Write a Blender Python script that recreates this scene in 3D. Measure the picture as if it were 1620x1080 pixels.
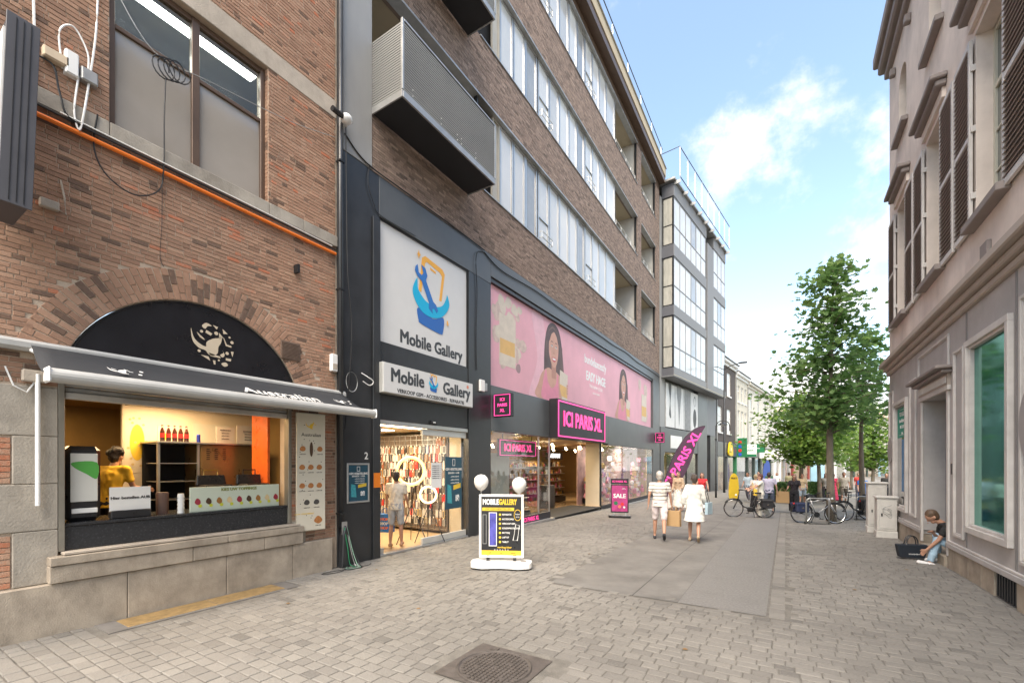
import bpy, bmesh, math, random, time
from mathutils import Vector, Matrix, Euler
from mathutils.geometry import tessellate_polygon
import numpy as np
T0 = time.time()
PI = math.pi; rad = math.radians
random.seed(7); rng = np.random.default_rng(7)
for o in list(bpy.data.objects): bpy.data.objects.remove(o)
scene = bpy.context.scene
COL = scene.collection
# ---------------------------------------------------------------- camera, world, sun, exposure
CAM_H = 1.95; TH = math.atan(433 / 700)
SN, CS = math.sin(TH), math.cos(TH)
cam_d = bpy.data.cameras.new('camera'); cam = bpy.data.objects.new('camera', cam_d); COL.objects.link(cam)
cam.location = (0, 0, CAM_H); cam.rotation_euler = (rad(90), 0, TH)
cam_d.sensor_width = 36; cam_d.lens = 700 / 1620 * 36; cam_d.shift_y = 193 / 1620
cam_d.clip_start = .05; cam_d.clip_end = 2000
scene.camera = cam
world = bpy.data.worlds.new('World'); scene.world = world; world.use_nodes = True
wn = world.node_tree; wn.nodes.clear()
def WN(t, **k):
    n = wn.nodes.new(t)
    for a, b in k.items(): setattr(n, a, b)
    return n
SUN_EL, SUN_AZ = rad(54), rad(170)      # azimuth clockwise from +Y (street direction)
sky = WN('ShaderNodeTexSky', sky_type='NISHITA', sun_disc=False, sun_elevation=SUN_EL, sun_rotation=SUN_AZ, air_density=1.0, dust_density=1.6, ozone_density=1.2)
tc = WN('ShaderNodeTexCoord'); sep = WN('ShaderNodeSeparateXYZ'); wn.links.new(tc.outputs['Generated'], sep.inputs[0])
zz = WN('ShaderNodeMath', operation='MAXIMUM'); zz.inputs[1].default_value = 0.0; wn.links.new(sep.outputs[2], zz.inputs[0])
za = WN('ShaderNodeMath', operation='ADD'); za.inputs[1].default_value = .75; wn.links.new(zz.outputs[0], za.inputs[0])
dx = WN('ShaderNodeMath', operation='DIVIDE'); dy = WN('ShaderNodeMath', operation='DIVIDE')
wn.links.new(sep.outputs[0], dx.inputs[0]); wn.links.new(za.outputs[0], dx.inputs[1])
wn.links.new(sep.outputs[1], dy.inputs[0]); wn.links.new(za.outputs[0], dy.inputs[1])
cmb = WN('ShaderNodeCombineXYZ'); wn.links.new(dx.outputs[0], cmb.inputs[0]); wn.links.new(dy.outputs[0], cmb.inputs[1])
cmb.inputs[2].default_value = 16.3
n1 = WN('ShaderNodeTexNoise'); n1.inputs['Scale'].default_value = 3.6; n1.inputs['Detail'].default_value = 9; n1.inputs['Roughness'].default_value = .6; n1.inputs['Distortion'].default_value = .1
wn.links.new(cmb.outputs[0], n1.inputs['Vector'])
hz = WN('ShaderNodeMapRange'); hz.inputs[1].default_value = 0; hz.inputs[2].default_value = .75; hz.inputs[3].default_value = .10; hz.inputs[4].default_value = -.03
wn.links.new(zz.outputs[0], hz.inputs[0])
ad = WN('ShaderNodeMath', operation='ADD'); wn.links.new(n1.outputs[0], ad.inputs[0]); wn.links.new(hz.outputs[0], ad.inputs[1])
cr = WN('ShaderNodeMapRange', interpolation_type='SMOOTHSTEP'); cr.inputs[1].default_value = .49; cr.inputs[2].default_value = .64
wn.links.new(ad.outputs[0], cr.inputs[0])
mixc = WN('ShaderNodeMix', data_type='RGBA')
hs = WN('ShaderNodeMix', data_type='RGBA', blend_type='MULTIPLY'); hs.inputs[0].default_value = 1
hs.inputs[7].default_value = (1.34, 1.27, 1.12, 1)
wn.links.new(sky.outputs[0], hs.inputs[6])
wn.links.new(cr.outputs[0], mixc.inputs[0]); wn.links.new(hs.outputs[2], mixc.inputs[6]); mixc.inputs[7].default_value = (4.3, 4.15, 3.95, 1)
bg = WN('ShaderNodeBackground'); bg.inputs[1].default_value = .14
wo = WN('ShaderNodeOutputWorld'); wn.links.new(mixc.outputs[2], bg.inputs[0]); wn.links.new(bg.outputs[0], wo.inputs[0])
sd = bpy.data.lights.new('sun', 'SUN'); sun = bpy.data.objects.new('sun', sd); COL.objects.link(sun)
sd.energy = 2.5; sd.angle = rad(48); sd.color = (1, .89, .75)
sv = Vector((math.sin(SUN_AZ) * math.cos(SUN_EL), math.cos(SUN_AZ) * math.cos(SUN_EL), math.sin(SUN_EL)))
sun.rotation_euler = sv.to_track_quat('Z', 'Y').to_euler()
scene.view_settings.view_transform = 'Standard'; scene.view_settings.look = 'None'
scene.view_settings.exposure = 1.5; scene.view_settings.gamma = 1; scene.view_settings.use_curve_mapping = False
scene.render.engine = 'CYCLES'; scene.cycles.max_bounces = 8; scene.cycles.diffuse_bounces = 4; scene.cycles.glossy_bounces = 3
scene.cycles.transparent_max_bounces = 12; scene.cycles.sample_clamp_indirect = 6; scene.cycles.use_denoising = True
scene.cycles.caustics_reflective = False; scene.cycles.caustics_refractive = False

XL, XR = -7.2, 2.65
def gz(Y): return 0.0 if Y < 10 else (-.015 * (Y - 10) if Y < 70 else -.9)
def px(x, y, d):                       # a point in the place at depth d along the camera axis (used once to read positions off)
    t = (x - 810) / 700; s = t * d
    return Vector((s * CS - d * SN, s * SN + d * CS, CAM_H + (733 - y) * d / 700))
def depth(X, Y): return -X * SN + Y * CS
# bent far row on the left: k metres along, w metres out from its wall
PHI = rad(7.65); DV = Vector((math.sin(PHI), math.cos(PHI), 0)); NV = Vector((math.cos(PHI), -math.sin(PHI), 0)); P0 = Vector((-7.2, 30.6, 0))
# ---------------------------------------------------------------- materials
MATS = {}
def mat(name, col, rough=.7, metal=0, var=.12, vscale=3.0, bump=0, bscale=60, emit=0, emit_col=None, coat=0, alpha=1, spec=None, stain=0, stretch=None, trans=0):
    if name in MATS: return MATS[name]
    m = bpy.data.materials.new(name); m.use_nodes = True; nt = m.node_tree; b = nt.nodes['Principled BSDF']
    b.inputs['Roughness'].default_value = rough; b.inputs['Metallic'].default_value = metal
    c4 = (*col, 1)
    L = nt.links.new
    t = nt.nodes.new('ShaderNodeTexCoord'); mp = nt.nodes.new('ShaderNodeMapping'); L(t.outputs['Object'], mp.inputs[0])
    if stretch: mp.inputs['Scale'].default_value = stretch
    if var > 0:
        n = nt.nodes.new('ShaderNodeTexNoise'); n.inputs['Scale'].default_value = vscale; n.inputs['Detail'].default_value = 6; n.inputs['Roughness'].default_value = .65
        L(mp.outputs[0], n.inputs['Vector'])
        r = nt.nodes.new('ShaderNodeMapRange'); r.inputs[1].default_value = .3; r.inputs[2].default_value = .7; r.inputs[3].default_value = 1 - var; r.inputs[4].default_value = 1 + var * .6
        L(n.outputs[0], r.inputs[0])
        mx = nt.nodes.new('ShaderNodeMix'); mx.data_type = 'RGBA'; mx.blend_type = 'MULTIPLY'; mx.inputs[0].default_value = 1
        mx.inputs[6].default_value = c4; L(r.outputs[0], mx.inputs[7]); last = mx.outputs[2]
        if stain > 0:
            n3 = nt.nodes.new('ShaderNodeTexNoise'); n3.inputs['Scale'].default_value = .9; n3.inputs['Detail'].default_value = 8; n3.inputs['Roughness'].default_value = .7
            mp3 = nt.nodes.new('ShaderNodeMapping'); L(t.outputs['Object'], mp3.inputs[0]); mp3.inputs['Scale'].default_value = (2.2, 2.2, .8); mp3.inputs['Location'].default_value = (3, 7, 1)
            L(mp3.outputs[0], n3.inputs['Vector'])
            r3 = nt.nodes.new('ShaderNodeMapRange'); r3.inputs[1].default_value = .5; r3.inputs[2].default_value = .72; r3.inputs[3].default_value = 0; r3.inputs[4].default_value = stain
            L(n3.outputs[0], r3.inputs[0])
            m3 = nt.nodes.new('ShaderNodeMix'); m3.data_type = 'RGBA'; L(r3.outputs[0], m3.inputs[0]); L(last, m3.inputs[6]); m3.inputs[7].default_value = (col[0] * .3, col[1] * .28, col[2] * .26, 1); last = m3.outputs[2]
        L(last, b.inputs['Base Color'])
        r2 = nt.nodes.new('ShaderNodeMapRange'); r2.inputs[3].default_value = max(0, rough - .12); r2.inputs[4].default_value = min(1, rough + .12)
        L(n.outputs[0], r2.inputs[0]); L(r2.outputs[0], b.inputs['Roughness'])
    else: b.inputs['Base Color'].default_value = c4
    if bump > 0:
        n2 = nt.nodes.new('ShaderNodeTexNoise'); n2.inputs['Scale'].default_value = bscale; n2.inputs['Detail'].default_value = 4; L(mp.outputs[0], n2.inputs['Vector'])
        bp = nt.nodes.new('ShaderNodeBump'); bp.inputs['Strength'].default_value = min(1, bump); bp.inputs['Distance'].default_value = .02 * bump; L(n2.outputs[0], bp.inputs['Height']); L(bp.outputs[0], b.inputs['Normal'])
    if emit > 0:
        b.inputs['Emission Color'].default_value = (*(emit_col or col), 1); b.inputs['Emission Strength'].default_value = emit
    if coat: b.inputs['Coat Weight'].default_value = coat; b.inputs['Coat Roughness'].default_value = .06
    if spec is not None: b.inputs['Specular IOR Level'].default_value = spec
    if trans: b.inputs['Transmission Weight'].default_value = trans
    MATS[name] = m; return m
def glass(name, tint=(1, 1, 1), refl=1.0, rough=.02):
    if name in MATS: return MATS[name]
    m = bpy.data.materials.new(name); m.use_nodes = True; nt = m.node_tree; nt.nodes.clear(); L = nt.links.new
    o = nt.nodes.new('ShaderNodeOutputMaterial'); mx = nt.nodes.new('ShaderNodeMixShader'); tr = nt.nodes.new('ShaderNodeBsdfTransparent'); gl = nt.nodes.new('ShaderNodeBsdfGlossy')
    tr.inputs[0].default_value = (*tint, 1); gl.inputs[1].default_value = rough; gl.inputs[0].default_value = (refl, refl, refl, 1)
    lw = nt.nodes.new('ShaderNodeLayerWeight'); lw.inputs[0].default_value = .5
    pw = nt.nodes.new('ShaderNodeMath'); pw.operation = 'POWER'; pw.inputs[1].default_value = 4; L(lw.outputs['Facing'], pw.inputs[0])
    fr = nt.nodes.new('ShaderNodeMath'); fr.operation = 'MULTIPLY_ADD'; fr.inputs[1].default_value = .7; fr.inputs[2].default_value = .035; L(pw.outputs[0], fr.inputs[0])
    L(fr.outputs[0], mx.inputs[0]); L(tr.outputs[0], mx.inputs[1]); L(gl.outputs[0], mx.inputs[2]); L(mx.outputs[0], o.inputs[0])
    MATS[name] = m; return m
def tone_mat(name, stops, rough=.85, bump=.5, bscale=90, grime=.35, gscale=.8, gcol=(.05, .045, .04)):
    m = bpy.data.materials.new(name); m.use_nodes = True; nt = m.node_tree; b = nt.nodes['Principled BSDF']; L = nt.links.new
    b.inputs['Roughness'].default_value = rough
    a = nt.nodes.new('ShaderNodeAttribute'); a.attribute_name = 'tone'
    rp = nt.nodes.new('ShaderNodeValToRGB'); e = rp.color_ramp.elements
    while len(e) < len(stops): e.new(.5)
    for i, (p, c) in enumerate(stops): e[i].position = p; e[i].color = (*c, 1)
    t = nt.nodes.new('ShaderNodeNewGeometry')
    n = nt.nodes.new('ShaderNodeTexNoise'); n.inputs['Scale'].default_value = 28; n.inputs['Detail'].default_value = 5; L(t.outputs['Position'], n.inputs['Vector'])
    ad = nt.nodes.new('ShaderNodeMath'); ad.operation = 'MULTIPLY_ADD'; ad.inputs[1].default_value = .35; L(n.outputs[0], ad.inputs[0])
    sb = nt.nodes.new('ShaderNodeMath'); sb.operation = 'SUBTRACT'; sb.inputs[1].default_value = .17; L(a.outputs['Fac'], sb.inputs[0]); L(sb.outputs[0], ad.inputs[2]); L(ad.outputs[0], rp.inputs[0])
    g = nt.nodes.new('ShaderNodeTexNoise'); g.inputs['Scale'].default_value = gscale; g.inputs['Detail'].default_value = 7; g.inputs['Roughness'].default_value = .7; L(t.outputs['Position'], g.inputs['Vector'])
    r = nt.nodes.new('ShaderNodeMapRange'); r.inputs[1].default_value = .48; r.inputs[2].default_value = .75; r.inputs[3].default_value = 0; r.inputs[4].default_value = grime; L(g.outputs[0], r.inputs[0])
    mx = nt.nodes.new('ShaderNodeMix'); mx.data_type = 'RGBA'; L(r.outputs[0], mx.inputs[0]); L(rp.outputs[0], mx.inputs[6]); mx.inputs[7].default_value = (*gcol, 1); L(mx.outputs[2], b.inputs['Base Color'])
    n2 = nt.nodes.new('ShaderNodeTexNoise'); n2.inputs['Scale'].default_value = bscale; n2.inputs['Detail'].default_value = 4; L(t.outputs['Position'], n2.inputs['Vector'])
    bp = nt.nodes.new('ShaderNodeBump'); bp.inputs['Strength'].default_value = bump; bp.inputs['Distance'].default_value = .01; L(n2.outputs[0], bp.inputs['Height']); L(bp.outputs[0], b.inputs['Normal'])
    if name == 'worn_sett':      # trodden chewing gum and tar spots, plus broad worn tracks
        v = nt.nodes.new('ShaderNodeTexVoronoi'); v.inputs['Scale'].default_value = 2.6; L(t.outputs['Position'], v.inputs['Vector'])
        q = nt.nodes.new('ShaderNodeMapRange'); q.inputs[1].default_value = .045; q.inputs[2].default_value = .065; q.inputs[3].default_value = .55; q.inputs[4].default_value = 0; L(v.outputs['Distance'], q.inputs[0])
        m4 = nt.nodes.new('ShaderNodeMix'); m4.data_type = 'RGBA'; L(q.outputs[0], m4.inputs[0]); L(mx.outputs[2], m4.inputs[6]); m4.inputs[7].default_value = (.075, .07, .065, 1)
        w = nt.nodes.new('ShaderNodeTexNoise'); w.inputs['Scale'].default_value = .35; w.inputs['Detail'].default_value = 3; L(t.outputs['Position'], w.inputs['Vector'])
        q2 = nt.nodes.new('ShaderNodeMapRange'); q2.inputs[1].default_value = .35; q2.inputs[2].default_value = .65; q2.inputs[3].default_value = .82; q2.inputs[4].default_value = 1.12; L(w.outputs[0], q2.inputs[0])
        m5 = nt.nodes.new('ShaderNodeMix'); m5.data_type = 'RGBA'; m5.blend_type = 'MULTIPLY'; m5.inputs[0].default_value = 1; L(m4.outputs[2], m5.inputs[6]); L(q2.outputs[0], m5.inputs[7]); L(m5.outputs[2], b.inputs['Base Color'])
    MATS[name] = m; return m
M_brick = tone_mat('old_brick', [(0, (.14, .088, .062)), (.3, (.30, .172, .112)), (.55, (.385, .225, .148)), (.8, (.45, .285, .195)), (1, (.46, .16, .08))], grime=.35, gcol=(.09, .07, .06))
M_brick2 = tone_mat('narrow_brown_brick', [(0, (.12, .088, .07)), (.35, (.225, .162, .127)), (.7, (.31, .225, .178)), (1, (.39, .29, .23))], grime=.25)
M_mortar = mat('mortar', (.50, .40, .305), .95, bump=.6, bscale=80, var=.2)
M_mortar2 = mat('grey_mortar', (.22, .165, .13), .95, var=.15)
M_sett = tone_mat('worn_sett', [(0, (.125, .118, .107)), (.15, (.165, .155, .14)), (.5, (.192, .181, .163)), (1, (.225, .212, .19))], rough=.8, bump=.6, bscale=45, grime=.5, gscale=.9, gcol=(.14, .13, .12))
M_joint = mat('sett_joint', (.155, .145, .128), .95, var=.35, vscale=5, bump=.6)
M_stone = mat('bluestone_block', (.36, .325, .275), .85, var=.28, vscale=2.2, bump=.5, bscale=45, stain=.6)
M_stone2 = mat('plinth_stone', (.37, .315, .25), .85, var=.32, vscale=3, bump=.5, stain=.55)
M_conc = mat('pale_concrete', (.46, .40, .33), .9, var=.2, bump=.5, stain=.25)
M_black = mat('anthracite_paint', (.030, .032, .035), .33, var=.25, vscale=2, bump=.05, bscale=12)
M_fascia = mat('slate_grey_fascia', (.088, .094, .098), .38, var=.15, vscale=1.3, bump=.03, bscale=8)
M_greyp = mat('mid_grey_panel', (.20, .205, .21), .55, var=.15, vscale=1.2)
M_lgrey = mat('light_grey_panel', (.30, .30, .295), .5, var=.12, vscale=1.0, stretch=(1, 1, .3))
M_dark = mat('dark_void', (.012, .012, .013), .9, var=.1)
M_alu = mat('brushed_aluminium', (.55, .55, .54), .35, .85, var=.1)
M_galv = mat('galvanised_steel', (.42, .42, .41), .45, .6, var=.2)
M_white = mat('white_paint', (.78, .77, .74), .45, var=.06)
M_wplas = mat('white_plastic', (.80, .80, .78), .35, var=.05)
M_cream = mat('cream_render', (.62, .58, .48), .85, var=.12, vscale=1.5, stain=.12)
M_cream2 = mat('ivory_render', (.66, .63, .55), .85, var=.12, vscale=1.5, stain=.12)
M_brownf = mat('brown_aluminium', (.13, .085, .06), .4, .3, var=.12)
M_blackrub = mat('black_rubber', (.015, .015, .016), .6, var=.1)
M_bplas = mat('black_plastic', (.02, .02, .022), .3, var=.1)
M_orange = mat('orange_conduit', (.85, .20, .02), .4, var=.06)
M_glass = glass('clear_glass'); M_glassd = glass('tinted_glass', (.72, .76, .75))
M_pink = mat('neon_pink', (.88, .07, .33), .4, var=0, emit=.35)
M_win = mat('white_blind_glass', (.62, .62, .60), .12, var=.1, vscale=1.2, coat=.3)
M_wing = mat('grey_blind_glass', (.32, .32, .31), .12, var=.15, vscale=1.5, coat=.6)
M_steel = mat('dark_steel', (.035, .037, .04), .4, .5, var=.15)
M_taupe = mat('taupe_render', (.70, .615, .55), .85, var=.16, vscale=1.2, bump=.2, bscale=90, stain=.22)
M_grpaint = mat('warm_grey_paint', (.44, .42, .41), .55, var=.18, vscale=1.5, stain=.25)
M_mould = mat('off_white_moulding', (.60, .57, .54), .5, var=.16, stain=.2)
M_brownsh = mat('brown_louvre', (.36, .31, .29), .6, var=.15)
M_ply = mat('warm_wall', (.62, .50, .36), .8, var=.1)
# ---------------------------------------------------------------- object helpers
W = {}
class MB:
    def __init__(s): s.v = []; s.f = []; s.t = []; s.mi = []; s.M = None; s.tone = 0.5; s.cur = 0
    def P(s, p):
        p = Vector(p)
        return s.M @ p if s.M is not None else p
    def add(s, vs, fs):
        n = len(s.v); s.v.extend(s.P(p) for p in vs); s.f.extend(tuple(i + n for i in f) for f in fs); s.t.extend([s.tone] * len(fs)); s.mi.extend([s.cur] * len(fs))
    def box(s, x0, x1, y0, y1, z0, z1):
        if x0 > x1: x0, x1 = x1, x0
        if y0 > y1: y0, y1 = y1, y0
        if z0 > z1: z0, z1 = z1, z0
        s.add([(x0, y0, z0), (x1, y0, z0), (x1, y1, z0), (x0, y1, z0), (x0, y0, z1), (x1, y0, z1), (x1, y1, z1), (x0, y1, z1)],
              [(0, 3, 2, 1), (4, 5, 6, 7), (0, 1, 5, 4), (1, 2, 6, 5), (2, 3, 7, 6), (3, 0, 4, 7)]); return s
    def prism(s, poly, o, u, v, n, d0, d1):
        """polygon (a,b) in frame o,u,v extruded along n from d0 to d1 (concave ok)"""
        o, u, v, n = map(Vector, (o, u, v, n)); k = len(poly)
        A = [o + u * a + v * b + n * d0 for a, b in poly]; B = [o + u * a + v * b + n * d1 for a, b in poly]
        tri = tessellate_polygon([[Vector((a, b, 0)) for a, b in poly]])
        fs = []
        for t in tri:
            fs.append(tuple(i + k for i in t)); fs.append(tuple(reversed(t)))
        if abs(d1 - d0) > 1e-9:
            for i in range(k): j = (i + 1) % k; fs.append((i, j, j + k, i + k))
        else: fs = fs[::2]
        s.add(A + B, fs); return s
    def tube(s, pts, r, n=6, closed=False):
        pts = [Vector(p) for p in pts]; k = len(pts); rs = r if isinstance(r, (list, tuple)) else [r] * k
        up = Vector((0, 0, 1)); rings = []
        for i, p in enumerate(pts):
            a = pts[(i - 1) % k] if (i > 0 or closed) else p; b = pts[(i + 1) % k] if (i < k - 1 or closed) else p
            t = (b - a).normalized(); x = t.cross(up)
            if x.length < .05: x = t.cross(Vector((0, 1, 0)))
            x.normalize(); y = x.cross(t)
            rings.append([p + (x * math.cos(q * 2 * PI / n) + y * math.sin(q * 2 * PI / n)) * rs[i] for q in range(n)])
        fs = []
        for i in range(k if closed else k - 1):
            for q in range(n):
                a = i * n + q; b = i * n + (q + 1) % n; c = ((i + 1) % k) * n
                fs.append((a, b, c + (q + 1) % n, c + q))
        if not closed: fs.append(tuple(range(n - 1, -1, -1))); fs.append(tuple(range((k - 1) * n, k * n)))
        s.add([p for r_ in rings for p in r_], fs); return s
    def lathe(s, prof, c=(0, 0, 0), n=16, sx=1, sy=1):
        c = Vector(c); vs = []; fs = []
        for r, z in prof:
            for q in range(n): a = 2 * PI * q / n; vs.append(c + Vector((r * sx * math.cos(a), r * sy * math.sin(a), z)))
        for i in range(len(prof) - 1):
            for q in range(n): fs.append((i * n + q, i * n + (q + 1) % n, (i + 1) * n + (q + 1) % n, (i + 1) * n + q))
        fs.append(tuple(range(n - 1, -1, -1))); fs.append(tuple(range((len(prof) - 1) * n, len(prof) * n)))
        s.add(vs, fs); return s
    def ball(s, c, r, n=12, m=8, sc=(1, 1, 1)):
        c = Vector(c); vs = [c + Vector((0, 0, -r * sc[2]))]; fs = []
        for i in range(1, m):
            ph = -PI / 2 + PI * i / m
            for q in range(n): a = 2 * PI * q / n; vs.append(c + Vector((r * sc[0] * math.cos(ph) * math.cos(a), r * sc[1] * math.cos(ph) * math.sin(a), r * sc[2] * math.sin(ph))))
        vs.append(c + Vector((0, 0, r * sc[2])))
        for q in range(n): fs.append((0, 1 + (q + 1) % n, 1 + q))
        for i in range(m - 2):
            for q in range(n): a = 1 + i * n; fs.append((a + q, a + (q + 1) % n, a + n + (q + 1) % n, a + n + q))
        e = len(vs) - 1; a = 1 + (m - 2) * n
        for q in range(n): fs.append((a + q, a + (q + 1) % n, e))
        s.add(vs, fs); return s
    def build(s, name, m, parent=None, bevel=0, smooth=False, tone=False, seg=1, kind=None):
        off = W.get(parent.name, Vector()) if parent else Vector()
        me = bpy.data.meshes.new(name); me.from_pydata([tuple(p - off) for p in s.v], [], s.f)
        for q in (m if isinstance(m, (list, tuple)) else [m]): me.materials.append(q)
        if any(s.mi): me.polygons.foreach_set('material_index', s.mi)
        if tone: me.attributes.new('tone', 'FLOAT', 'FACE').data.foreach_set('value', np.array(s.t, dtype=np.float32))
        if smooth: me.polygons.foreach_set('use_smooth', [True] * len(me.polygons))
        o = bpy.data.objects.new(name, me); COL.objects.link(o)
        if parent: o.parent = parent; W[o.name] = off
        if bevel:
            b = o.modifiers.new('bevel', 'BEVEL'); b.width = bevel; b.segments = seg; b.limit_method = 'ANGLE'
        if kind: o['kind'] = kind
        return o
def tag(o, label, cat=None, group=None, kind=None):
    if label: o['label'] = label
    if cat: o['category'] = cat
    if group: o['group'] = group
    if kind: o['kind'] = kind
    return o
def thing(name, loc, label, cat, group=None, rz=0):
    o = bpy.data.objects.new(name, None); COL.objects.link(o); o.location = loc; o.rotation_euler.z = rz; o.empty_display_size = .2
    W[o.name] = Vector(loc) if rz == 0 else Vector(); tag(o, label, cat, group)
    return o
def local(name, label, cat, loc=(0, 0, 0), rz=0, group=None):      # parts built round the origin
    o = bpy.data.objects.new(name, None); COL.objects.link(o); o.location = loc; o.rotation_euler.z = rz; W[o.name] = Vector(); o.empty_display_size = .2
    return tag(o, label, cat, group)
def copy_tree(o, parent=None):
    c = o.copy(); COL.objects.link(c)
    if parent is not None: c.parent = parent
    for ch in list(o.children): copy_tree(ch, c)
    return c
def bx(name, m, parent, *b, bevel=0, **k): return MB().box(*b).build(name, m, parent, bevel, **k)
# writing: frames are (origin, right, up); the normal is right x up
FL = (Vector((0, 1, 0)), Vector((0, 0, 1))); FR = (Vector((0, -1, 0)), Vector((0, 0, 1))); FS = (Vector((1, 0, 0)), Vector((0, 0, 1)))
def text(body, size, org, fr, m, parent, bold=0, ext=.002, sx=1, align='CENTER', name='lettering', slant=0):
    off = W.get(parent.name, Vector()) if parent else Vector()
    c = bpy.data.curves.new(name, 'FONT'); c.body = body; c.size = size; c.align_x = align; c.align_y = 'CENTER'; c.extrude = ext; c.offset = bold; c.resolution_u = 2
    c.shear = slant; bb_ = bold; c.offset = 0; c.materials.append(m); c.space_character = 1.0
    o = bpy.data.objects.new(name, c); COL.objects.link(o)
    u, v = fr; n = u.cross(v)
    o.matrix_world = Matrix.Translation(Vector(org) - off) @ Matrix(((u.x, v.x, n.x, 0), (u.y, v.y, n.y, 0), (u.z, v.z, n.z, 0), (0, 0, 0, 1))) @ Matrix.Diagonal((sx, 1, 1, 1))
    o['bold'] = bb_ / sx if sx else 0
    if parent: o.parent = parent; W[o.name] = off
    return o
def art(name, polys, org, fr, m, parent, d=.002, d0=0.0):
    u, v = fr; n = u.cross(v); b = MB()
    for p in polys: b.prism(p, org, u, v, n, d0, d0 + d)
    return b.build(name, m, parent)
def circ(a, b, r, n=16, ry=None, a0=0, a1=2 * PI):
    ry = ry or r
    full = abs(a1 - a0 - 2 * PI) < 1e-6
    return [(a + r * math.cos(a0 + (a1 - a0) * i / (n if full else n - 1)), b + ry * math.sin(a0 + (a1 - a0) * i / (n if full else n - 1))) for i in range(n)]
def rect(a0, a1, b0, b1): return [(a0, b0), (a1, b0), (a1, b1), (a0, b1)]
def frame_mb(b, a0, a1, b0, b1, w, org, fr, d0, d1):     # rectangular ring moulding, four mitred-looking bars butted end to end
    u, v = fr; n = u.cross(v)
    for p in (rect(a0, a1, b0, b0 + w), rect(a0, a1, b1 - w, b1), rect(a0, a0 + w, b0 + w, b1 - w), rect(a1 - w, a1, b0 + w, b1 - w)):
        b.prism(p, org, u, v, n, d0, d1)
    return b
def flow(polys_s, s, a, b): return [[(a + x * s, b + y * s) for x, y in p] for p in polys_s]
# ================================================================ THE GROUND
def sheet(name, x0, x1, ys, dz, m, nx=1):
    b = MB(); n = nx + 1
    vs = [(x0 + (x1 - x0) * i / nx, y, gz(y) + dz) for y in ys for i in range(n)]
    fs = [(j * n + i, j * n + i + 1, (j + 1) * n + i + 1, (j + 1) * n + i) for j in range(len(ys) - 1) for i in range(nx)]
    b.add(vs, fs); o = b.build(name, m); o['kind'] = 'structure'; return o
M_far = mat('far_paving', (.20, .188, .168), .85, var=.22, vscale=1.5, bump=.4, bscale=9)
M_asph = mat('worn_asphalt', (.172, .164, .151), .82, var=.3, stain=.3, vscale=1.1, bump=.5, bscale=130)
M_asph2 = mat('speckled_asphalt', (.185, .178, .168), .8, stain=.15, var=.30, vscale=30, bump=.5, bscale=150)
ground = sheet('ground', -9, 40, [-30, 0, 5, 10, 15, 20, 30, 40, 50, 60, 70, 120, 400], -.008, M_joint)
sheet('street', -7.1, 14, [23, 30, 40, 50, 60, 70, 120, 390], -.004, M_far)
def jit(q, k): return max(0, .13 * math.sin(q * 9.1 + k) + .09 * math.sin(q * 23.7 + 2 * k))
def excluded(x, y):
    if -3.32 + jit(y, 1) < x < -.2 and y > 6.5 + jit(x, 2): return True
    if -2.86 < x < -1.9 and 3.08 < y < 3.98: return True
    if x < -6.58 and 1.85 < y < 4.25: return True
    return False
SY = 23.0; setts = []; y = .6; row = 0
while y < SY:
    h = random.choice((.12, .13, .14)); xr = 2.6 if y < 17.2 else 2.6 + (y - 17.2) * .9
    x = -7.08 - random.random() * .2
    while x < xr:
        w = random.uniform(.15, .235)
        if -7.3 < x + w / 2 and not excluded(x + w / 2, y + h / 2) and not excluded(x + .04, y + h / 2) and not excluded(x + w - .04, y + h / 2) and not (-.2 < x + w / 2 < .04 and y > 6.4):
            x1_ = min(x + w, xr); setts.append((x, x1_, y, y + h))
        x += w
    y += h
y = 6.5
while y < SY: h = random.uniform(.19, .26); setts.append((-.19, 0.0, y, y + h)); y += h
def sett_geo(b, w, l, tone, cx=0, cy=0, z=0, tilt=0):
    j = .003; c = .008; b.tone = tone
    hw, hl = w / 2 - j, l / 2 - j; k = random.uniform(.8, 1.2) * c
    def cnr(s=1.0, r=.16):
        pts = []
        for sx, sy in ((-1, -1), (1, -1), (1, 1), (-1, 1)):
            pts.append((sx * s * (hw - random.uniform(0, .006)), sy * s * (hl - random.uniform(0, .006))))
        return pts
    o4 = cnr(); tz = random.uniform(-.003, .004)
    top = [(x - math.copysign(k, x), y - math.copysign(k, y)) for x, y in o4]
    vs = [(cx + x, cy + y, z - .016) for x, y in o4] + [(cx + x, cy + y, z - .003) for x, y in o4] + [(cx + x, cy + y, z + tz + tilt * x) for x, y in top]
    b.add(vs, [(8, 9, 10, 11)] + [(i, (i + 1) % 4, 4 + (i + 1) % 4, 4 + i) for i in range(4)] + [(4 + i, 4 + (i + 1) % 4, 8 + (i + 1) % 4, 8 + i) for i in range(4)])
def stone_tone(x, y):
    t = random.gauss(.55, .15)
    if random.random() < .09: t = random.uniform(.02, .3)
    return min(1, max(0, t))
pav = bpy.data.objects.new('pavement', None); COL.objects.link(pav); pav['kind'] = 'structure'; W['pavement'] = Vector()
setts.sort(key=lambda s: -(1e9 if depth((s[0] + s[1]) / 2, (s[2] + s[3]) / 2) < 3.7 else 0) - 0)
def vis(s):
    X, Y = (s[0] + s[1]) / 2, (s[2] + s[3]) / 2; d = depth(X, Y)
    if d < .5: return 0
    u = 810 + 700 * (X * CS + Y * SN) / d; v = 733 + 700 * CAM_H / d
    return (s[1] - s[0]) / d ** 3 if -10 < u < 1630 and v < 1090 else 0
setts.sort(key=vis, reverse=True)
near = setts[:295]
variants = {}
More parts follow.
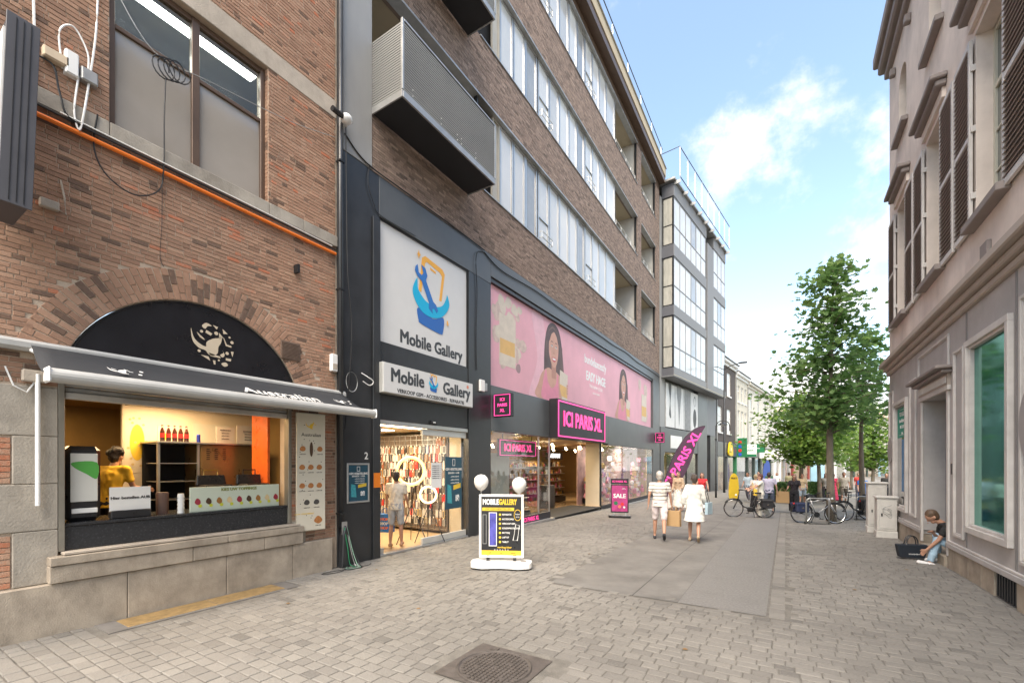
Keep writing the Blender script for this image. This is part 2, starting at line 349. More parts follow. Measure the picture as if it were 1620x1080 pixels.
for s in near:
    w, l = round(s[1] - s[0], 2), round(s[3] - s[2], 3); key = (w, l, random.randrange(3))
    if key not in variants:
        b = MB(); sett_geo(b, w, l, stone_tone(0, 0), tilt=random.uniform(-.02, .02)); o = b.build('paving_stone', M_sett, None, tone=True); variants[key] = o.data; bpy.data.objects.remove(o)
    o = bpy.data.objects.new('paving_stone', variants[key]); COL.objects.link(o); o.parent = pav
    o.location = ((s[0] + s[1]) / 2, (s[2] + s[3]) / 2, 0); o.scale = ((s[1] - s[0]) / w, 1, 1)
b = MB()
for s in setts[295:]: sett_geo(b, s[1] - s[0], s[3] - s[2], stone_tone(s[0], s[2]), (s[0] + s[1]) / 2, (s[2] + s[3]) / 2, gz(s[2]), random.uniform(-.015, .015))
b.build('paving_stones', M_sett, pav, tone=True, kind='stuff')
road = bpy.data.objects.new('road', None); COL.objects.link(road); road['kind'] = 'structure'; W['road'] = Vector()
ys = [6.52, 10, 15, 20, 30, 40, 50, 60, 70, 120]
for nm, a, c, m in (('asphalt_lane', -3.30, -1.945, M_asph), ('asphalt_lane', -1.93, -1.30, M_asph), ('asphalt_lane', -1.295, -.215, M_asph2)):
    b = MB(); vs = [(x, y, gz(y) + (-.001 if y < 60 else 0)) for y in ys for x in (a, c)]; b.add(vs, [(j * 2, j * 2 + 1, j * 2 + 3, j * 2 + 2) for j in range(len(ys) - 1)]); b.build(nm, m, road)
# ochre cellar slab at the foot of the plinth
M_tar = mat('tar_seam', (.06, .057, .052), .8, var=.2)
for a, c in ((-1.9445, -1.9305), (-1.2995, -1.2955)):
    b = MB(); b.add([(x, y, gz(y) - .0035) for y in ys for x in (a, c)], [(j * 2, j * 2 + 1, j * 2 + 3, j * 2 + 2) for j in range(len(ys) - 1)]); b.build('tar_seam', M_tar, road)
t = thing('cellar_slab', (-6.85, 3.05, 0), 'ochre stained cellar slab with grey rim at the foot of the stone plinth', 'slab')
bx('rim', mat('slab_rim', (.16, .15, .14), .8, var=.3), t, -7.08, -6.6, 1.88, 4.22, -.02, .003)
for a, c in ((2.08, 3.07), (3.08, 4.02)): bx('slab_panel', mat('ochre_slab', (.27, .18, .075), .75, var=.35, vscale=9, bump=.3), t, -7.05, -6.66, a, c, -.015, .008, bevel=.003)
# manhole
t = thing('manhole_cover', (-2.38, 3.53, 0), 'round iron manhole cover set in a square rusty frame in the setts', 'manhole cover')
M_iron = mat('rusty_iron', (.115, .10, .09), .6, .35, var=.3, vscale=9, bump=.3)
b = MB(); outer = rect(-.42, .42, -.40, .40); n = 40
rim = [(.365 * math.cos(2 * PI * i / n), .365 * math.sin(2 * PI * i / n)) for i in range(n)]
vs = [(-2.38 + x, 3.53 + y, .0) for x, y in rim]; sq = []
for x, y in rim: k = .40 / max(abs(x), abs(y)); sq.append((-2.38 + x * k * 1.05, 3.53 + y * k, 0.002))
b.add(vs + sq, [(i, (i + 1) % n, n + (i + 1) % n, n + i) for i in range(n)]); b.build('frame', M_iron, t)
MB().lathe([(.36, -.02), (.36, .0), (.345, .003), (.335, -.002)], (-2.38, 3.53, 0), 40).build('lid', M_iron, t)
b = MB()
for i in range(-7, 8):
    for j in range(-7, 8):
        x, y = i * .042, j * .042
        if x * x + y * y < .098 and (i, j) not in ((2, 3), (-3, 3), (0, 0), (4, -4), (-4, -2)): b.box(-2.38 + x - .014, -2.38 + x + .014, 3.53 + y - .014, 3.53 + y + .014, -.003, .007)
b.build('tread_studs', M_iron, t, kind='stuff')
b = MB(); b.tube([(-2.38 + .35 * math.cos(a * PI / 20), 3.53 + .35 * math.sin(a * PI / 20), .004) for a in range(40)], .006, 5, closed=True); b.build('ring', M_iron, t)
bx('keyhole_plate', M_iron, t, -2.64, -2.56, 3.83, 3.89, .001, .012)
# ================================================================ BRICK BUILDING (left)
BB = thing('brick_building', (XL, 2, 0), 'old red brown brick building with stone plinth, arched lunette and takeaway hatch', 'building')
MX = XL - .007                                   # mortar plane
AC = (3.115, 2.73); AR = 1.53; ARO = 1.94        # arch centre (y,z), radii
b = MB()
def wallbox(y0, y1, z0, z1, x1=MX, x0=XL - .34): b.box(x0, x1, y0, y1, z0, z1)
wallbox(-1.5, 1.6, 0, 3.2); wallbox(4.46, 5.36, 0, 3.2)
arc = [(AC[0] + AR * math.cos(a), AC[1] + AR * math.sin(a)) for a in np.linspace(math.asin((3.2 - AC[1]) / AR), PI - math.asin((3.2 - AC[1]) / AR), 33)]
b.prism([(5.36, 3.2), (5.36, 5.9), (-1.5, 5.9), (-1.5, 3.2)] + arc[::-1], (0, 0, 0), (0, 1, 0), (0, 0, 1), (1, 0, 0), XL - .34, MX)
wallbox(-1.5, 2.06, 5.9, 12.5); wallbox(4.06, 5.36, 5.9, 8.42); wallbox(2.06, 4.06, 5.9, 6.12); wallbox(2.06, 5.36, 8.42, 12.5)
b.build('wall', M_mortar, BB)
def brick_list(y0, y1, z0, z1, holes, bl=.195, bh=.0565, arch=True):
    out = []; r = 0; z = z0
    while z < z1 - .01:
        h = min(bh, z1 - z); y = y0 - (bl / 2 if r % 2 else 0) - random.random() * .02
        while y < y1:
            l = bl * (1 if random.random() > .35 else .5) * random.uniform(.95, 1.04); a, c = max(y, y0), min(y + l, y1); y += l
            if c - a < .03: continue
            segs = [(a, c)]
            for (h0, h1, g0, g1) in holes:
                if z + h / 2 < g0 or z + h / 2 > g1: continue
                ns = []
                for p, q in segs:
                    if q <= h0 or p >= h1: ns.append((p, q)); continue
                    if p < h0: ns.append((p, h0))
                    if q > h1: ns.append((h1, q))
                segs = ns
            for p, q in segs:
                if q - p < .025: continue
                if arch and math.hypot((p + q) / 2 - AC[0], z + h / 2 - AC[1]) < ARO + .015 and z > 3.1: 
                    continue
                out.append((p, q, z, z + h))
        z += h; r += 1
    return out
def brick_mesh(b, cx, w, h, d=.008, j=.0045, c=.003, M=None):
    """one brick face with chamfered rim: local y along, z up, x out"""
    hw, hh = w / 2 - j, h / 2 - j; q = [(-hw, -hh), (hw, -hh), (hw, hh), (-hw, hh)]
    jt = [(y + random.uniform(-.002, .002), z + random.uniform(-.002, .002)) for y, z in q]; xo = random.uniform(-.002, .003)
    vs = [(-.004, y, z) for y, z in jt] + [(d - .004 + xo, y, z) for y, z in jt] + [(d + xo, y - math.copysign(c, y), z - math.copysign(c, z)) for y, z in jt]
    k = Matrix.Translation(cx) if M is None else M; s = b.M; b.M = k
    b.add(vs, [(8, 9, 10, 11)] + [(i, (i + 1) % 4, 4 + (i + 1) % 4, 4 + i) for i in range(4)] + [(4 + i, 4 + (i + 1) % 4, 8 + (i + 1) % 4, 8 + i) for i in range(4)]); b.M = s
def btone():
    t = random.gauss(.52, .12)
    if random.random() < .06: t = random.uniform(.85, 1)
    if random.random() < .06: t = random.uniform(0, .12)
    return min(1, max(0, t))
holes = [(2.06, 4.06, 6.12, 8.42), (1.6, 4.46, .0, 3.2), (-2, 6, 6.0, 6.2), (2.7, 6, 8.41, 8.76), (-2, 6, 0, .58), (.55, 1.6, 0.5, 2.82), (4.46, 4.72, .3, .95), (4.25, 4.62, 3.71, 4.03)]
# brick bands between the quoin stones on the far left show only on alternate courses
bl = brick_list(-1.5, 5.33, .58, 11.5, holes)
vous = []; nv = 54; a0 = math.asin((3.2 - AC[1]) / AR)
for i in range(nv):
    a = a0 + (PI - 2 * a0) * (i + .5) / nv; da = (PI - 2 * a0) / nv
    for (r0, r1) in ((((AR, AR + .205), (AR + .205, ARO)) if i % 2 else ((AR, AR + .10), (AR + .10, AR + .31), (AR + .31, ARO)))): vous.append((a, da, (r0 + r1) / 2, r1 - r0))
allb = [('w', q, depth(XL, (q[0] + q[1]) / 2)) for q in bl] + [('v', q, 6.3) for q in vous]
def bvis(t):
    if t[0] == 'v': return 1e3
    q = t[1]; Y = (q[0] + q[1]) / 2; Z = (q[2] + q[3]) / 2; d = depth(XL, Y)
    u = 810 + 700 * (XL * CS + Y * SN) / d; v = 733 - 700 * (Z - CAM_H) / d
    return (q[1] - q[0]) / d ** 2 if u > 5 and 5 < v < 1070 else 0
allb.sort(key=bvis, reverse=True)
var = []
for i in range(8):
    for kind_ in (0, 1):
        bb = MB(); bb.tone = btone(); brick_mesh(bb, Vector(), .2 if kind_ == 0 else .1, .0635); o = bb.build('brick', M_brick, None, tone=True); var.append((kind_, o.data)); bpy.data.objects.remove(o)
bm_ = MB(); off = W[BB.name]
for i, (k, q, _) in enumerate(allb):
    if k == 'w': mtx = Matrix.Translation((MX, (q[0] + q[1]) / 2, (q[2] + q[3]) / 2)); w, h = q[1] - q[0], q[3] - q[2]
    else:
        a, da, r, w = q; h = da * r; mtx = Matrix.Translation((MX + .003, AC[0] + r * math.cos(a), AC[1] + r * math.sin(a))) @ Matrix.Rotation(a, 4, 'X')
    if i < 298:
        kd, me = random.choice([v for v in var if v[0] == (0 if w > .14 else 1)]); o = bpy.data.objects.new('brick', me); COL.objects.link(o); o.parent = BB
        o.matrix_local = Matrix.Translation(-off) @ mtx @ Matrix.Diagonal((1, w / (.2 if kd == 0 else .1), h / .0635, 1))
    else: bm_.tone = btone(); brick_mesh(bm_, None, w, h, M=mtx)
bm_.build('bricks', M_brick, BB, tone=True, kind='stuff')
# reveals of the window in brick
b = MB(); z = 6.2
while z < 8.4: 
    b.tone = btone(); b.box(XL - .10, XL - .016, 4.052, 4.064, z + .004, min(z + .0595, 8.40)); b.box(XL - .10, XL - .016, 2.054, 2.064, z + .004, min(z + .0595, 8.40)); z += .0635
b.build('reveal_bricks', M_brick, BB, tone=True, kind='stuff')
# stone courses
def blocks(name, m, ys, z0, z1, x0, x1, j=.005, bev=.008):
    for a, c in zip(ys[:-1], ys[1:]): bx(name, m, BB, x0, x1, a + j / 2, c - j / 2, z0 + j / 2, z1 - j / 2, bevel=bev)
blocks('stone_block', M_stone2, [-1.5, .4, 2.21, 3.38, 4.42, 5.2], -.05, .58, XL - .05, XL + .10)
blocks('stone_block', M_stone2, [1.50, 2.93, 3.93, 4.60], .58, .78, XL - .05, XL + .13)
blocks('sill_slab', M_stone2, [1.50, 3.38, 4.60], .78, .885, XL - .05, XL + .15)
blocks('stone_coping', M_conc, [1.62, 3.38, 4.55], .888, .925, XL - .1, XL + .12, bev=.006)
for i, (z0, z1) in enumerate(((.58, 1.19), (1.19, 1.72), (1.72, 2.26), (2.26, 2.82))):
    e = .56 if i % 2 else 1.2 - .0
    if i % 2 == 0: blocks('quoin_stone', M_stone, [1.235, 1.60], z0, z1, XL - .02, XL + .018)
    else: blocks('quoin_stone', M_stone, [.4, 1.60], z0, z1, XL - .02, XL + .018)
    if i % 2 == 0:
        bb = MB(); zz_ = z0 + .01
        while zz_ < z1 - .03:
            y = .4
            while y < 1.22: bb.tone = random.uniform(.75, 1); l = min(.212, 1.23 - y); brick_mesh(bb, None, l, .0635, M=Matrix.Translation((MX + .006, y + l / 2, zz_ + .032))); y += .212
            zz_ += .0635
        bb.build('red_bricks', M_brick, BB, tone=True, kind='stuff')
bx('quoin_stone', M_stone, BB, XL - .02, XL + .01, 4.47, 4.72, .585, .95, bevel=.006)
blocks('concrete_lintel', M_conc, [2.72, 5.34], 8.42, 8.75, XL - .1, XL + .012)
blocks('sill_course', M_stone, [-1.5, .6, 2.05, 4.05, 4.66, 5.34], 6.0, 6.2, XL - .12, XL + .055)
# upper window
wf = MB(); FX0, FX1 = XL - .16, XL - .09
for a in ((2.07, 2.14), (3.0, 3.10), (3.98, 4.05)): wf.box(FX0, FX1 + .01, a[0], a[1], 6.205, 8.41)
for a, c in ((2.14, 3.0), (3.10, 3.98)): wf.box(FX0, FX1, a, c, 6.205, 6.27); wf.box(FX0, FX1, a, c, 8.33, 8.41); wf.box(FX0, FX1 - .003, a, c, 7.52, 7.58)
wobj = wf.build('window_frame', M_brownf, BB, bevel=.006)
M_frost = mat('frosted_pane', (.33, .30, .265), .03, var=.08, vscale=.8, coat=.7)
for a, c in ((2.14, 3.0), (3.10, 3.98)):
    bx('pane', M_glassd, wobj, XL - .135, XL - .128, a, c, 7.58, 8.33); bx('frosted_pane', M_frost, wobj, XL - .135, XL - .128, a, c, 6.27, 7.52)
b = MB(); b.box(XL - 3, XL - .34, 1.0, 5.3, 8.75, 8.8); b.box(XL - 3, XL - 2.95, 1.0, 5.3, 6, 8.75); b.box(XL - 2.95, XL - .34, 1.0, 1.05, 6, 8.75); b.box(XL - 2.95, XL - .34, 5.2, 5.25, 6, 8.75); b.box(XL - 2.95, XL - .34, 1.05, 5.2, 5.95, 6.0)
b.build('office_room', mat('office_wall', (.30, .28, .25), .9, var=.1), BB)
t = thing('tube_light', (XL - .5, 3, 8.6), 'long white fluorescent light behind the upper panes of the brick building window', 'ceiling light')
bx('diffuser', mat('tube_glow', (1, 1, .96), .5, var=0, emit=5), t, XL - .62, XL - .42, 1.9, 4.1, 8.50, 8.56); bx('housing', M_white, t, XL - .66, XL - .38, 1.85, 4.15, 8.56, 8.62)
# hatch surround, shutter, lunette
HX = XL - .06
b = MB(); b.box(HX - .06, HX + .075, 1.60, 1.655, .925, 2.98); b.box(HX - .06, HX + .075, 4.40, 4.455, .925, 2.98); b.build('hatch_jamb', mat('bronze_grey_metal', (.28, .26, .22), .45, .5, var=.15), BB, bevel=.005)
for i in range(3): bx('shutter_slat', M_galv, BB, HX - .02, HX + .03 + .012 * (i % 2), 1.656, 4.40, 2.80 + i * .062, 2.857 + i * .062, bevel=.012)
bx('shutter_rail', mat('pale_rail', (.52, .50, .46), .5, .3, var=.2), BB, HX - .03, HX + .045, 1.656, 4.40, 2.715, 2.795, bevel=.01)
bx('shutter_box', M_galv, BB, HX - .2, HX + .06, 1.62, 4.44, 2.99, 3.2, bevel=.01)
lun = thing('lunette_sign', (XL - .02, 3.115, 3.3), 'black half round sign board with cream leaping kangaroo emblem in the brick arch', 'sign')
ar2 = AR - .008; a1 = math.asin((3.21 - AC[1]) / ar2)
MB().prism([(AC[0] + ar2 * math.cos(a), AC[1] + ar2 * math.sin(a)) for a in np.linspace(a1, PI - a1, 40)], (0, 0, 0), (0, 1, 0), (0, 0, 1), (1, 0, 0), XL - .07, XL - .035).build('board', mat('lunette_black', (.013, .013, .016), .3, var=.3), lun)
b = MB(); b.tube([(XL - .03, AC[0] + (ar2 - .012) * math.cos(a), AC[1] + (ar2 - .012) * math.sin(a)) for a in np.linspace(a1, PI - a1, 40)], .012, 5); b.build('rim', M_bplas, lun)
# kangaroo emblem in a ring of shapes
def spl(pts, n=4):
    out = []; k = len(pts)
    for i in range(k):
        p0, p1, p2, p3 = [Vector(pts[(i + d) % k]) for d in (-1, 0, 1, 2)]
        for j in range(n):
            t_ = j / n; out.append(tuple(.5 * ((2 * p1) + (p2 - p0) * t_ + (2 * p0 - 5 * p1 + 4 * p2 - p3) * t_ * t_ + (3 * p1 - p0 - 3 * p2 + p3) * t_ ** 3)))
    return out
roo = [spl([(-.98, .55), (-.86, .12), (-.62, -.12), (-.32, -.22), (-.28, .02), (0, .25), (.22, .32), (.42, .42), (.38, .12), (.26, -.12), (.22, -.45), (.02, -.62), (-.2, -.58), (-.34, -.42), (-.65, -.34), (-.92, -.02)], 4),
       [(.30, .28), (.30, .62), (.50, .40), (.62, .02), (.88, -.02), (.90, .06), (.66, .10), (.52, .42), (.38, .38)], [(-.2, -.5), (.35, -.60), (.36, -.68), (-.1, -.66)],
       spl([(-.72, .42), (-.6, .2), (-.38, .1), (-.42, .18), (-.58, .3)], 3), spl([(-.5, .78), (-.3, .98), (-.05, .88), (-.25, .82), (-.35, .66)], 3), [(.0, .95), (.25, .9), (.18, .76)], [(.46, .86), (.7, .66), (.5, .62)],
       circ(.16, .56, .09), circ(-.52, .5, .07), circ(.92, .26, .08), circ(.8, .5, .05), circ(-.62, -.5, .07), [(-.3, .62), (-.02, .5), (-.1, .38), (-.34, .48)], [(.86, -.22), (1.0, -.22), (.94, -.5)],
       [(-.55, -.68), (-.12, -.9), (-.2, -.7)], [(.0, -.85), (.12, -.85), (.12, -1.05), (.05, -1.05)], spl([(.4, -.95), (.6, -.85), (.72, -.98), (.55, -1.08)], 3), [(.62, -.62), (.88, -.62), (.86, -.75), (.62, -.74)], circ(.68, -.36, .08), spl([(.35, -.5), (.5, -.38), (.45, -.25), (.56, -.48), (.45, -.62)], 3), circ(.28, -.8, .05)]
art('emblem', flow(roo, .29, 3.62 - .42, 0), (XL - .034, 0.05, 3.73), FL, mat('cream_print', (.62, .52, .38), .6, var=0), lun, .004)
# awning
aw = thing('awning', (XL + .1, 3.3, 3.25), 'dark grey awning with pale roller bar over the takeaway hatch', 'awning')
M_awp = mat('awning_metal', (.42, .42, .405), .4, var=.12)
bx('cassette', M_awp, aw, XL + .002, XL + .13, 1.05, 5.5, 3.19, 3.315, bevel=.035)
bx('motor_cap', M_bplas, aw, XL + .001, XL + .16, .86, 1.045, 3.13, 3.36, bevel=.04)
M_awn = mat('awning_cloth', (.03, .032, .036), .8, var=.15, bump=.1)
b = MB(); ny = 28; fr_ = []
for j in range(6):
    s_ = j / 5; x = XL + .13 + (.69) * s_
    for i in range(ny + 1): fr_.append((x, 1.30 + 4.14 * i / ny + .06 * (1 - s_) * (1 - 2 * i / ny), 3.25 - .37 * s_ - .035 * math.sin(PI * s_)))
b.add(fr_, [(j * (ny + 1) + i, j * (ny + 1) + i + 1, (j + 1) * (ny + 1) + i + 1, (j + 1) * (ny + 1) + i) for j in range(5) for i in range(ny)])
o = b.build('canopy', M_awn, aw, smooth=True); sm = o.modifiers.new('thick', 'SOLIDIFY'); sm.thickness = .004
b = MB(); b.tube([(XL + .85, 1.33, 2.85), (XL + .85, 5.52, 2.85)], .075, 16); o = b.build('front_bar', M_awp, aw, smooth=False)
for y in (1.33, 5.5): bx('end_cap', M_wplas, aw, XL + .77, XL + .93, y - .012, y + .02, 2.77, 2.93, bevel=.03)
for y in (1.36, 5.38):
    b = MB(); b.tube([(XL + .13, y, 3.2), (XL + .45, y + (.25 if y < 3 else -.25), 3.0), (XL + .8, y + .02, 2.88)], .022, 6); b.build('folding_arm', M_wplas, aw)
ua = Vector((0, 1, 0)); va = Vector((-.69, 0, .37)).normalized()
text('Australian', .26, (XL + .62, 3.95, 3.005), (ua, va), M_white, aw, bold=.004, sx=1.15)
text('HOMEMADE ICE CREAM', .07, (XL + .74, 4.1, 2.945), (ua, va), M_white, aw, sx=1.2)
for y in (2.0, 5.0): art('lettering', flow(roo[:4], .12, 0, 0) + [circ(.16, -.05, .02), circ(.2, .06, .02)], (XL + .6, y, 3.03), (ua, va), M_white, aw, .003)
tag(MB().tube([(XL + .08, 1.42, 1.48), (XL + .08, 1.42, 2.95)], .022, 8).build('crank_guard', M_wplas), 'white plastic tube strapped upright beside the left jamb of the hatch', 'tube')
# vent
t = thing('wall_vent', (XL, 4.44, 3.87), 'small brown metal wall vent with fine louvres beside the arch', 'vent')
bx('frame', mat('vent_brown', (.23, .16, .12), .5, .4, var=.15), t, XL - .008, XL + .02, 4.26, 4.61, 3.715, 4.025, bevel=.004)
for i in range(12): bx('louvre', MATS['vent_brown'], t, XL + .021, XL + .032, 4.28, 4.59, 3.735 + i * .023, 3.746 + i * .023)
# ---- inside the hatch
bx('room_floor', M_dark, BB, XL - 4, XL - .34, -.4, 5.2, .05, .42)
b = MB(); b.box(XL - 4.0, XL - 3.95, -.4, 5.2, .1, 3.1); b.box(XL - 3.95, XL - .34, 5.0, 5.05, .1, 3.1); b.box(XL - 3.95, XL - .34, -.4, -.35, .1, 3.1); b.box(XL - 3.95, XL - .34, -.35, 5.0, 3.0, 3.05)
b.build('hatch_room', mat('room_ochre', (.30, .19, .07), .8, var=.15), BB)
bx('partition', mat('cream_partition', (.68, .60, .48), .7, var=.08), BB, XL - 2.02, XL - 1.95, 2.78, 5.0, .1, 3.0)
bx('dark_doorway', M_dark, BB, XL - 3.94, XL - 3.9, .3, 1.5, .1, 2.4)
granite = mat('black_granite', (.03, .032, .036), .25, var=.4, vscale=40)
ct = thing('serving_counter', (XL, 3, 1), 'long black granite serving counter across the takeaway hatch', 'counter')
bx('front', granite, ct, HX - .005, HX + .03, 1.657, 4.398, .93, 1.205, bevel=.004); bx('worktop', granite, ct, XL - .75, HX + .05, 1.657, 4.398, 1.208, 1.245, bevel=.006)
CT = 1.245
t = thing('napkin_dispenser', (XL - .22, 1.85, CT), 'black upright napkin dispenser with green and white label at the left end of the counter', 'dispenser')
bx('case', M_bplas, t, XL - .34, XL - .12, 1.69, 2.02, CT, CT + .92, bevel=.05)
bx('front_window', mat('dispenser_label', (.62, .62, .58), .3, var=.05), t, XL - .119, XL - .109, 1.73, 1.98, CT + .24, CT + .83, bevel=.01)
art('label_print', [spl([(1.75, CT + .72), (1.97, CT + .72), (1.97, CT + .52), (1.87, CT + .58), (1.76, CT + .66)], 4)], (XL - .108, 0, 0), FL, mat('leaf_green', (.08, .35, .06), .6, var=0), t)
bx('outlet', M_wplas, t, XL - .119, XL - .108, 1.74, 1.98, CT + .10, CT + .16, bevel=.02)
t = thing('counter_sign', (XL - .15, 2.3, CT), 'white card on a black stand reading where to order on the hatch counter', 'sign')
bx('stand', M_bplas, t, XL - .2, XL - .08, 2.10, 2.52, CT, CT + .1, bevel=.01); bx('card', M_white, t, XL - .15, XL - .14, 2.10, 2.53, CT + .09, CT + .40)
text('Hier bestellen AUB', .052, (XL - .138, 2.315, CT + .26), FL, M_bplas, t, bold=.001)
t = thing('topping_board', (XL - .1, 3.7, CT), 'long pale board of pictured toppings standing on the hatch counter', 'board')
bx('panel', mat('pale_green_print', (.62, .68, .55), .5, var=.04), t, XL - .12, XL - .10, 2.98, 4.30, CT, CT + .36, bevel=.004)
text('KIES UW TOPPINGS', .06, (XL - .098, 3.66, CT + .31), FL, mat('olive_print', (.25, .27, .06), .6, var=0), t, bold=.002)
for k in range(9):
    y = 3.08 + k * .145; mm = mat(('berry', 'cocoa', 'nut', 'cream_fruit')[k % 4], ((.35, .03, .05), (.08, .04, .02), (.35, .16, .04), (.7, .55, .3))[k % 4], .6, var=.1)
    art('topping_picture', [spl([(y - .04, CT + .14), (y - .01, CT + .2), (y + .03, CT + .17), (y + .035, CT + .12), (y, CT + .1)], 3)], (XL - .098, 0, 0), FL, mm, t, .002)
    art('price_dot', [circ(y + .03, CT + .085, .025, 10)], (XL - .098, 0, 0), FL, mat('lime_dot', (.6, .62, .05), .6, var=0), t, .003)
t = local('paper_cup_stack', 'stack of white cups upside down next to the topping board', 'cups', (XL - .18, 2.9, CT))
for k in range(5): MB().lathe([(.045, 0), (.036, .055)], (0, 0, k * .055), 12).build('cup', M_wplas, t)
tag(MB().lathe([(.07, 0), (.075, .28), (.07, .30)], (XL - .3, 2.72, CT), 14).build('sauce_tub', mat('brown_tub', (.14, .08, .06), .5, var=.1)), 'round brown tub on the counter beside the white cups', 'tub')
# tall cabinet, shelf, bottles
t = thing('display_cabinet', (XL - 1.4, 3.5, .1), 'tall glazed steel cabinet with lit shelves behind the hatch counter', 'cabinet')
M_bcab = mat('brown_steel', (.26, .17, .075), .3, .5, var=.15)
bx('side_panel', M_bcab, t, XL - 1.9, XL - 1.3, 3.63, 4.55, .1, 2.28, bevel=.01); bx('back', M_dark, t, XL - 1.9, XL - 1.86, 3.02, 3.62, .1, 2.28)
for y in (3.02, 3.58): bx('post', M_alu, t, XL - 1.34, XL - 1.3, y, y + .035, .1, 2.28)
for z in (1.35, 1.65, 1.95): bx('shelf', M_alu, t, XL - 1.85, XL - 1.32, 3.06, 3.58, z, z + .012)
for z in (1.3, 2.02):
    for i in range(3):
        for j in range(6): bx('slot', M_dark, t, XL - 1.299, XL - 1.296, 3.72 + i * .13, 3.77 + i * .13, z + j * .035, z + j * .035 + .015)
bx('top_shelf', M_alu, t, XL - 1.92, XL - 1.25, 3.0, 4.6, 2.285, 2.31)
btl = local('drink_bottle', 'dark cola bottle standing on the cabinet shelf in the takeaway', 'bottle', (0, 0, 0), group='cola bottles on the cabinet')
MB().lathe([(.032, 0), (.034, .02), (.034, .15), (.03, .17), (.014, .22), (.013, .25)], n=12).build('body', mat('cola', (.045, .012, .008), .1, var=0, coat=1), btl, smooth=True)
MB().lathe([(.0345, .07), (.0345, .13)], n=12).build('paper_label', mat('red_label', (.6, .02, .02), .4, var=0), btl); MB().lathe([(.015, .25), (.015, .27)], n=10).build('cap', mat('red_label', (.6, .02, .02)), btl)
for i in range(5):
    o = btl if i == 0 else copy_tree(btl); o['label'] = ('leftmost', 'second', 'middle', 'fourth', 'rightmost')[i] + ' cola bottle in the row on the takeaway cabinet shelf'; o.location = (XL - 1.4, 3.12 + i * .085, 2.31)
bx_ = thing('drinks_can', (XL - 1.4, 3.62, 2.31), 'blue energy drink can at the end of the bottle row', 'can'); MB().lathe([(.025, 0), (.028, .01), (.028, .13), (.024, .14)], (XL - 1.4, 3.64, 2.31), 12).build('body', mat('can_blue', (.03, .05, .35), .3, .5, var=0), bx_)
def poster(name, label, org, fr, w, h, m, parts=(), cat='poster', group=None, thick=.008, fm=None, fw=.02):
    org = Vector(org); u, v = fr; n = u.cross(v); t = thing(name, tuple(org), label, cat, group)
    MB().prism(rect(0, w, 0, h), org, u, v, n, 0, thick).build('sheet', m, t)
    if fm: frame_mb(MB(), -fw, w + fw, -fw, h + fw, fw, org, fr, -.002, thick + .008).build('frame', fm, t, bevel=.003)
    return t
P_ = mat('printed_paper', (.66, .62, .54), .6, var=.05); M_ink = mat('ink', (.06, .055, .05), .6, var=0); M_yel = mat('yellow_print', (.75, .50, .04), .5, var=0)
t = poster('wall_menu', 'white menu poster with small yellow sunburst on the cream partition', (XL - 1.945, 3.25, 1.98), FL, .48, .62, P_)
text('Australian', .075, (XL - 1.935, 3.55, 2.40), FL, M_ink, t); art('print', [circ(3.34, 2.42, .06, 12)], (XL - 1.935, 0, 0), FL, M_yel, t)
for k in range(5): text('coupe  2,50', .03, (XL - 1.935, 3.5, 2.26 - k * .05), FL, M_ink, t)
t = poster('wall_menu', 'plain white picture menu high on the wall behind the bottles', (XL - 1.945, 3.78, 2.12), FL, .62, .56, P_)
t = poster('wall_poster', 'splash of yellow print with dots on the cream partition', (XL - 1.9445, 2.80, 1.8), FL, .36, 1.0, mat('cream_partition', (.6, .52, .4)), thick=.002)
art('print', [circ(2.97, 2.3, .10, 20, .30)], (XL - 1.941, 0, 0), FL, M_yel, t); art('print', [circ(2.84 + .28 * random.random(), 1.85 + .9 * random.random(), .02, 8) for k in range(18)], (XL - 1.939, 0, 0), FL, mat('soft_print', (.6, .45, .2), .6), t)
for k, (y, w) in enumerate(((3.86, .3), (4.2, .4))):
    t = poster('notice', ('small white notice pinned above the brown cabinet', 'larger cream notice at the end of the cabinet top')[k], (XL - 1.28, y, 2.315), FL, w, .28 + .05 * k, P_)
    for j in range(4): text('informatie' if j else 'ALLERGENEN', .03, (XL - 1.27, y + w / 2, 2.54 - j * .05), FL, M_ink, t)
t = thing('orange_partition', (XL - .9, 4.3, .1), 'glossy orange red panel at the right inside the takeaway hatch', 'panel'); bx('panel', mat('orange_gloss', (.70, .13, .02), .3, var=.3), t, XL - .95, XL - .45, 4.30, 4.34, 1.25, 2.95)
for k, (y) in enumerate((3.42, 4.02)):
    t = thing('waffle_iron', (XL - .7, y, CT), ('open black waffle iron with brass handle behind the toppings', 'second black waffle iron by the orange panel')[k], 'waffle iron')
    MB().prism([(-.22, 0), (.22, 0), (.2, .16), (-.2, .16)], (XL - .68, y + .1, CT + .36), Vector((0, 1, 0)), Vector((-.2, 0, .98)), Vector((.98, 0, .2)), -.03, .03).build('lid', M_bplas, t, bevel=.01)
    bx('base', M_bplas, t, XL - .74, XL - .4, y - .1, y + .3, CT, CT + .37, bevel=.02)
    b = MB(); b.tube([(XL - .7, y, CT + .5), (XL - .7, y, CT + .6), (XL - .7, y + .2, CT + .6), (XL - .7, y + .2, CT + .5)], .012, 6); b.build('handle', mat('brass', (.5, .33, .1), .3, .9, var=0) if k == 0 else M_bplas, t)
t = thing('heater', (XL - .9, 3, 2.9), 'dark radiant heater bar under the ceiling of the takeaway', 'heater'); bx('body', mat('heater_brown', (.07, .035, .02), .4, .3, var=.1), t, XL - 1.0, XL - .75, 2.5, 3.75, 2.80, 2.90, bevel=.02)
M_spot = mat('spot_glow', (1, .85, .55), .5, var=0, emit=9, emit_col=(1, .78, .45))
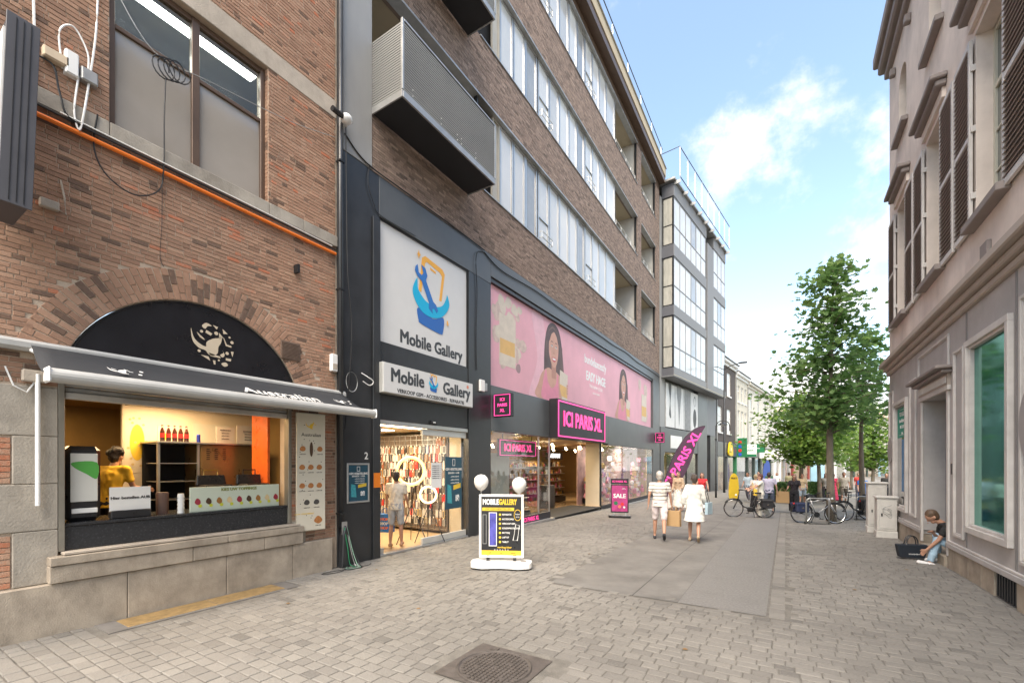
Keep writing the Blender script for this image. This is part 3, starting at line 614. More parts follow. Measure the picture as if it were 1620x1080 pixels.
sp = MB().lathe([(.05, 0), (.05, .015)], n=12).build('ceiling_spot', M_spot); tag(sp, 'small warm recessed spot in the takeaway ceiling', 'ceiling light', 'spots in the takeaway ceiling')
for i in range(5):
    o = sp if i == 0 else sp.copy(); 
    if i: COL.objects.link(o)
    o.location = (XL - 3.2 + i * .32, 1.9 - .12 * i + .1, 2.98)
def lamp(name, loc, e, col=(1, .72, .40), size=.3, rot=None, shape='SQUARE', sy=None):
    l = bpy.data.lights.new(name, 'AREA'); l.energy = e; l.color = col; l.size = size; l.shape = 'RECTANGLE' if sy else shape
    if sy: l.size_y = sy
    o = bpy.data.objects.new(name, l); COL.objects.link(o); o.location = loc
    if rot: o.rotation_euler = rot
    return o
lamp('takeaway_lamp', (XL - 1.0, 3.2, 2.93), 44, (1, .68, .34), .9); lamp('takeaway_lamp', (XL - 2.8, 1.5, 2.93), 20, (1, .66, .30), .8)
lamp('office_lamp', (XL - 1.2, 3.1, 8.55), 25, (1, .97, .9), .3, sy=2.2)
# menu panel right of the hatch, standing a little proud
t = thing('menu_panel', (XL + .08, 4.75, .85), 'tall cream menu panel with rows of pictured waffles between hatch and drainpipe', 'menu board')
mu = Vector((.16, .987, 0)).normalized(); mf = (mu, Vector((0, 0, 1))); mo = Vector((XL + .05, 4.50, 0)); mn = mu.cross(mf[1])
MB().prism(rect(0, .50, .78, 2.83), mo, mf[0], mf[1], mn, 0, .05).build('panel', mat('menu_cream', (.60, .56, .46), .45, var=.04), t, bevel=.01)
mw = mo + mn * .0515
text('Australian', .085, mw + mu * .25 + Vector((0, 0, 2.45)), mf, M_ink, t); text('FROM  STRAWBERRY', .035, mw + mu * .13 + Vector((0, 0, 1.08)), mf, M_yel, t)
art('print', flow(roo[:3], .10, .25, 2.62), mw, mf, M_yel, t)
M_waf = mat('waffle_print', (.42, .17, .05), .6, var=.35, vscale=30)
foods = [(.1, 2.2), (.4, 2.2), (.09, 1.88), (.24, 1.88), (.39, 1.88), (.09, 1.56), (.24, 1.56), (.39, 1.56), (.17, 1.27), (.34, 1.27), (.37, .95)]
for k, (a, c) in enumerate(foods):
    r_ = .05 if k < 10 else .075; art('food_picture', [spl([(a - r_, c), (a - .02, c + r_), (a + .03, c + r_ * .9), (a + r_, c), (a + .02, c - r_ * .7), (a - .03, c - r_ * .6)], 3)], mw, mf, M_waf if k not in (8, 9) else M_ink, t, .002)
    text('wafel 4,50', .025, mw + mu * a + Vector((0, 0, c - .085)), mf, M_ink, t)
art('food_picture', [circ(.25, 2.2, .03, 14, .13)], mw, mf, mat('cocoa', (.08, .04, .02)), t)
art('print', [circ(random.uniform(.04, .46), random.uniform(1.0, 2.8), .009, 6) for k in range(26)], mw, mf, M_ink, t, .001)
# ================================================================ APARTMENT BUILDING WITH THE SHOPS (middle)
AB = thing('apartment_building', (XL, 18, 0), 'long brown brick apartment block with bands of white windows above grey shop fascia', 'building')
def LB(name, m, y0, y1, z0, z1, d0=0.0, d1=0.03, par=None, bevel=0, **k): return bx(name, m, par or AB, XL + d0, XL + d1, y0, y1, z0, z1, bevel=bevel, **k)
LB('pillar', M_black, 5.365, 6.37, -.1, 7.93, -.4, .02, bevel=.006); LB('pilaster_panel', M_lgrey, 5.40, 6.17, 7.94, 21.0, -.4, .03, bevel=.005)
LB('pillar_cover', M_black, 6.18, 6.365, 0, 7.0, .021, .06, bevel=.005)
LB('cladding', M_fascia, 6.371, 10.46, 7.09, 7.93, -.3, .02, bevel=.006); LB('cladding', M_fascia, 10.464, 20, 7.32, 7.93, -.3, .02, bevel=.006); LB('cladding', M_fascia, 20.004, 30.4, 7.32, 7.93, -.3, .02, bevel=.006)
LB('pillar', M_black, 9.42, 10.46, -.1, 7.086, -.4, .02, bevel=.006); LB('pillar', M_fascia, 28.7, 30.4, -.6, 7.316, -.4, .02, bevel=.006)
LB('panel', M_black, 6.372, 9.418, 4.06, 4.48, -.3, .0); LB('panel', M_black, 6.372, 9.418, 2.88, 3.4, -.3, -.01); LB('panel', M_black, 6.372, 9.418, 3.402, 4.058, -.3, -.03)
LB('fascia', M_fascia, 10.464, 14.45, 2.89, 4.20, -.3, .03, bevel=.008); LB('fascia', M_fascia, 14.454, 20.3, 2.89, 4.20, -.3, .03, bevel=.008); LB('fascia', M_fascia, 20.304, 28.68, 2.84, 4.20, -.3, .03, bevel=.008)
LB('sign_back', M_black, 10.47, 28.69, 4.205, 7.315, -.34, -.16)
LB('shadow_gap', M_bplas, 10.47, 28.69, 7.20, 7.315, -.158, -.03)
bands = [(9.62, 12.10), (13.82, 15.98), (17.88, 20.18)]; sp = [(7.95, 9.60), (12.12, 13.80), (16.0, 17.86)]
for z0, z1 in sp: LB('spandrel', M_mortar2, 6.18, 30.39, z0, z1, -.35, -.012)
for z0, z1 in bands:
    LB('brick_column', M_mortar2, 25.22, 26.05, z0 - .02, z1 + .02, -.9, -.012); LB('brick_column', M_mortar2, 29.4, 30.39, z0 - .02, z1 + .02, -.9, -.012)
def bricks2(y0, y1, z0, z1, b):
    r = 0; z = z0; bh, bl_ = .0545, .235
    while z < z1 - .01:
        h = min(bh, z1 - z); y = y0 - (random.random() * bl_)
        while y < y1:
            l = bl_ * random.choice((1, 1, .75, .5)); a, c = max(y, y0), min(y + l, y1); y += l
            if c - a < .03: continue
            b.tone = min(1, max(0, random.gauss(.5, .2))); hw = .0035; xo = XL + random.uniform(-.003, .003)
            b.add([(XL - .014, a + hw, z + hw), (XL - .014, c - hw, z + hw), (XL - .014, c - hw, z + h - hw), (XL - .014, a + hw, z + h - hw), (xo, a + hw, z + hw), (xo, c - hw, z + hw), (xo, c - hw, z + h - hw), (xo, a + hw, z + h - hw)],
                  [(4, 5, 6, 7), (0, 1, 5, 4), (2, 3, 7, 6), (1, 2, 6, 5), (3, 0, 4, 7)])
        z += h; r += 1
b = MB()
for z0, z1 in sp: bricks2(6.18, 30.38, z0, z1, b)
for z0, z1 in bands: bricks2(25.22, 26.05, z0 - .02, z1 + .02, b); bricks2(29.4, 30.38, z0 - .02, z1 + .02, b)
b.build('bricks', M_brick2, AB, tone=True, kind='stuff')
for z0, z1 in bands:
    LB('window_head', M_galv, 6.18, 25.2, z1 + .0, z1 + .05, -.25, .035); LB('window_head', M_galv, 26.07, 29.38, z1 + .0, z1 + .05, -.25, .03)
    LB('window_sill', M_galv, 9.95, 25.2, z0 - .03, z0 + .0, -.25, .035); LB('window_sill', M_galv, 26.07, 29.38, z0 - .03, z0 + .0, -.25, .03)
cols = [(10.72, 11.08, 'b'), (11.12, 11.85, 'w'), (11.9, 12.62, 'w'), (12.66, 13.42, 'g'), (13.52, 14.32, 'h'), (14.38, 15.18, 'w'), (15.22, 16.05, 'w'), (16.09, 16.87, 'w'), (16.93, 17.66, 'g'), (17.74, 18.56, 'h'), (18.6, 19.43, 'w'), (19.47, 20.33, 'w'), (20.37, 21.60, 'w')]
M_beige = mat('beige_panel', (.44, .41, .35), .5, var=.1)
WINV = [mat('blind_glass_%s' % n, (g, g, g * .97), .06, var=v, vscale=1.0, coat=.25) for n, g, v in (('bright', .68, .04), ('soft', .60, .07), ('warm', .64, .06), ('dull', .52, .12))]
for bi, (z0, z1) in enumerate(bands):
    for (a, c, k) in cols:
        f = MB(); X0, X1 = XL - .16, XL - .09; w_ = .045; e = .012
        f.box(X0, X1, a - e, a + w_, z0 + .003, z1 - .003); f.box(X0, X1, c - w_, c + e, z0 + .003, z1 - .003); f.box(X0, X1 - .002, a + w_, c - w_, z0 + .003, z0 + .06); f.box(X0, X1 - .002, a + w_, c - w_, z1 - .06, z1 - .003)
        if k == 'h' : f.box(X0, X1 + .0, a + w_, c - w_, z0 + .9, z0 + .93)
        fo = f.build('window', M_alu if k != 'b' else M_beige, AB)
        MB().box(XL - .14, XL - .13, a + w_, c - w_, z0 + .06, z1 - .06).build('pane', {'w': random.choice(WINV), 'h': M_win, 'g': M_wing, 'b': M_beige}[k], fo)
        if k == 'h':
            r = MB(); 
            for z in (z0 + .14, z0 + .34): r.tube([(XL - .05, a, z), (XL + .06, a, z), (XL + .06, c, z), (XL - .05, c, z)], .014, 5)
            for y in (a, c): r.tube([(XL + .06, y, z0 + .14), (XL + .06, y, z0 + .34)], .012, 5)
            r.build('guard_rail', M_alu, fo)
    # loggias: back wall, ceiling, side walls, floor
    M_log = mat('loggia_wall', (.52, .50, .46), .8, var=.08); M_ceil = mat('loggia_ceiling', (.46, .38, .26), .8, var=.06)
    for (a, c) in ((6.18, 9.93), (21.68, 25.2), (26.07, 29.38)):
        LB('loggia_floor', M_log, a, c, z0 - .2, z0 - .035, -1.6, -.252); LB('loggia_ceiling', M_ceil, a, c, z1 + .052, z1 + .1, -1.6, -.0)
        LB('loggia_back', M_log, a, c, z0 - .03, z1 + .05, -1.65, -1.602); LB('loggia_side', M_log, a - .05, a - .002, z0 - .03, z1 + .05, -1.6, -.17); LB('loggia_side', M_log, c + .002, c + .02, z0 - .03, z1 + .05, -1.6, -.17)
        LB('balcony_door', M_wing, a + .6, a + 1.5, z0 + .0, z0 + 2.05, -1.6, -1.56)
        LB('loggia_frame', M_steel, c - .06, c, z0, z1, -.15, -.04)
        if a > 20:
            r = MB()
            for z in (z0 + .15, z0 + .45): r.tube([(XL - .1, a, z), (XL - .1, c, z)], .015, 5)
            for y in np.linspace(a + .1, c - .1, 5): r.tube([(XL - .1, y, z0), (XL - .1, y, z0 + .45)], .012, 5)
            r.build('guard_rail', M_alu, AB)
LB('wall', M_dark, 5.4, 30.4, 7.9, 20.5, -8, -1.7); LB('party_wall', M_dark, 9.98, 21.62, 9.4, 20.5, -1.6, -.3)  # first box: unseen solid body behind the loggias, added to block light
LB('eaves_panel', M_brownf, 6.18, 30.39, 20.24, 20.60, -.3, .0)
LB('eaves_fascia', mat('sand_fascia', (.50, .41, .27), .6, var=.1), 5.4, 30.45, 20.98, 21.5, .0, .42, bevel=.01); LB('eaves_soffit', M_brownf, 5.4, 30.44, 20.61, 20.975, -.3, .38); LB('roof', M_galv, 5.4, 30.45, 21.505, 21.56, -8, .48)
for k, y in enumerate(np.arange(6, 30.5, 2.4)): LB('parapet_glass', M_glass, y + .03, y + 2.3, 21.75, 22.75, .2, .212)
for y in np.arange(6, 30.5, 2.4): LB('rail_post', M_alu, y, y + .03, 21.5, 22.85, .18, .22)
b = MB(); b.tube([(XL + .2, 5.5, 22.88), (XL + .2, 30.4, 22.88)], .025, 6); b.build('handrail', M_steel, AB)
# balconies
M_ribf = mat('ribbed_metal', (.25, .252, .24), .7, 0, var=.12, vscale=.8)
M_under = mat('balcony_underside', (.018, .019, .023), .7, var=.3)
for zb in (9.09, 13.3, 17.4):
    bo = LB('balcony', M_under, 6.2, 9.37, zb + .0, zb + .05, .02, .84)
    fr_ = MB()
    fr_.box(XL + .001, XL + .88, 6.17, 6.2, zb - .02, zb + .12); fr_.box(XL + .001, XL + .88, 9.37, 9.40, zb - .02, zb + .12); fr_.box(XL + .85, XL + .89, 6.201, 9.369, zb - .02, zb + .12)
    fr_.box(XL + .845, XL + .895, 6.165, 6.215, zb + .121, zb + 1.5); fr_.box(XL + .845, XL + .895, 9.355, 9.405, zb + .121, zb + 1.5); fr_.box(XL + .84, XL + .90, 6.216, 9.354, zb + 1.46, zb + 1.5)
    fr_.build('frame', M_galv, bo, bevel=.003)
    rb = MB(); n = 26
    for i in range(n):
        z = zb + .13 + i * 1.32 / n; h = 1.32 / n
        rb.box(XL + .866, XL + .888, 6.22, 9.35, z, z + h * .62)
        rb.box(XL + .01, XL + .84, 6.172, 6.194, z, z + h * .62)
    rb.build('ribbed_cladding', M_ribf, bo); 
    bx('backing', M_steel, bo, XL + .85, XL + .865, 6.22, 9.35, zb + .12, zb + 1.46); bx('backing', M_steel, bo, XL + .01, XL + .84, 6.196, 6.206, zb + .12, zb + 1.46)
    if zb < 10:
        for y in (6.45, 7.3, 7.85, 8.0, 8.55):
            for dz in (.16, .28): MB().tube([(XL + .888, y, zb + dz), (XL + .896, y, zb + dz)], .012, 6).build('bolt', M_white, bo)
# rear of shops: floors, ceilings, walls
def room(nm, y0, y1, z1, depth_, mw, mf, z0=.02, base=AB):
    b = MB(); b.box(XL - depth_, XL - depth_ + .05, y0, y1, z0, z1); b.box(XL - depth_ + .05, XL - .4, y0, y0 + .04, z0, z1); b.box(XL - depth_ + .05, XL - .4, y1 - .04, y1, z0, z1); b.box(XL - depth_ + .05, XL - .31, y0, y1, z1 + .002, z1 + .05); b.build(nm + '_walls', mw, base)
    bx(nm + '_floor', mf, base, XL - depth_, XL + .0, y0, y1, z0 - .06, z0)
M_wood = mat('warm_floor', (.50, .36, .22), .35, var=.2, vscale=4)
M_shopw = mat('shop_wall', (.60, .52, .40), .7, var=.08)
room('phone_shop', 6.38, 9.9, 2.86, 4.9, M_shopw, M_wood)
bx('party_wall', M_dark, AB, XL - 5, XL - .4, 9.905, 9.95, 0, 2.9)
# ---- phone shop front
sf = thing('sliding_entrance', (XL, 7.9, 0), 'glazed sliding shop front of the phone shop with pale metal rails', 'shop front')
bx('top_rail', M_alu, sf, XL - .12, XL + .0, 6.385, 9.405, 2.78, 2.87, bevel=.004); bx('door_rail', mat('satin_aluminium', (.60, .60, .57), .4, .4, var=.1), sf, XL - .11, XL - .04, 7.72, 9.38, 2.62, 2.77, bevel=.006)
bx('bottom_rail', MATS['satin_aluminium'], sf, XL - .11, XL - .04, 7.72, 9.38, .05, .20, bevel=.006); bx('threshold', M_alu, sf, XL - .14, XL + .01, 6.385, 9.405, .0, .045, bevel=.004)
bx('glass_leaf', M_glass, sf, XL - .08, XL - .07, 7.72, 9.38, .201, 2.619); bx('glass_leaf', M_glass, sf, XL - .10, XL - .09, 6.40, 6.56, .1, 2.7)
bx('clamp', M_alu, sf, XL - .12, XL - .06, 6.39, 6.56, .05, .16); bx('clamp', M_alu, sf, XL - .12, XL - .06, 6.39, 6.5, 2.62, 2.72)
t = thing('door_sensor', (XL + .02, 8.0, 2.95), 'small black motion sensor above the phone shop door', 'sensor'); bx('body', M_bplas, t, XL - .01, XL + .05, 7.94, 8.12, 2.9, 2.98, bevel=.012); bx('lens', M_wplas, t, XL + .05, XL + .055, 7.99, 8.07, 2.92, 2.95)
bx('inner_shutter', mat('ribbed_beige', (.48, .42, .32), .6, var=.15), AB, XL - .6, XL - .2, 9.36, 9.40, .03, 2.8)
# display grid and phone cases
dw = thing('display_grid', (XL - 2.3, 9.3, .1), 'floor to ceiling wire display wall inside the phone shop', 'display')
b = MB()
for x in np.arange(XL - 4.4, XL - .62, .22): b.box(x - .004, x + .004, 9.30, 9.308, .1, 2.75)
for z in np.arange(.15, 2.8, .13): b.box(XL - 4.4, XL - .65, 9.309, 9.315, z - .004, z + .004)
b.build('wire_grid', M_alu, dw, kind='stuff'); bx('back_panel', mat('display_back', (.13, .10, .08), .8, var=.1), dw, XL - 4.5, XL - .62, 9.32, 9.35, .1, 2.78)
ccol = [(.02, .02, .022), (.05, .05, .06), (.45, .40, .34), (.55, .03, .03), (.03, .06, .25), (.42, .18, .03), (.25, .10, .06), (.5, .5, .48), (.65, .25, .25), (.12, .09, .07), (.3, .3, .32), (.62, .48, .25)]
cname = ['black', 'charcoal', 'beige', 'red', 'navy', 'tan', 'brown', 'silver', 'coral', 'dark brown', 'grey', 'gold']
cm = []
for k, c in enumerate(ccol):
    b = MB(); b.cur = 0; b.box(-.04, .04, -.012, .0, -.08, .08)
    b.cur = 1; b.box(-.028, .028, -.014, -.0125, -.066, .066) if k % 3 else b.box(-.03, .0, -.016, -.0125, .03, .066)
    b.cur = 2; b.box(-.01, .01, -.006, .0, .081, .11)
    o = b.build('phone_case', [mat('case_' + cname[k].replace(' ', '_'), c, .4, var=.1), mat('case_inner', (.16, .15, .15), .2, var=0) if k % 2 else mat('case_inner2', (.5, .46, .42), .3, var=0), M_wplas], None, bevel=0); cm.append(o)
cnt = 0; used_ = set()
for r in range(11):
    x = XL - .72
    while x > XL - 4.35:
        if cnt < 290 and random.random() > .05:
            k = random.choices(range(12), [4, 3, 4, 2, 1, 2, 3, 4, 2, 3, 4, 2])[0]; o = cm[k] if k not in used_ else cm[k].copy()
            if k in used_: COL.objects.link(o)
            used_.add(k); tag(o, cname[k] + ' phone case hanging in the ' + ('bottom', 'second', 'third', 'fourth', 'fifth', 'sixth', 'seventh', 'eighth', 'ninth', 'tenth', 'top')[r] + ('' if r in (0, 10) else ' lowest') + ' row of the display wall', 'phone case', 'phone cases on the display wall')
            o.location = (x, 9.29 - random.random() * .03, .35 + r * .22); o.rotation_euler = (random.uniform(-.05, .05), random.uniform(-.06, .06), random.uniform(-.35, .35)); s = random.uniform(1.1, 1.35); o.scale = (s, 1, s); cnt += 1
        x -= random.uniform(.095, .15)
for k in range(12):
    if k not in used_: bpy.data.objects.remove(cm[k])
# rear products
for k in range(5):
    t = thing('product_box', (XL - 4.6, 6.8, .4 + .45 * k), ('bottom', 'second lowest', 'middle', 'second highest', 'top')[k] + ' row of orange boxed accessories at the left inside the phone shop', 'boxes')
    bx('row', mat('orange_box', (.7, .2, .03), .5, var=.3), t, XL - 4.75, XL - 4.5, 6.5, 7.6, .3 + .45 * k, .62 + .45 * k)
def ring_light(c, r, z, label, hh):
    t = thing('ring_light', (c[0], c[1], 0), label, 'ring light'); u = Vector((CS, SN, 0)); b = MB()
    b.tube([(c[0] + CS * r * math.cos(a), c[1] + SN * r * math.cos(a), z + r * math.sin(a)) for a in np.linspace(0, 2 * PI, 41)[:-1]], .035 if r > .2 else .025, 8, closed=True)
    b.build('ring', mat('ring_glow' if r > .2 else 'ring_glow_pale', (1, .8, .3), .5, var=0, emit=1.5, emit_col=(1, .62, .12) if r > .2 else (1, .78, .45)), t, smooth=True)
    b = MB(); b.tube([(c[0], c[1] + .03, .75), (c[0], c[1] + .03, z - r)], .012, 6); b.build('pole', M_bplas, t)
    for a in (0.3, 2.4, 4.5):
        b = MB(); b.tube([(c[0], c[1] + .03, .95), (c[0] + .42 * math.cos(a), c[1] + .03 + .42 * math.sin(a), .03)], .011, 5); b.tube([(c[0], c[1] + .03, .45), (c[0] + .21 * math.cos(a), c[1] + .03 + .21 * math.sin(a), .49)], .007, 4); b.build('leg', M_bplas, t)
ring_light((XL - .55, 7.85), .33, 1.77, 'large glowing yellow ring light on a tripod behind the phone shop glass', 0)
ring_light((XL - .35, 8.25), .2, 1.18, 'small pale ring light on a low tripod behind the phone shop glass', 0)
for x in (-1.2, -2.6): lamp('phone_shop_lamp', (XL + x, 7.9, 2.84), 38, (1, .80, .50), 1.0)
for k in range(3): tag(bx('ceiling_light', mat('panel_glow', (1, .95, .85), .5, var=0, emit=4, emit_col=(1, .85, .6)), None, XL - 1.0 - k * 1.2, XL - .7 - k * 1.2, 7.0, 8.6, 2.845, 2.858), ('nearest', 'middle', 'rearmost')[k] + ' ceiling light panel of the phone shop', 'ceiling light')
# ---- phone shop signs
LOGO = {
 'phone': ([[(-.42, .95), (-.30, 1.04), (.42, .93), (.52, .82), (.38, .0), (.28, .0), (.40, .72), (.30, .80), (-.24, .90), (-.30, .84), (-.45, .0), (-.55, .02)], [(-.10, .80), (.14, .765), (.13, .70), (-.09, .735)]], (.85, .42, .05)),
 'cup': ([spl([(-.58, -.45), (-.56, -.78), (-.45, -.86), (.30, -.95), (.44, -.86), (.46, -.45), (0, -.6)], 4)], (.02, .13, .45)),
 'bowl': ([spl([(-.78, .0), (-.62, .33), (-.60, .2), (-.56, .02), (-.30, -.18), (.05, -.24), (.40, -.12), (.58, .14), (.62, .26), (.72, .02), (.62, -.22), (.36, -.46), (-.02, -.58), (-.42, -.52), (-.70, -.28)], 4)], (.0, .42, .70)),
 'wrench': ([[(-.68, .62), (-.60, .70), (-.56, .50), (-.44, .46), (-.38, .54), (-.46, .74), (-.30, .70), (-.22, .52), (-.28, .38), (.02, -.12), (.14, -.18), (.22, -.32), (.16, -.40), (.06, -.30), (-.02, -.34), (.0, -.46), (-.16, -.36), (-.16, -.20), (-.44, .30), (-.60, .38), (-.70, .50)]], (.02, .16, .50)),
 'star': ([[(-.62, .98), (-.58, 1.02), (-.56, 1.1), (-.53, 1.02), (-.48, .98), (-.53, .95), (-.56, .86), (-.59, .95)], [(.60, -.60), (.64, -.64), (.68, -.60), (.64, -.48), (.60, -.50)]], (.85, .42, .05))}
def logo(org, fr, s, par, step=.002):
    for i, k in enumerate(('phone', 'cup', 'bowl', 'wrench', 'star')):
        P, c = LOGO[k]; art('emblem', flow(P, s, 0, 0), org, fr, mat('print_' + k, c, .45, var=0), par, step, step * i)
M_signw = mat('sign_white', (.66, .66, .65), .35, var=.03); M_charc = mat('charcoal_print', (.05, .055, .06), .5, var=0)
t = thing('shop_sign', (XL, 7.9, 5.8), 'large square white sign with phone and wrench emblem above the phone shop', 'sign')
bx('panel', M_signw, t, XL - .07, XL - .04, 6.40, 9.39, 4.50, 7.06); frame_mb(MB(), 6.375, 9.415, 4.485, 7.085, .03, (XL - .06, 0, 0), FL, 0, .045).build('frame', M_black, t)
logo(Vector((XL - .038, 8.06, 5.95)), FL, .86, t, .003)
text('Mobile Gallery', .40, (XL - .038, 8.10, 4.76), FL, M_charc, t, bold=.012, sx=.93)
t = thing('shop_sign', (XL + .1, 7.9, 3.7), 'wide white light box sign over the phone shop door with small emblem', 'sign')
bx('panel', M_signw, t, XL + .17, XL + .18, 6.345, 9.375, 3.435, 4.035); bx('case', MATS['satin_aluminium'], t, XL - .02, XL + .168, 6.33, 9.39, 3.42, 4.05, bevel=.006)
text('Mobile', .40, (XL + .182, 7.03, 3.80), FL, M_charc, t, bold=.012, sx=.92); text('Gallery', .40, (XL + .182, 8.72, 3.76), FL, M_charc, t, bold=.012, sx=.92); logo(Vector((XL + .182, 7.86, 3.82)), FL, .21, t, .002)
text('VERKOOP GSM - ACCESSOIRES - REPARATIE', .115, (XL + .182, 7.86, 3.50), FL, M_charc, t, bold=.002, sx=1.02)
art('emblem', [circ(9.16, 3.93, .045, 10)], (XL + .182, 0, 0), FL, mat('salmon_print', (.7, .25, .15), .5, var=0), t, .002)
M_teal = mat('dark_teal_print', (.012, .07, .11), .35, var=.15, vscale=6)
def repair_poster(t, y0, y1, z0, z1, x):
    w, h = y1 - y0, z1 - z0; c = (y0 + y1) / 2
    bx('sheet', M_teal, t, x, x + .008, y0, y1, z0, z1)
    o = x + .009
    text('GSM HERSTELLING', .13 * w, (o, c, z1 - .24 * h), FL, M_white, t, bold=.002, sx=.9); text('BINNEN 1 UUR', .10 * w, (o, c, z1 - .31 * h), FL, M_white, t, bold=.001)
    for k in range(3): text('- scherm, batterij', .075 * w, (o, c + .05 * w, z1 - (.38 + .06 * k) * h), FL, M_white, t)
    art('print', [[(c - .38 * w, z0 + .12 * h), (c - .10 * w, z0 + .10 * h), (c - .16 * w, z0 + .44 * h), (c - .38 * w, z0 + .48 * h)]], (o, 0, 0), FL, mat('cyan_print', (.05, .35, .40), .4, var=.4, vscale=25), t, .001)
    art('print', [[(c - .02 * w, z0 + .36 * h), (c + .42 * w, z0 + .40 * h), (c + .42 * w, z0 + .49 * h), (c - .02 * w, z0 + .45 * h)]], (o, 0, 0), FL, M_yel, t, .001)
    frame_mb(MB(), c - .08 * w, c + .08 * w, z1 - .17 * h, z1 - .04 * h, .02 * w, (o, 0, 0), FL, 0, .001).build('print', M_white, t)
    b = MB()
    for a in range(3): b.tube([(o, c + .22 * w + .1 * w * math.cos(q + a * 2), z0 + .2 * h + .06 * h * math.sin(q * 1.7 + a)) for q in np.linspace(0, 4, 9)], .006, 4)
    b.build('print', M_white, t)
t = thing('repair_poster', (XL + .03, 5.84, 1.6), 'framed dark teal repair poster on the black pillar below the number 2', 'poster')
repair_poster(t, 5.60, 6.06, 1.22, 1.92, XL + .024); frame_mb(MB(), 5.56, 6.10, 1.18, 1.96, .035, (XL + .021, 0, 0), FL, 0, .018).build('frame', M_alu, t, bevel=.003)
t = thing('repair_poster', (XL - .06, 8.9, 1.5), 'tall unframed teal repair poster stuck inside the phone shop glass', 'poster'); repair_poster(t, 8.56, 9.22, .80, 2.12, XL - .069)
t = thing('notice', (XL - .06, 8.25, 1.66), 'white notice with small print on the phone shop glass', 'poster'); bx('sheet', M_wplas, t, XL - .069, XL - .065, 8.04, 8.42, 1.36, 1.97)
for k in range(7): text('openingsuren ma - za', .035, (XL - .063, 8.23, 1.9 - k * .05), FL, M_charc, t)
t = thing('orange_sticker', (XL + .065, 6.27, 1.6), 'orange square sticker on the edge of the black pillar', 'sticker'); bx('sheet', mat('sticker_orange', (.85, .22, .01), .4, var=0), t, XL + .0605, XL + .064, 6.185, 6.36, 1.46, 1.76)
t = thing('house_number', (XL + .025, 6.03, 2.12), 'white number 2 on the black pillar', 'number'); text('2', .2, (XL + .022, 6.03, 2.10), FL, M_wplas, t, bold=.003, name='digit')
# ---- perfume shop: banner, fascia signs
bn = thing('banner', (XL - .12, 19.6, 5.8), 'long pink advertising banner with two smiling dark haired women and a perfume bottle', 'banner')
M_bpink = mat('banner_pink', (.80, .43, .50), .6, var=.16, vscale=.35)
bx('sheet', M_bpink, bn, XL - .14, XL - .12, 10.5, 28.66, 4.24, 7.19)
BX = XL - .118
BN = [0]
def bart(polys, m, k=0):
    for p_ in polys: BN[0] += 1; art('print', [p_], (BX + .00008 * BN[0], 0, 0), FL, m, bn, .00004)
C_hair = mat('print_hair', (.13, .09, .09), .6, var=.3, vscale=3); C_skin = mat('print_skin', (.62, .36, .28), .6, var=.12, vscale=2); C_cr = mat('print_cream', (.70, .62, .52), .6, var=.12, vscale=3); C_rose = mat('print_rose', (.75, .28, .38), .6, var=.1); C_pet = mat('print_petal', (.66, .52, .46), .6, var=.25, vscale=5); C_or = mat('print_amber', (.75, .48, .18), .6, var=.1)
bart([rect(10.5, 28.65, 4.25, 7.18)][:0] + [spl([(12.9, 4.3), (13.5, 5.6), (13.1, 7.1), (13.9, 7.1), (14.2, 5.5), (13.6, 4.3)], 4)], mat('print_pale_pink', (.82, .50, .57), .6, var=.1), 0)
def blob(y, z, r, ry=None, n=7): return spl([(y + r * random.uniform(.7, 1.1) * math.cos(2 * PI * i / n), z + (ry or r) * random.uniform(.7, 1.1) * math.sin(2 * PI * i / n)) for i in range(n)], 3)
for i in range(16): bart([blob(random.choice((random.uniform(10.8, 11.3), random.uniform(11.9, 12.5))), random.uniform(4.6, 6.9), random.uniform(.12, .28))], random.choice((C_pet, C_cr, C_pet, mat('print_mauve', (.38, .26, .27), .6) if i % 4 == 0 else C_pet)), 1)
for i in range(6): bart([blob(random.uniform(10.9, 12.2), random.uniform(6.4, 6.95), .2)], C_cr, 1)
bart([rect(11.1, 12.05, 4.95, 6.5)], C_cr, 2); bart([rect(11.14, 12.0, 5.3, 5.75)], C_or, 3)
C_hair2 = mat('print_hair_light', (.22, .14, .12), .6, var=.3, vscale=4, stretch=(1, 6, .4)); C_sk2 = mat('print_skin_shade', (.50, .27, .21), .6, var=.1); C_lip = mat('print_lips', (.55, .08, .12), .6, var=0); C_bl = mat('print_blush', (.68, .36, .31), .6, var=.05)
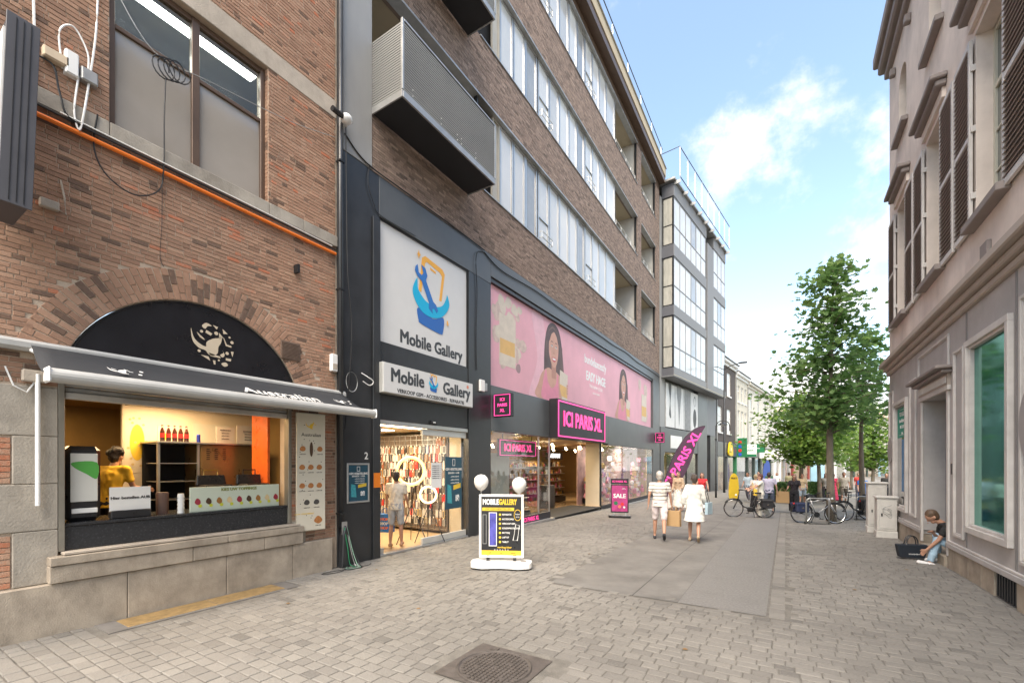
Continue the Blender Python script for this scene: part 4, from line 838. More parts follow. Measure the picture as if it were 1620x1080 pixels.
def woman(y, s=1.0, arm=True):
    P = lambda q: [(y + a * s, 4.3 + c * s) for a, c in q]; r = random.Random(int(y))
    bart([spl(P([(-.55, .75), (-.60, 1.4), (-.52, 2.1), (-.30, 2.62), (.12, 2.84), (.60, 2.66), (.86, 2.1), (1.02, 1.3), (1.05, .8), (.6, .72), (0, .7)]), 5)], C_hair, 2)
    for k in range(10): a0 = -.50 + r.random() * .15 if k % 2 else .72 + r.random() * .2; bart([P([(a0, 2.1 - r.random() * .2), (a0 + .03, 2.1), (a0 + .10 * (1 if k % 2 == 0 else -.3), .8 + r.random() * .3), (a0 + .06 * (1 if k % 2 == 0 else -.3), .8)])], C_hair2, 3)
    bart([spl(P([(-.25, 2.45), (.1, 2.72), (.5, 2.5), (.3, 2.6), (.05, 2.62)]), 4)], C_hair2, 3)
    bart([spl(P([(-1.15, -.03), (-1.0, .5), (-.75, .88), (-.3, 1.12), (.0, 1.1), (.35, 1.08), (.75, .92), (1.05, .5), (1.15, -.03)]), 5)], C_skin, 4)
    bart([spl(P([(-.72, -.03), (-.70, .5), (-.52, .98), (-.42, 1.0), (-.30, .62), (.0, .42), (.34, .62), (.46, .98), (.56, .95), (.72, .5), (.75, -.03)]), 5)], C_rose, 5)
    bart([P([(.0, .8), (.34, .8), (.38, 1.38), (-.02, 1.38)])], C_sk2, 5)
    bart([spl(P([(-.22, 1.75), (-.20, 2.15), (-.02, 2.46), (.22, 2.52), (.46, 2.40), (.57, 2.1), (.54, 1.7), (.40, 1.34), (.20, 1.2), (.0, 1.3), (-.14, 1.5)]), 6)], C_skin, 6)
    bart([spl(P([(-.20, 1.72), (-.1, 1.8), (-.02, 1.66), (-.10, 1.52)]), 4), spl(P([(.42, 1.76), (.52, 1.8), (.50, 1.6), (.40, 1.56)]), 4)], C_bl, 7)
    bart([spl(P([(-.26, 2.1), (-.18, 2.4), (.1, 2.62), (.2, 2.55), (-.02, 2.40), (-.16, 2.15)]), 4), spl(P([(.60, 2.1), (.52, 2.4), (.28, 2.60), (.2, 2.55), (.42, 2.38), (.53, 2.15)]), 4)], C_hair, 8)
    for e in (.02, .36):
        bart([spl(P([(e - .085, 1.97), (e, 2.015), (e + .085, 1.97), (e, 1.94)]), 4)], M_wplas, 8); bart([P(circ(e, 1.975, .035, 10))], C_hair, 9); bart([spl(P([(e - .095, 1.985), (e, 2.035), (e + .095, 1.985), (e, 2.015)]), 4), spl(P([(e - .12, 2.10), (e, 2.16), (e + .12, 2.10), (e, 2.125)]), 4)], C_hair, 10)
    bart([spl(P([(.17, 2.0), (.205, 1.8), (.25, 1.72), (.19, 1.695), (.12, 1.72), (.165, 1.8)]), 4)], C_sk2, 8)
    bart([spl(P([(.02, 1.555), (.19, 1.575), (.38, 1.565), (.30, 1.45), (.19, 1.415), (.09, 1.45)]), 5)], C_lip, 8); bart([spl(P([(.06, 1.54), (.19, 1.55), (.34, 1.545), (.28, 1.485), (.12, 1.485)]), 4)], M_wplas, 9)
    bart([P([(.62, .05), (1.34, .0), (1.40, 1.12), (.70, 1.22)])], C_cr, 8); bart([P([(.65, .25), (1.36, .2), (1.38, .62), (.67, .68)])], C_or, 9)
    for q in range(4): bart([spl(P([(1.28, .35 + q * .1), (1.42, .37 + q * .1), (1.44, .43 + q * .1), (1.3, .44 + q * .1)]), 3)], C_skin, 10)
    bart([spl(P([(.55, .9), (.62, .2), (.75, .0), (.9, .1), (.7, .5), (.65, .95)]), 4)], C_skin, 10)
woman(14.6); woman(22.9, .93)
for i in range(5): bart([blob(random.uniform(26.1, 27.8), random.uniform(4.5, 6.8), .3, .4)], C_pet, 1)
bart([rect(26.5, 27.6, 4.5, 6.1)], C_cr, 2); bart([rect(26.55, 27.55, 4.8, 5.4)], C_or, 3)
text('bundelaxcess!y', .52, (BX, 19.05, 6.45), FL, M_wplas, bn, bold=.012, sx=.85)
text('EASY HAGE', .55, (BX, 19.1, 5.75), FL, M_wplas, bn, bold=.02, sx=.85); text('THE NEW LOOK', .22, (BX, 19.1, 5.35), FL, M_wplas, bn); text('nu in de winkel', .14, (BX, 19.1, 5.1), FL, M_wplas, bn)
M_signb = mat('sign_charcoal', (.022, .02, .024), .5, var=.15)
def neon_sign(t, y0, y1, z0, z1, x, fr, lines, size, sx=1.0, w=.04, ins=.05, bold=.008):
    frame_mb(MB(), y0 + ins, y1 - ins, z0 + ins, z1 - ins, w, x, fr, 0, .02).build('neon_frame', M_pink, t)
    for i, s_ in enumerate(lines): text(s_, size, x + fr[0] * (y0 + y1) / 2 + Vector((0, 0, (z0 + z1) / 2 + (len(lines) - 1) * size * .62 - i * size * 1.24)), fr, M_pink, t, bold=bold, ext=.015 if size > .3 else .005, sx=sx)
t = thing('shop_sign', (XL + .2, 17.3, 3.5), 'large dark box sign with pink lettering over the perfume shop entrance', 'sign')
bx('box', M_signb, t, XL + .031, XL + .36, 14.1, 18.95, 2.86, 4.26, bevel=.012); neon_sign(t, 14.1, 18.95, 2.86, 4.26, Vector((XL + .361, 0, 0)), FL, ['ICI PARIS XL'], .78, .92, .05, .05, .022)
for (yc, lab) in ((10.53, 'square projecting sign with pink frame on the pillar beside the phone shop'), (29.0, 'small square projecting sign on the far pillar of the perfume shop')):
    t = thing('projecting_sign', (XL + .35, yc, 3.6), lab, 'sign'); bx('box', M_signb, t, XL + .06, XL + .66, yc - .0, yc + .14, 3.28, 3.94, bevel=.01); bx('bracket', M_steel, t, XL + .021, XL + .059, yc + .04, yc + .1, 3.4, 3.8)
    neon_sign(t, XL + .06, XL + .66, 3.28, 3.94, Vector((0, yc - .001, 0)), FS, ['ICI', 'PARIS', 'XL'], .125, 1.05, .016, .03, .003)
t = thing('hanging_sign', (XL - .4, 12.6, 2.45), 'dark hanging sign with pink letters behind the left perfume shop window', 'sign'); bx('box', M_signb, t, XL - .5, XL - .42, 11.55, 13.95, 2.18, 2.74, bevel=.006); neon_sign(t, 11.55, 13.95, 2.18, 2.74, Vector((XL - .419, 0, 0)), FL, ['ICI PARIS XL'], .34, .98, .022, .03, .008)
for y in (11.8, 13.7): bx('hanger', M_steel, t, XL - .47, XL - .45, y, y + .015, 2.74, 2.9)
# ---- perfume shop interior and windows
room('perfume_shop', 10.5, 28.6, 2.9, 7.0, mat('shop_wall2', (.44, .28, .12), .7, var=.08), mat('polished_floor', (.46, .33, .2), .15, var=.15), z0=.0)
wsf = thing('shop_window', (XL, 12.3, 0), 'tall corner shop window left of the perfume shop entrance', 'shop window')
bx('base_panel', M_signb, wsf, XL - .1, XL + .03, 10.47, 14.22, -.02, .24); bx('step', M_galv, wsf, XL - .1, XL + .16, 10.47, 14.3, -.04, -.0 + .02); text('ICI PARIS XL', .2, (XL + .031, 12.8, .12), FL, M_pink, wsf, bold=.003)
for a, c in ((10.5, 13.38), (13.42, 14.20)): bx('pane', M_glass, wsf, XL - .03, XL - .02, a, c, .24, 2.88)
bx('pane', M_glass, wsf, XL - 1.4, XL - .04, 14.19, 14.20, .24, 2.88); bx('mullion', M_alu, wsf, XL - .06, XL + .0, 13.385, 13.415, .24, 2.88); bx('corner_post', M_alu, wsf, XL - .06, XL + .0, 14.205, 14.23, .24, 2.88)
bx('backdrop', mat('pale_mint', (.55, .60, .52), .6, var=.05), wsf, XL - 1.0, XL - .96, 11.9, 13.0, .26, 2.3); bx('backdrop', mat('poster_warm', (.66, .48, .30), .6, var=.25, vscale=1), wsf, XL - 1.2, XL - 1.16, 10.6, 11.9, .26, 2.86)
w2 = thing('shop_window', (XL, 24, 0), 'wide shop window right of the perfume shop entrance full of pink displays', 'shop window')
bx('base_panel', M_signb, w2, XL - .1, XL + .03, 19.4, 28.68, -.4, .0); bx('step', M_galv, w2, XL - .1, XL + .2, 19.4, 28.68, -.45, -.17)
for a, c in ((19.45, 22.5), (22.53, 25.6), (25.63, 28.66)): bx('pane', M_glass, w2, XL - .03, XL - .02, a, c, .0, 2.83)
bx('frame', M_steel, w2, XL - .1, XL + .01, 19.36, 19.44, -.2, 2.88); bx('backdrop', mat('window_backdrop', (.55, .36, .33), .6, var=.5, vscale=1.6), w2, XL - 1.3, XL - 1.25, 19.6, 28.6, -.1, 2.8)
bx('entrance_wall', mat('cream_wall', (.60, .52, .40), .5, var=.05), AB, XL - .72, XL - .05, 19.30, 19.35, -.2, 2.88)
bx('entrance_mat', mat('entrance_mat', (.05, .048, .045), .9, var=.2), AB, XL - 1.4, XL + .12, 14.35, 19.1, -.03, .004)
# shelves of perfume
def perfume_shelf(x, y, w, lab, dirx=False, seed=0, z0=.02, shelves=5):
    t = thing('perfume_shelf', (x, y, z0), lab, 'shelf'); r_ = random.Random(seed)
    bx('back', M_bcab, t, x - .04, x, y, y + w, z0, 2.1); bx('plinth', M_steel, t, x, x + .4, y, y + w, z0, z0 + .25)
    for k in range(shelves):
        z = .35 + k * .36; bx('shelf', M_alu, t, x, x + .34, y, y + w, z, z + .02)
        b = MB(); q = y + .04
        while q < y + w - .1:
            bw = r_.uniform(.04, .09); b.cur = r_.randrange(5); hh = r_.uniform(.08, .24); b.box(x + .12, x + .12 + bw, q, q + bw, z + .02, z + .02 + hh); q += bw + r_.uniform(.015, .05)
        b.build('perfume_bottles', [C_or, mat('bottle_pink', (.7, .2, .3), .2), M_wplas, M_bplas, mat('bottle_gold', (.6, .4, .12), .25, .6)], t, kind='stuff')
perfume_shelf(XL - 3.0, 19.0, 2.2, 'lit perfume shelf seen through the entrance, nearer one', seed=1); perfume_shelf(XL - 1.3, 20.2, 1.2, 'low perfume counter beside the entrance wall', seed=2, shelves=3); perfume_shelf(XL - 5.2, 22.2, 3.4, 'long perfume shelf far back inside the shop', seed=11); perfume_shelf(XL - 2.4, 22.4, 1.6, 'perfume shelf behind the dark counter inside the shop', seed=12); bx('dark_counter', M_bplas, AB, XL - 2.0, XL - 1.5, 17.0, 17.7, 0, 1.0, bevel=.02)
perfume_shelf(XL - 1.1, 13.05, 1.0, 'narrow perfume shelf behind the corner window pane', seed=3); perfume_shelf(XL - 5.6, 16.4, 3.0, 'long perfume shelf at the back of the shop', seed=4); perfume_shelf(XL - 4.4, 20, 3, 'perfume shelf deep behind the cream entrance wall', seed=7)
t = thing('brand_sign', (XL - 2.9, 19.5, 2.4), 'black sign with pale brand name above the perfume shelf', 'sign'); bx('box', M_bplas, t, XL - 2.6, XL - 2.5, 18.9, 20.6, 2.15, 2.5); text('ARMANI', .28, (XL - 2.498, 19.75, 2.33), FL, mat('glow_white', (1, 1, 1), .5, var=0, emit=1.2), t, bold=.005)
r_ = random.Random(5); nmz = ['pink', 'lilac', 'white', 'gold', 'rose']
for k in range(26):
    y = 19.8 + k * .335; h = r_.uniform(.4, 2.2); c = ((.70, .30, .40), (.30, .16, .32), (.66, .62, .6), (.60, .38, .16), (.55, .08, .2))[k % 5]
    t = thing('display_item', (XL - .5, y, 0), nmz[k % 5].replace('pink', 'pink') + (' tall' if h > 1.2 else ' low') + ' display stand in the wide perfume shop window', 'display stand', 'display stands in the wide perfume window')
    z = .02
    while z < h:
        s = r_.uniform(.10, .24); mm = mat('display_' + nmz[k % 5], c, .5, var=.4, vscale=9); x = XL - .35 - r_.random() * .6
        if r_.random() < .5: MB().lathe([(s * .3, 0), (s * .6, s * .3), (s * .5, s), (s * .2, s * 1.3)], (x, y, z), 8).build('ornament', mm, t)
        else: bx('gift_box', mm, t, x, x + s, y - s / 2, y + s / 2, z, z + s * 1.1)
        z += s * 1.31
for k in range(18):
    y = 10.9 + k * .98; x = XL - 1.2 - (k % 3) * 1.2; o = MB().tube([(x, y, 2.78), (x + .08, y, 2.64)], .05, 8).build('track_spot', M_spot); tag(o, 'small warm track spotlight under the perfume shop ceiling', 'spotlight', 'track spotlights in the perfume shop')
for y in (12.2, 15.2, 17.8): lamp('perfume_shop_lamp', (XL - 1.6, y, 2.86), 22, (1, .76, .44), 1.2)
lamp('perfume_shop_lamp', (XL - 4, 21, 2.86), 70, (1, .74, .42), 2)
for y in (21.5, 25.5): lamp('window_lamp', (XL - .5, y, 2.82), 24, (1, .86, .72), .7)
# pipe, cables and devices on the facade joints
t = thing('drainpipe', (XL + .1, 5.37, 0), 'black drainpipe running up the joint between brick wall and black pillar', 'drainpipe')
b = MB(); b.tube([(XL + .085, 5.375, .75), (XL + .085, 5.375, 12.5)], .05, 10); b.build('pipe', M_black, t, smooth=True)
MB().prism([(-.09, 0), (.09, 0), (.06, .62), (.0, .8), (-.06, .62)], (XL + .05, 5.43, 0), Vector((0, 1, 0)), Vector((0, 0, 1)), Vector((1, 0, 0)), 0, .13).build('foot_cover', M_black, t, bevel=.015)
for z in (1.0, 3.0, 5.2, 7.6): bx('clip', M_steel, t, XL + .02, XL + .145, 5.32, 5.43, z, z + .03)
bx('seal_sheet', M_galv, t, XL + .14, XL + .145, 5.36, 5.48, .62, .86)
def cable(name, label, pts, r=.008, m=None, cat='cable', n=5, sub=6):
    P = [Vector(p) for p in pts]; out = []
    for i in range(len(P) - 1):
        p0, p1, p2, p3 = P[max(i - 1, 0)], P[i], P[i + 1], P[min(i + 2, len(P) - 1)]
        for j in range(sub):
            s = j / sub; out.append(.5 * ((2 * p1) + (p2 - p0) * s + (2 * p0 - 5 * p1 + 4 * p2 - p3) * s * s + (3 * p1 - p0 - 3 * p2 + p3) * s ** 3))
    out.append(P[-1]); b = MB(); b.tube(out, r, n); return tag(b.build(name, m or M_blackrub), label, cat)
w = XL + .03
cable('orange_conduit', 'bright orange conduit running along under the sill course of the brick building', [(XL + .05, .9, 5.87), (XL + .05, 2.5, 5.88), (XL + .05, 4, 5.865), (XL + .05, 5.30, 5.86)], .028, M_orange, 'conduit', 8)
cable('cable', 'bundle of black cables lying above the orange conduit', [(w + .02, .9, 6.0), (w + .03, 2, 5.965), (w + .03, 3.2, 5.96), (w + .03, 4.4, 5.955), (w + .03, 5.3, 5.93)], .014)
cable('cable', 'white cable lying just above the orange conduit', [(w + .05, 1.6, 6.0), (w + .06, 2.4, 5.985), (w + .06, 3.6, 5.98), (w + .05, 5.2, 5.96)], .009, M_wplas)
cable('cable', 'thin grey cable strung across the upper window to the pillar', [(w, 2.05, 8.0), (XL + .06, 2.5, 7.42), (XL + .06, 3.2, 7.52), (w + .02, 4.4, 7.75), (w, 5.3, 8.05)], .006, M_galv)
tt = [(XL + .08, 2.55 + .11 * math.cos(a) + .01 * a, 7.25 + .14 * math.sin(a) + .004 * a) for a in np.linspace(0, 4.1 * 2 * PI, 60)]
cable('cable_coil', 'coil of black cable hanging in front of the left upper window', tt, .009, None, 'cable', sub=1)
cable('cable', 'black cable dropping from the coil and looping below the orange conduit', [(XL + .08, 2.62, 7.15), (XL + .09, 2.6, 6.6), (XL + .08, 2.6, 6.0), (XL + .05, 2.56, 5.62), (XL + .05, 2.3, 5.42), (XL + .05, 2.02, 5.52), (XL + .05, 1.9, 5.8), (XL + .07, 1.93, 6.2)], .009)
cable('cable', 'white cable hanging in a long loop left of the upper window', [(w, 1.98, 9.0), (w, 1.95, 8.0), (w + .02, 1.92, 7.2), (w + .03, 1.86, 6.6), (w + .05, 1.80, 6.1), (w + .05, 1.76, 5.9), (w + .04, 1.72, 6.1), (w + .03, 1.76, 6.55)], .011, M_wplas)
cable('cable', 'white cable running up beside the dark light box', [(w, 1.42, 6.1), (w, 1.40, 7.0), (w, 1.38, 8.4), (w, 1.38, 9.6)], .013, M_wplas)
cable('cable', 'black cable arching over the sill beside the light box', [(w, 1.42, 6.55), (w + .03, 1.55, 6.5), (w + .05, 1.6, 6.2), (w + .05, 1.7, 5.98), (w + .05, 2.2, 5.95)], .011)
cable('cable', 'white cable arching over the junction box on the brick wall', [(w, 1.63, 6.55), (w + .02, 1.6, 6.95), (w + .02, 1.72, 7.1), (w + .02, 1.84, 6.9), (w + .02, 1.85, 6.7)], .01, M_wplas)
cable('cable', 'thin wire falling down the brick to the lunette arch', [(w, 2.6, 5.85), (w - .01, 2.6, 5.2), (w - .01, 2.58, 4.75), (w - .01, 2.62, 4.62)], .004)
for k, (y0, y1, z0, z1, lab) in enumerate(((1.46, 1.68, 6.56, 6.68, 'long beige cable box left of the junction boxes'), (1.64, 1.76, 6.5, 6.78, 'tall white junction box on the brick wall'), (1.775, 1.93, 6.52, 6.68, 'square grey junction box beside the upper window'))):
    t = thing('junction_box', (XL, y0, z0), lab, 'junction box'); bx('box', (M_ply, M_wplas, M_galv)[k], t, XL, XL + .09, y0, y1, z0, z1, bevel=.01); bx('lid', (M_ply, M_wplas, M_galv)[k], t, XL + .09, XL + .1, y0 + .01, y1 - .01, z0 + .01, z1 - .01, bevel=.004)
t = thing('junction_box', (XL, 1.5, 4.9), 'small pale box with a cable on the brick above the awning', 'junction box'); bx('box', M_conc, t, XL, XL + .07, 1.44, 1.60, 4.86, 4.96, bevel=.01); b = MB(); b.tube([(XL + .03, 1.58, 4.9), (XL + .03, 1.66, 4.86), (XL + .02, 1.65, 5.05), (XL + .01, 1.62, 5.25)], .01, 5); b.build('cable', M_conc, t)
t = thing('junction_box', (XL, 1.6, 2.9), 'grey box with a looped cable under the awning on the stone pilaster', 'junction box'); bx('box', M_conc, t, XL + .02, XL + .09, 1.30, 1.50, 2.86, 2.99, bevel=.01); b = MB(); b.tube([(XL + .05, 1.40, 2.86), (XL + .06, 1.34, 2.74), (XL + .06, 1.24, 2.8), (XL + .05, 1.18, 3.0)], .009, 5); b.build('cable', M_wplas, t)
t = thing('junction_box', (XL, 5.25, 3.8), 'upright white box on the brick edge above the awning end', 'junction box'); bx('box', M_wplas, t, XL, XL + .09, 5.19, 5.32, 3.66, 3.98, bevel=.012); bx('hatch', M_conc, t, XL + .09, XL + .097, 5.21, 5.30, 3.7, 3.8)
t = thing('security_camera', (XL + .1, 5.4, 8.4), 'white security camera on the drainpipe pointing left', 'camera'); MB().ball((XL + .2, 5.42, 8.40), .11, sc=(1, 1, .8)).build('dome', M_wplas, t, smooth=True); b = MB(); b.tube([(XL + .2, 5.36, 8.4), (XL + .22, 5.1, 8.38)], .05, 10); b.build('lens_tube', M_bplas, t); bx('mount', M_wplas, t, XL + .02, XL + .15, 5.36, 5.5, 8.33, 8.46, bevel=.01)
t = thing('alarm_box', (XL + .02, 10.05, 4.1), 'white alarm box on the black pillar beside the pink banner', 'alarm'); bx('box', M_wplas, t, XL + .02, XL + .1, 9.86, 10.06, 3.94, 4.26, bevel=.012); bx('box_side', M_galv, t, XL + .02, XL + .07, 10.07, 10.22, 3.98, 4.2, bevel=.01)
tt = [(XL + .1, 5.62 + .13 * math.cos(a), 3.52 + .19 * math.sin(a)) for a in np.linspace(0, 3 * 2 * PI, 44)]
cable('cable_coil', 'coil of grey wire hanging on the black pillar above the awning end', tt, .007, M_galv, 'cable', sub=1)
cable('cable', 'wires running down the drainpipe joint over the black pillar', [(XL + .13, 5.46, 8.3), (XL + .12, 5.48, 7), (XL + .13, 5.50, 5.6), (XL + .12, 5.60, 4.6), (XL + .12, 5.56, 3.7), (XL + .1, 5.46, 2.6)], .01)
cable('cable', 'white cable end curling out of the black pillar', [(XL + .03, 5.9, 3.75), (XL + .1, 6.0, 3.68), (XL + .13, 6.12, 3.6), (XL + .1, 6.05, 3.52), (XL + .08, 5.9, 3.58)], .01, M_wplas)
cable('cable', 'black cable sagging along the top of the fascia above the pink banner', [(XL + .04, 10.1, 7.85)] + [(XL + .05, y, 7.72 - .10 * math.sin(y * 1.3) * (y % 3) / 3) for y in range(11, 30, 2)] + [(XL + .04, 30.2, 7.7)], .016)
cable('cable', 'black cable along the lower edge of the brick above the phone shop sign', [(XL + .04, 5.5, 8.25), (XL + .05, 6.0, 7.98), (XL + .05, 7, 7.95), (XL + .05, 8.5, 7.94), (XL + .05, 10.1, 7.9)], .015)
cable('cable', 'thin black cable hanging from the fascia onto the big white sign', [(XL + .04, 6.1, 8.0), (XL + .05, 6.05, 7.6), (XL + .05, 6.2, 7.25), (XL + .04, 6.4, 7.1), (XL + .04, 7.4, 7.12)], .008)
cable('cable', 'black cables hanging down the pillar between the white sign and the pink banner', [(XL + .04, 10.1, 7.85), (XL + .06, 9.7, 7.6), (XL + .05, 9.75, 6.6), (XL + .04, 9.72, 5.4), (XL + .04, 9.75, 4.5)], .012)
for k in range(5): cable('cable', ('green', 'black', 'grey', 'pale green', 'dark')[k] + ' wire in the tangle at the foot of the drainpipe', [(XL + .16, 5.4 + .02 * k, .75), (XL + .2, 5.45 + .03 * k, .35), (XL + .2 + .03 * k, 5.5 + .03 * k, .05), (XL + .3 + .04 * k, 5.55, .015), (XL + .35, 5.4 - .03 * k, .013), (XL + .22, 5.42, .02)], .009, (mat('green_wire', (.03, .22, .10), .5, var=0), None, M_galv, mat('pale_wire', (.25, .4, .3), .5, var=0), None)[k])
cable('cable', 'thin black cable lying on the setts at the plinth corner', [(XL + .3, 5.4, .02), (XL + .4, 5.1, .012), (XL + .3, 4.85, .012), (XL + .24, 4.95, .012), (XL + .32, 5.3, .012), (XL + .4, 5.75, .012), (XL + .3, 5.9, .012)], .006)
# dark light box at the left edge
t = thing('light_box', (-6.7, 1.15, 5.4), 'dark grey ribbed edge of a projecting light box at the upper left', 'sign')
sk_ = Matrix.Translation((0, 1.15, 5.4)) @ Matrix.Rotation(rad(-1.8), 4, 'X') @ Matrix.Translation((0, -1.15, -5.4))
def lbx(nm, m, *q, bevel=0): b = MB(); b.M = sk_; b.box(*q); return b.build(nm, m, t, bevel=bevel)
lbx('case', mat('slate_box', (.075, .075, .085), .5, var=.12), -7.05, -6.402, 1.05, 1.25, 4.5, 6.3, bevel=.006); lbx('edge_panel', mat('slate_box', (.075, .075, .085)), -6.40, -6.385, 1.035, 1.265, 4.47, 6.33, bevel=.004)
for y in (1.10, 1.15, 1.20): lbx('rib', M_steel, -6.384, -6.378, y, y + .006, 4.5, 6.3)
lbx('face', M_wplas, -7.0, -6.46, 1.03, 1.049, 4.6, 6.2); text('A', .5, (-6.73, 1.02, 5.6), FS, M_charc, t, bold=.01)
for z in (4.9, 5.9): bx('bracket', M_steel, t, XL, -7.05, 1.12, 1.17, z, z + .05)
t = thing('bracket', (XL, 4.4, 5.2), 'small rusty iron bracket sticking out of the brick', 'bracket'); bx('plate', M_steel, t, XL, XL + .12, 4.5, 4.54, 5.22, 5.36)
# ================================================================ GREY BAY-WINDOW BUILDING (bent row starts)
def Bx(name, m, par, k0, k1, z0, z1, w0, w1, bevel=0): return bx(name, m, par, w0, w1, k0, k1, z0, z1, bevel=bevel)
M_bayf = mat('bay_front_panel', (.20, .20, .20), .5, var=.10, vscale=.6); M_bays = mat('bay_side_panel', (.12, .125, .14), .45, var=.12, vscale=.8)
M_curt = mat('cream_curtain', (.42, .41, .36), .7, var=.25, vscale=6, stretch=(1, 6, .2))
GB = local('bay_window_building', 'grey building with stacked white bay windows and glass roof terrace', 'building', P0, -PHI)
Bx('wall', M_lgrey, GB, .02, 13.55, 4.45, 20.2, -8, -.3); Bx('wall', M_lgrey, GB, .0, .9, 2.6, 20.0, -.298, .0); Bx('pillar', M_fascia, GB, .0, .62, -1, 4.45, -.35, .05, .01)
Bx('wall_cladding', M_lgrey, GB, 8.3, 13.5, 4.46, 7.8, -.298, .02, .01)
def pane_grid(par, k0, k1, z0, z1, w, n, zt, grey=(), side=False, curt=False):
    f = MB(); fw = .05; st = (k1 - k0) / n
    for i in range(n + 1):
        c = k0 + st * i; a, b_ = max(k0, c - fw / 2), min(k1, c + fw / 2)
        if side: f.box(a, b_, w - .03, w + .03, z0, z1)
        else: f.box(w - .03, w + .03, a, b_, z0, z1)
    for z in (z0, zt, z1 - .06):
        for i in range(n):
            a, c = k0 + st * i + fw / 2, k0 + st * (i + 1) - fw / 2
            if side: f.box(a, c, w - .028, w + .028, z, z + .06)
            else: f.box(w - .028, w + .028, a, c, z, z + .06)
    fo = f.build('window', M_steel if side else M_greyp, par)
    for i in range(n):
        a, c = k0 + st * i + fw / 2, k0 + st * (i + 1) - fw / 2
        for j, (g0, g1) in enumerate(((z0 + .06, zt), (zt + .06, z1 - .06))):
            mm = M_curt if curt else (M_wing if (i in grey and j == 1) else M_win)
            if side: bx('pane', mm, fo, a, c, w - .01, w + .005, g0, g1)
            else: bx('pane', mm, fo, w - .01, w + .005, a, c, g0, g1)
    return fo
lv = [(8.40, 11.88), (12.57, 15.82), (16.65, 19.84)]; spn = [(7.88, 8.38), (11.9, 12.55), (15.84, 16.63), (19.86, 20.75)]
for z0, z1 in spn:
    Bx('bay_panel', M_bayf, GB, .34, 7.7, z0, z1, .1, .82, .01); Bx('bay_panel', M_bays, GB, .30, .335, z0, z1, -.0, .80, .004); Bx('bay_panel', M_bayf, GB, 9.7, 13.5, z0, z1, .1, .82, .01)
for z0, z1 in lv:
    zt = z0 + (z1 - z0) * .40
    pane_grid(GB, .42, 7.55, z0, z1, .76, 6, zt, grey=(3,)); pane_grid(GB, .08, .72, z0, z1, .36, 1, zt, side=True, curt=True); Bx('corner_post', M_steel, GB, .33, .41, z0, z1, .74, .80); Bx('back_panel', mat('bay_back', (.2, .2, .2), .8), GB, .9, 7.5, z0, z1, -.1, .0)
    pane_grid(GB, 9.78, 13.4, z0, z1, .76, 3, zt, grey=(1,) if z0 > 12 and z0 < 16 else ()); Bx('recess_strip', M_steel, GB, 7.56, 7.72, z0, z1, .5, .78)
Bx('pilaster', M_bayf, GB, 7.90, 9.66, 7.9, 19.6, .0, .84, .01); Bx('bay_floor', M_greyp, GB, .2, 13.5, 7.78, 7.86, .0, .84); Bx('edge_trim', mat('sand_trim', (.52, .47, .34), .6, var=.1), GB, .25, 13.55, 7.86, 7.90, .825, .86)
Bx('roof_slab', M_galv, GB, .0, 13.6, 20.77, 20.9, -8, .98)
for i in range(9): k = .3 + i * 1.6; Bx('roof_bracket', M_galv, GB, k, k + .06, 20.55, 20.76, .83, 1.25); Bx('rail_post', M_alu, GB, k, k + .05, 20.9, 22.9, 1.2, 1.25)
for i in range(8): k = .3 + i * 1.6; Bx('rail_glass', M_glass, GB, k + .07, k + 1.58, 21.0, 22.7, 1.21, 1.23)
b = MB(); b.tube([(-1.5, .3, 22.92), (1.22, .3, 22.92), (1.22, 13.15, 22.92)], .03, 6); b.tube([(1.22, .3, 20.95), (1.22, 13.15, 20.95)], .03, 6); b.build('handrail', M_steel, GB)
for k in (.9, 1.8, 3.0): Bx('roof_unit', M_steel, GB, k, k + .6, 20.95, 21.7 + .2 * (k < 1), -1.6, -1.0)
Bx('shop_fascia', M_fascia, GB, .625, 8.1, 2.75, 4.44, -.3, .03, .01); Bx('pillar', M_fascia, GB, 8.102, 10.6, -1, 7.75, -.3, .05, .012); Bx('pillar', M_black, GB, 11.4, 13.5, -1, 4.4, -.3, .10, .012); Bx('wall_panel', M_greyp, GB, 10.602, 13.5, 4.42, 7.76, -.3, .04)
t = local('photo_panel', 'row of black and white fashion photographs under the grey bay windows', 'poster', P0, -PHI)
bx('sheet', mat('photo_grey', (.50, .49, .47), .5, var=.5, vscale=.9), t, .0, .03, .95, 8.05, 4.5, 7.55)
mg = [mat('photo_white', (.72, .71, .69), .5, var=.1), mat('photo_mid', (.25, .25, .25), .5, var=.3), mat('photo_black', (.05, .05, .05), .5, var=.2)]
for k0, c in ((1.0, 0), (2.9, 0), (4.9, 1), (6.4, 0)): bx('print', mg[c], t, .031, .034, k0, k0 + (1.7 if c == 0 else 1.3), 4.52, 7.53)
for (k, q, mm) in ((1.7, [(-.25, 7.5), (.35, 7.5), (.15, 6.2), (.3, 5.2), (-.1, 5.4), (.05, 6.4)], 2), (3.6, [(-.5, 7.5), (.5, 7.5), (.3, 6.1), (.05, 4.7), (-.15, 6.0)], 1), (5.4, [(-.4, 7.5), (.3, 7.4), (.4, 5.8), (.2, 4.6), (-.3, 5.0)], 1)):
    art('print', [spl([(k + a, z) for a, z in q], 3)], (.036, 0, 0), FL, mg[mm], t)
art('print', [circ(7.3, 6.9, .3, 16, .42)], (.036, 0, 0), FL, mg[1], t); art('print', [circ(7.3, 5.55, .42, 16, .75)], (.036, 0, 0), FL, mg[2], t); art('print', [circ(7.3, 6.85, .2, 16, .32)], (.039, 0, 0), FL, mg[0], t)
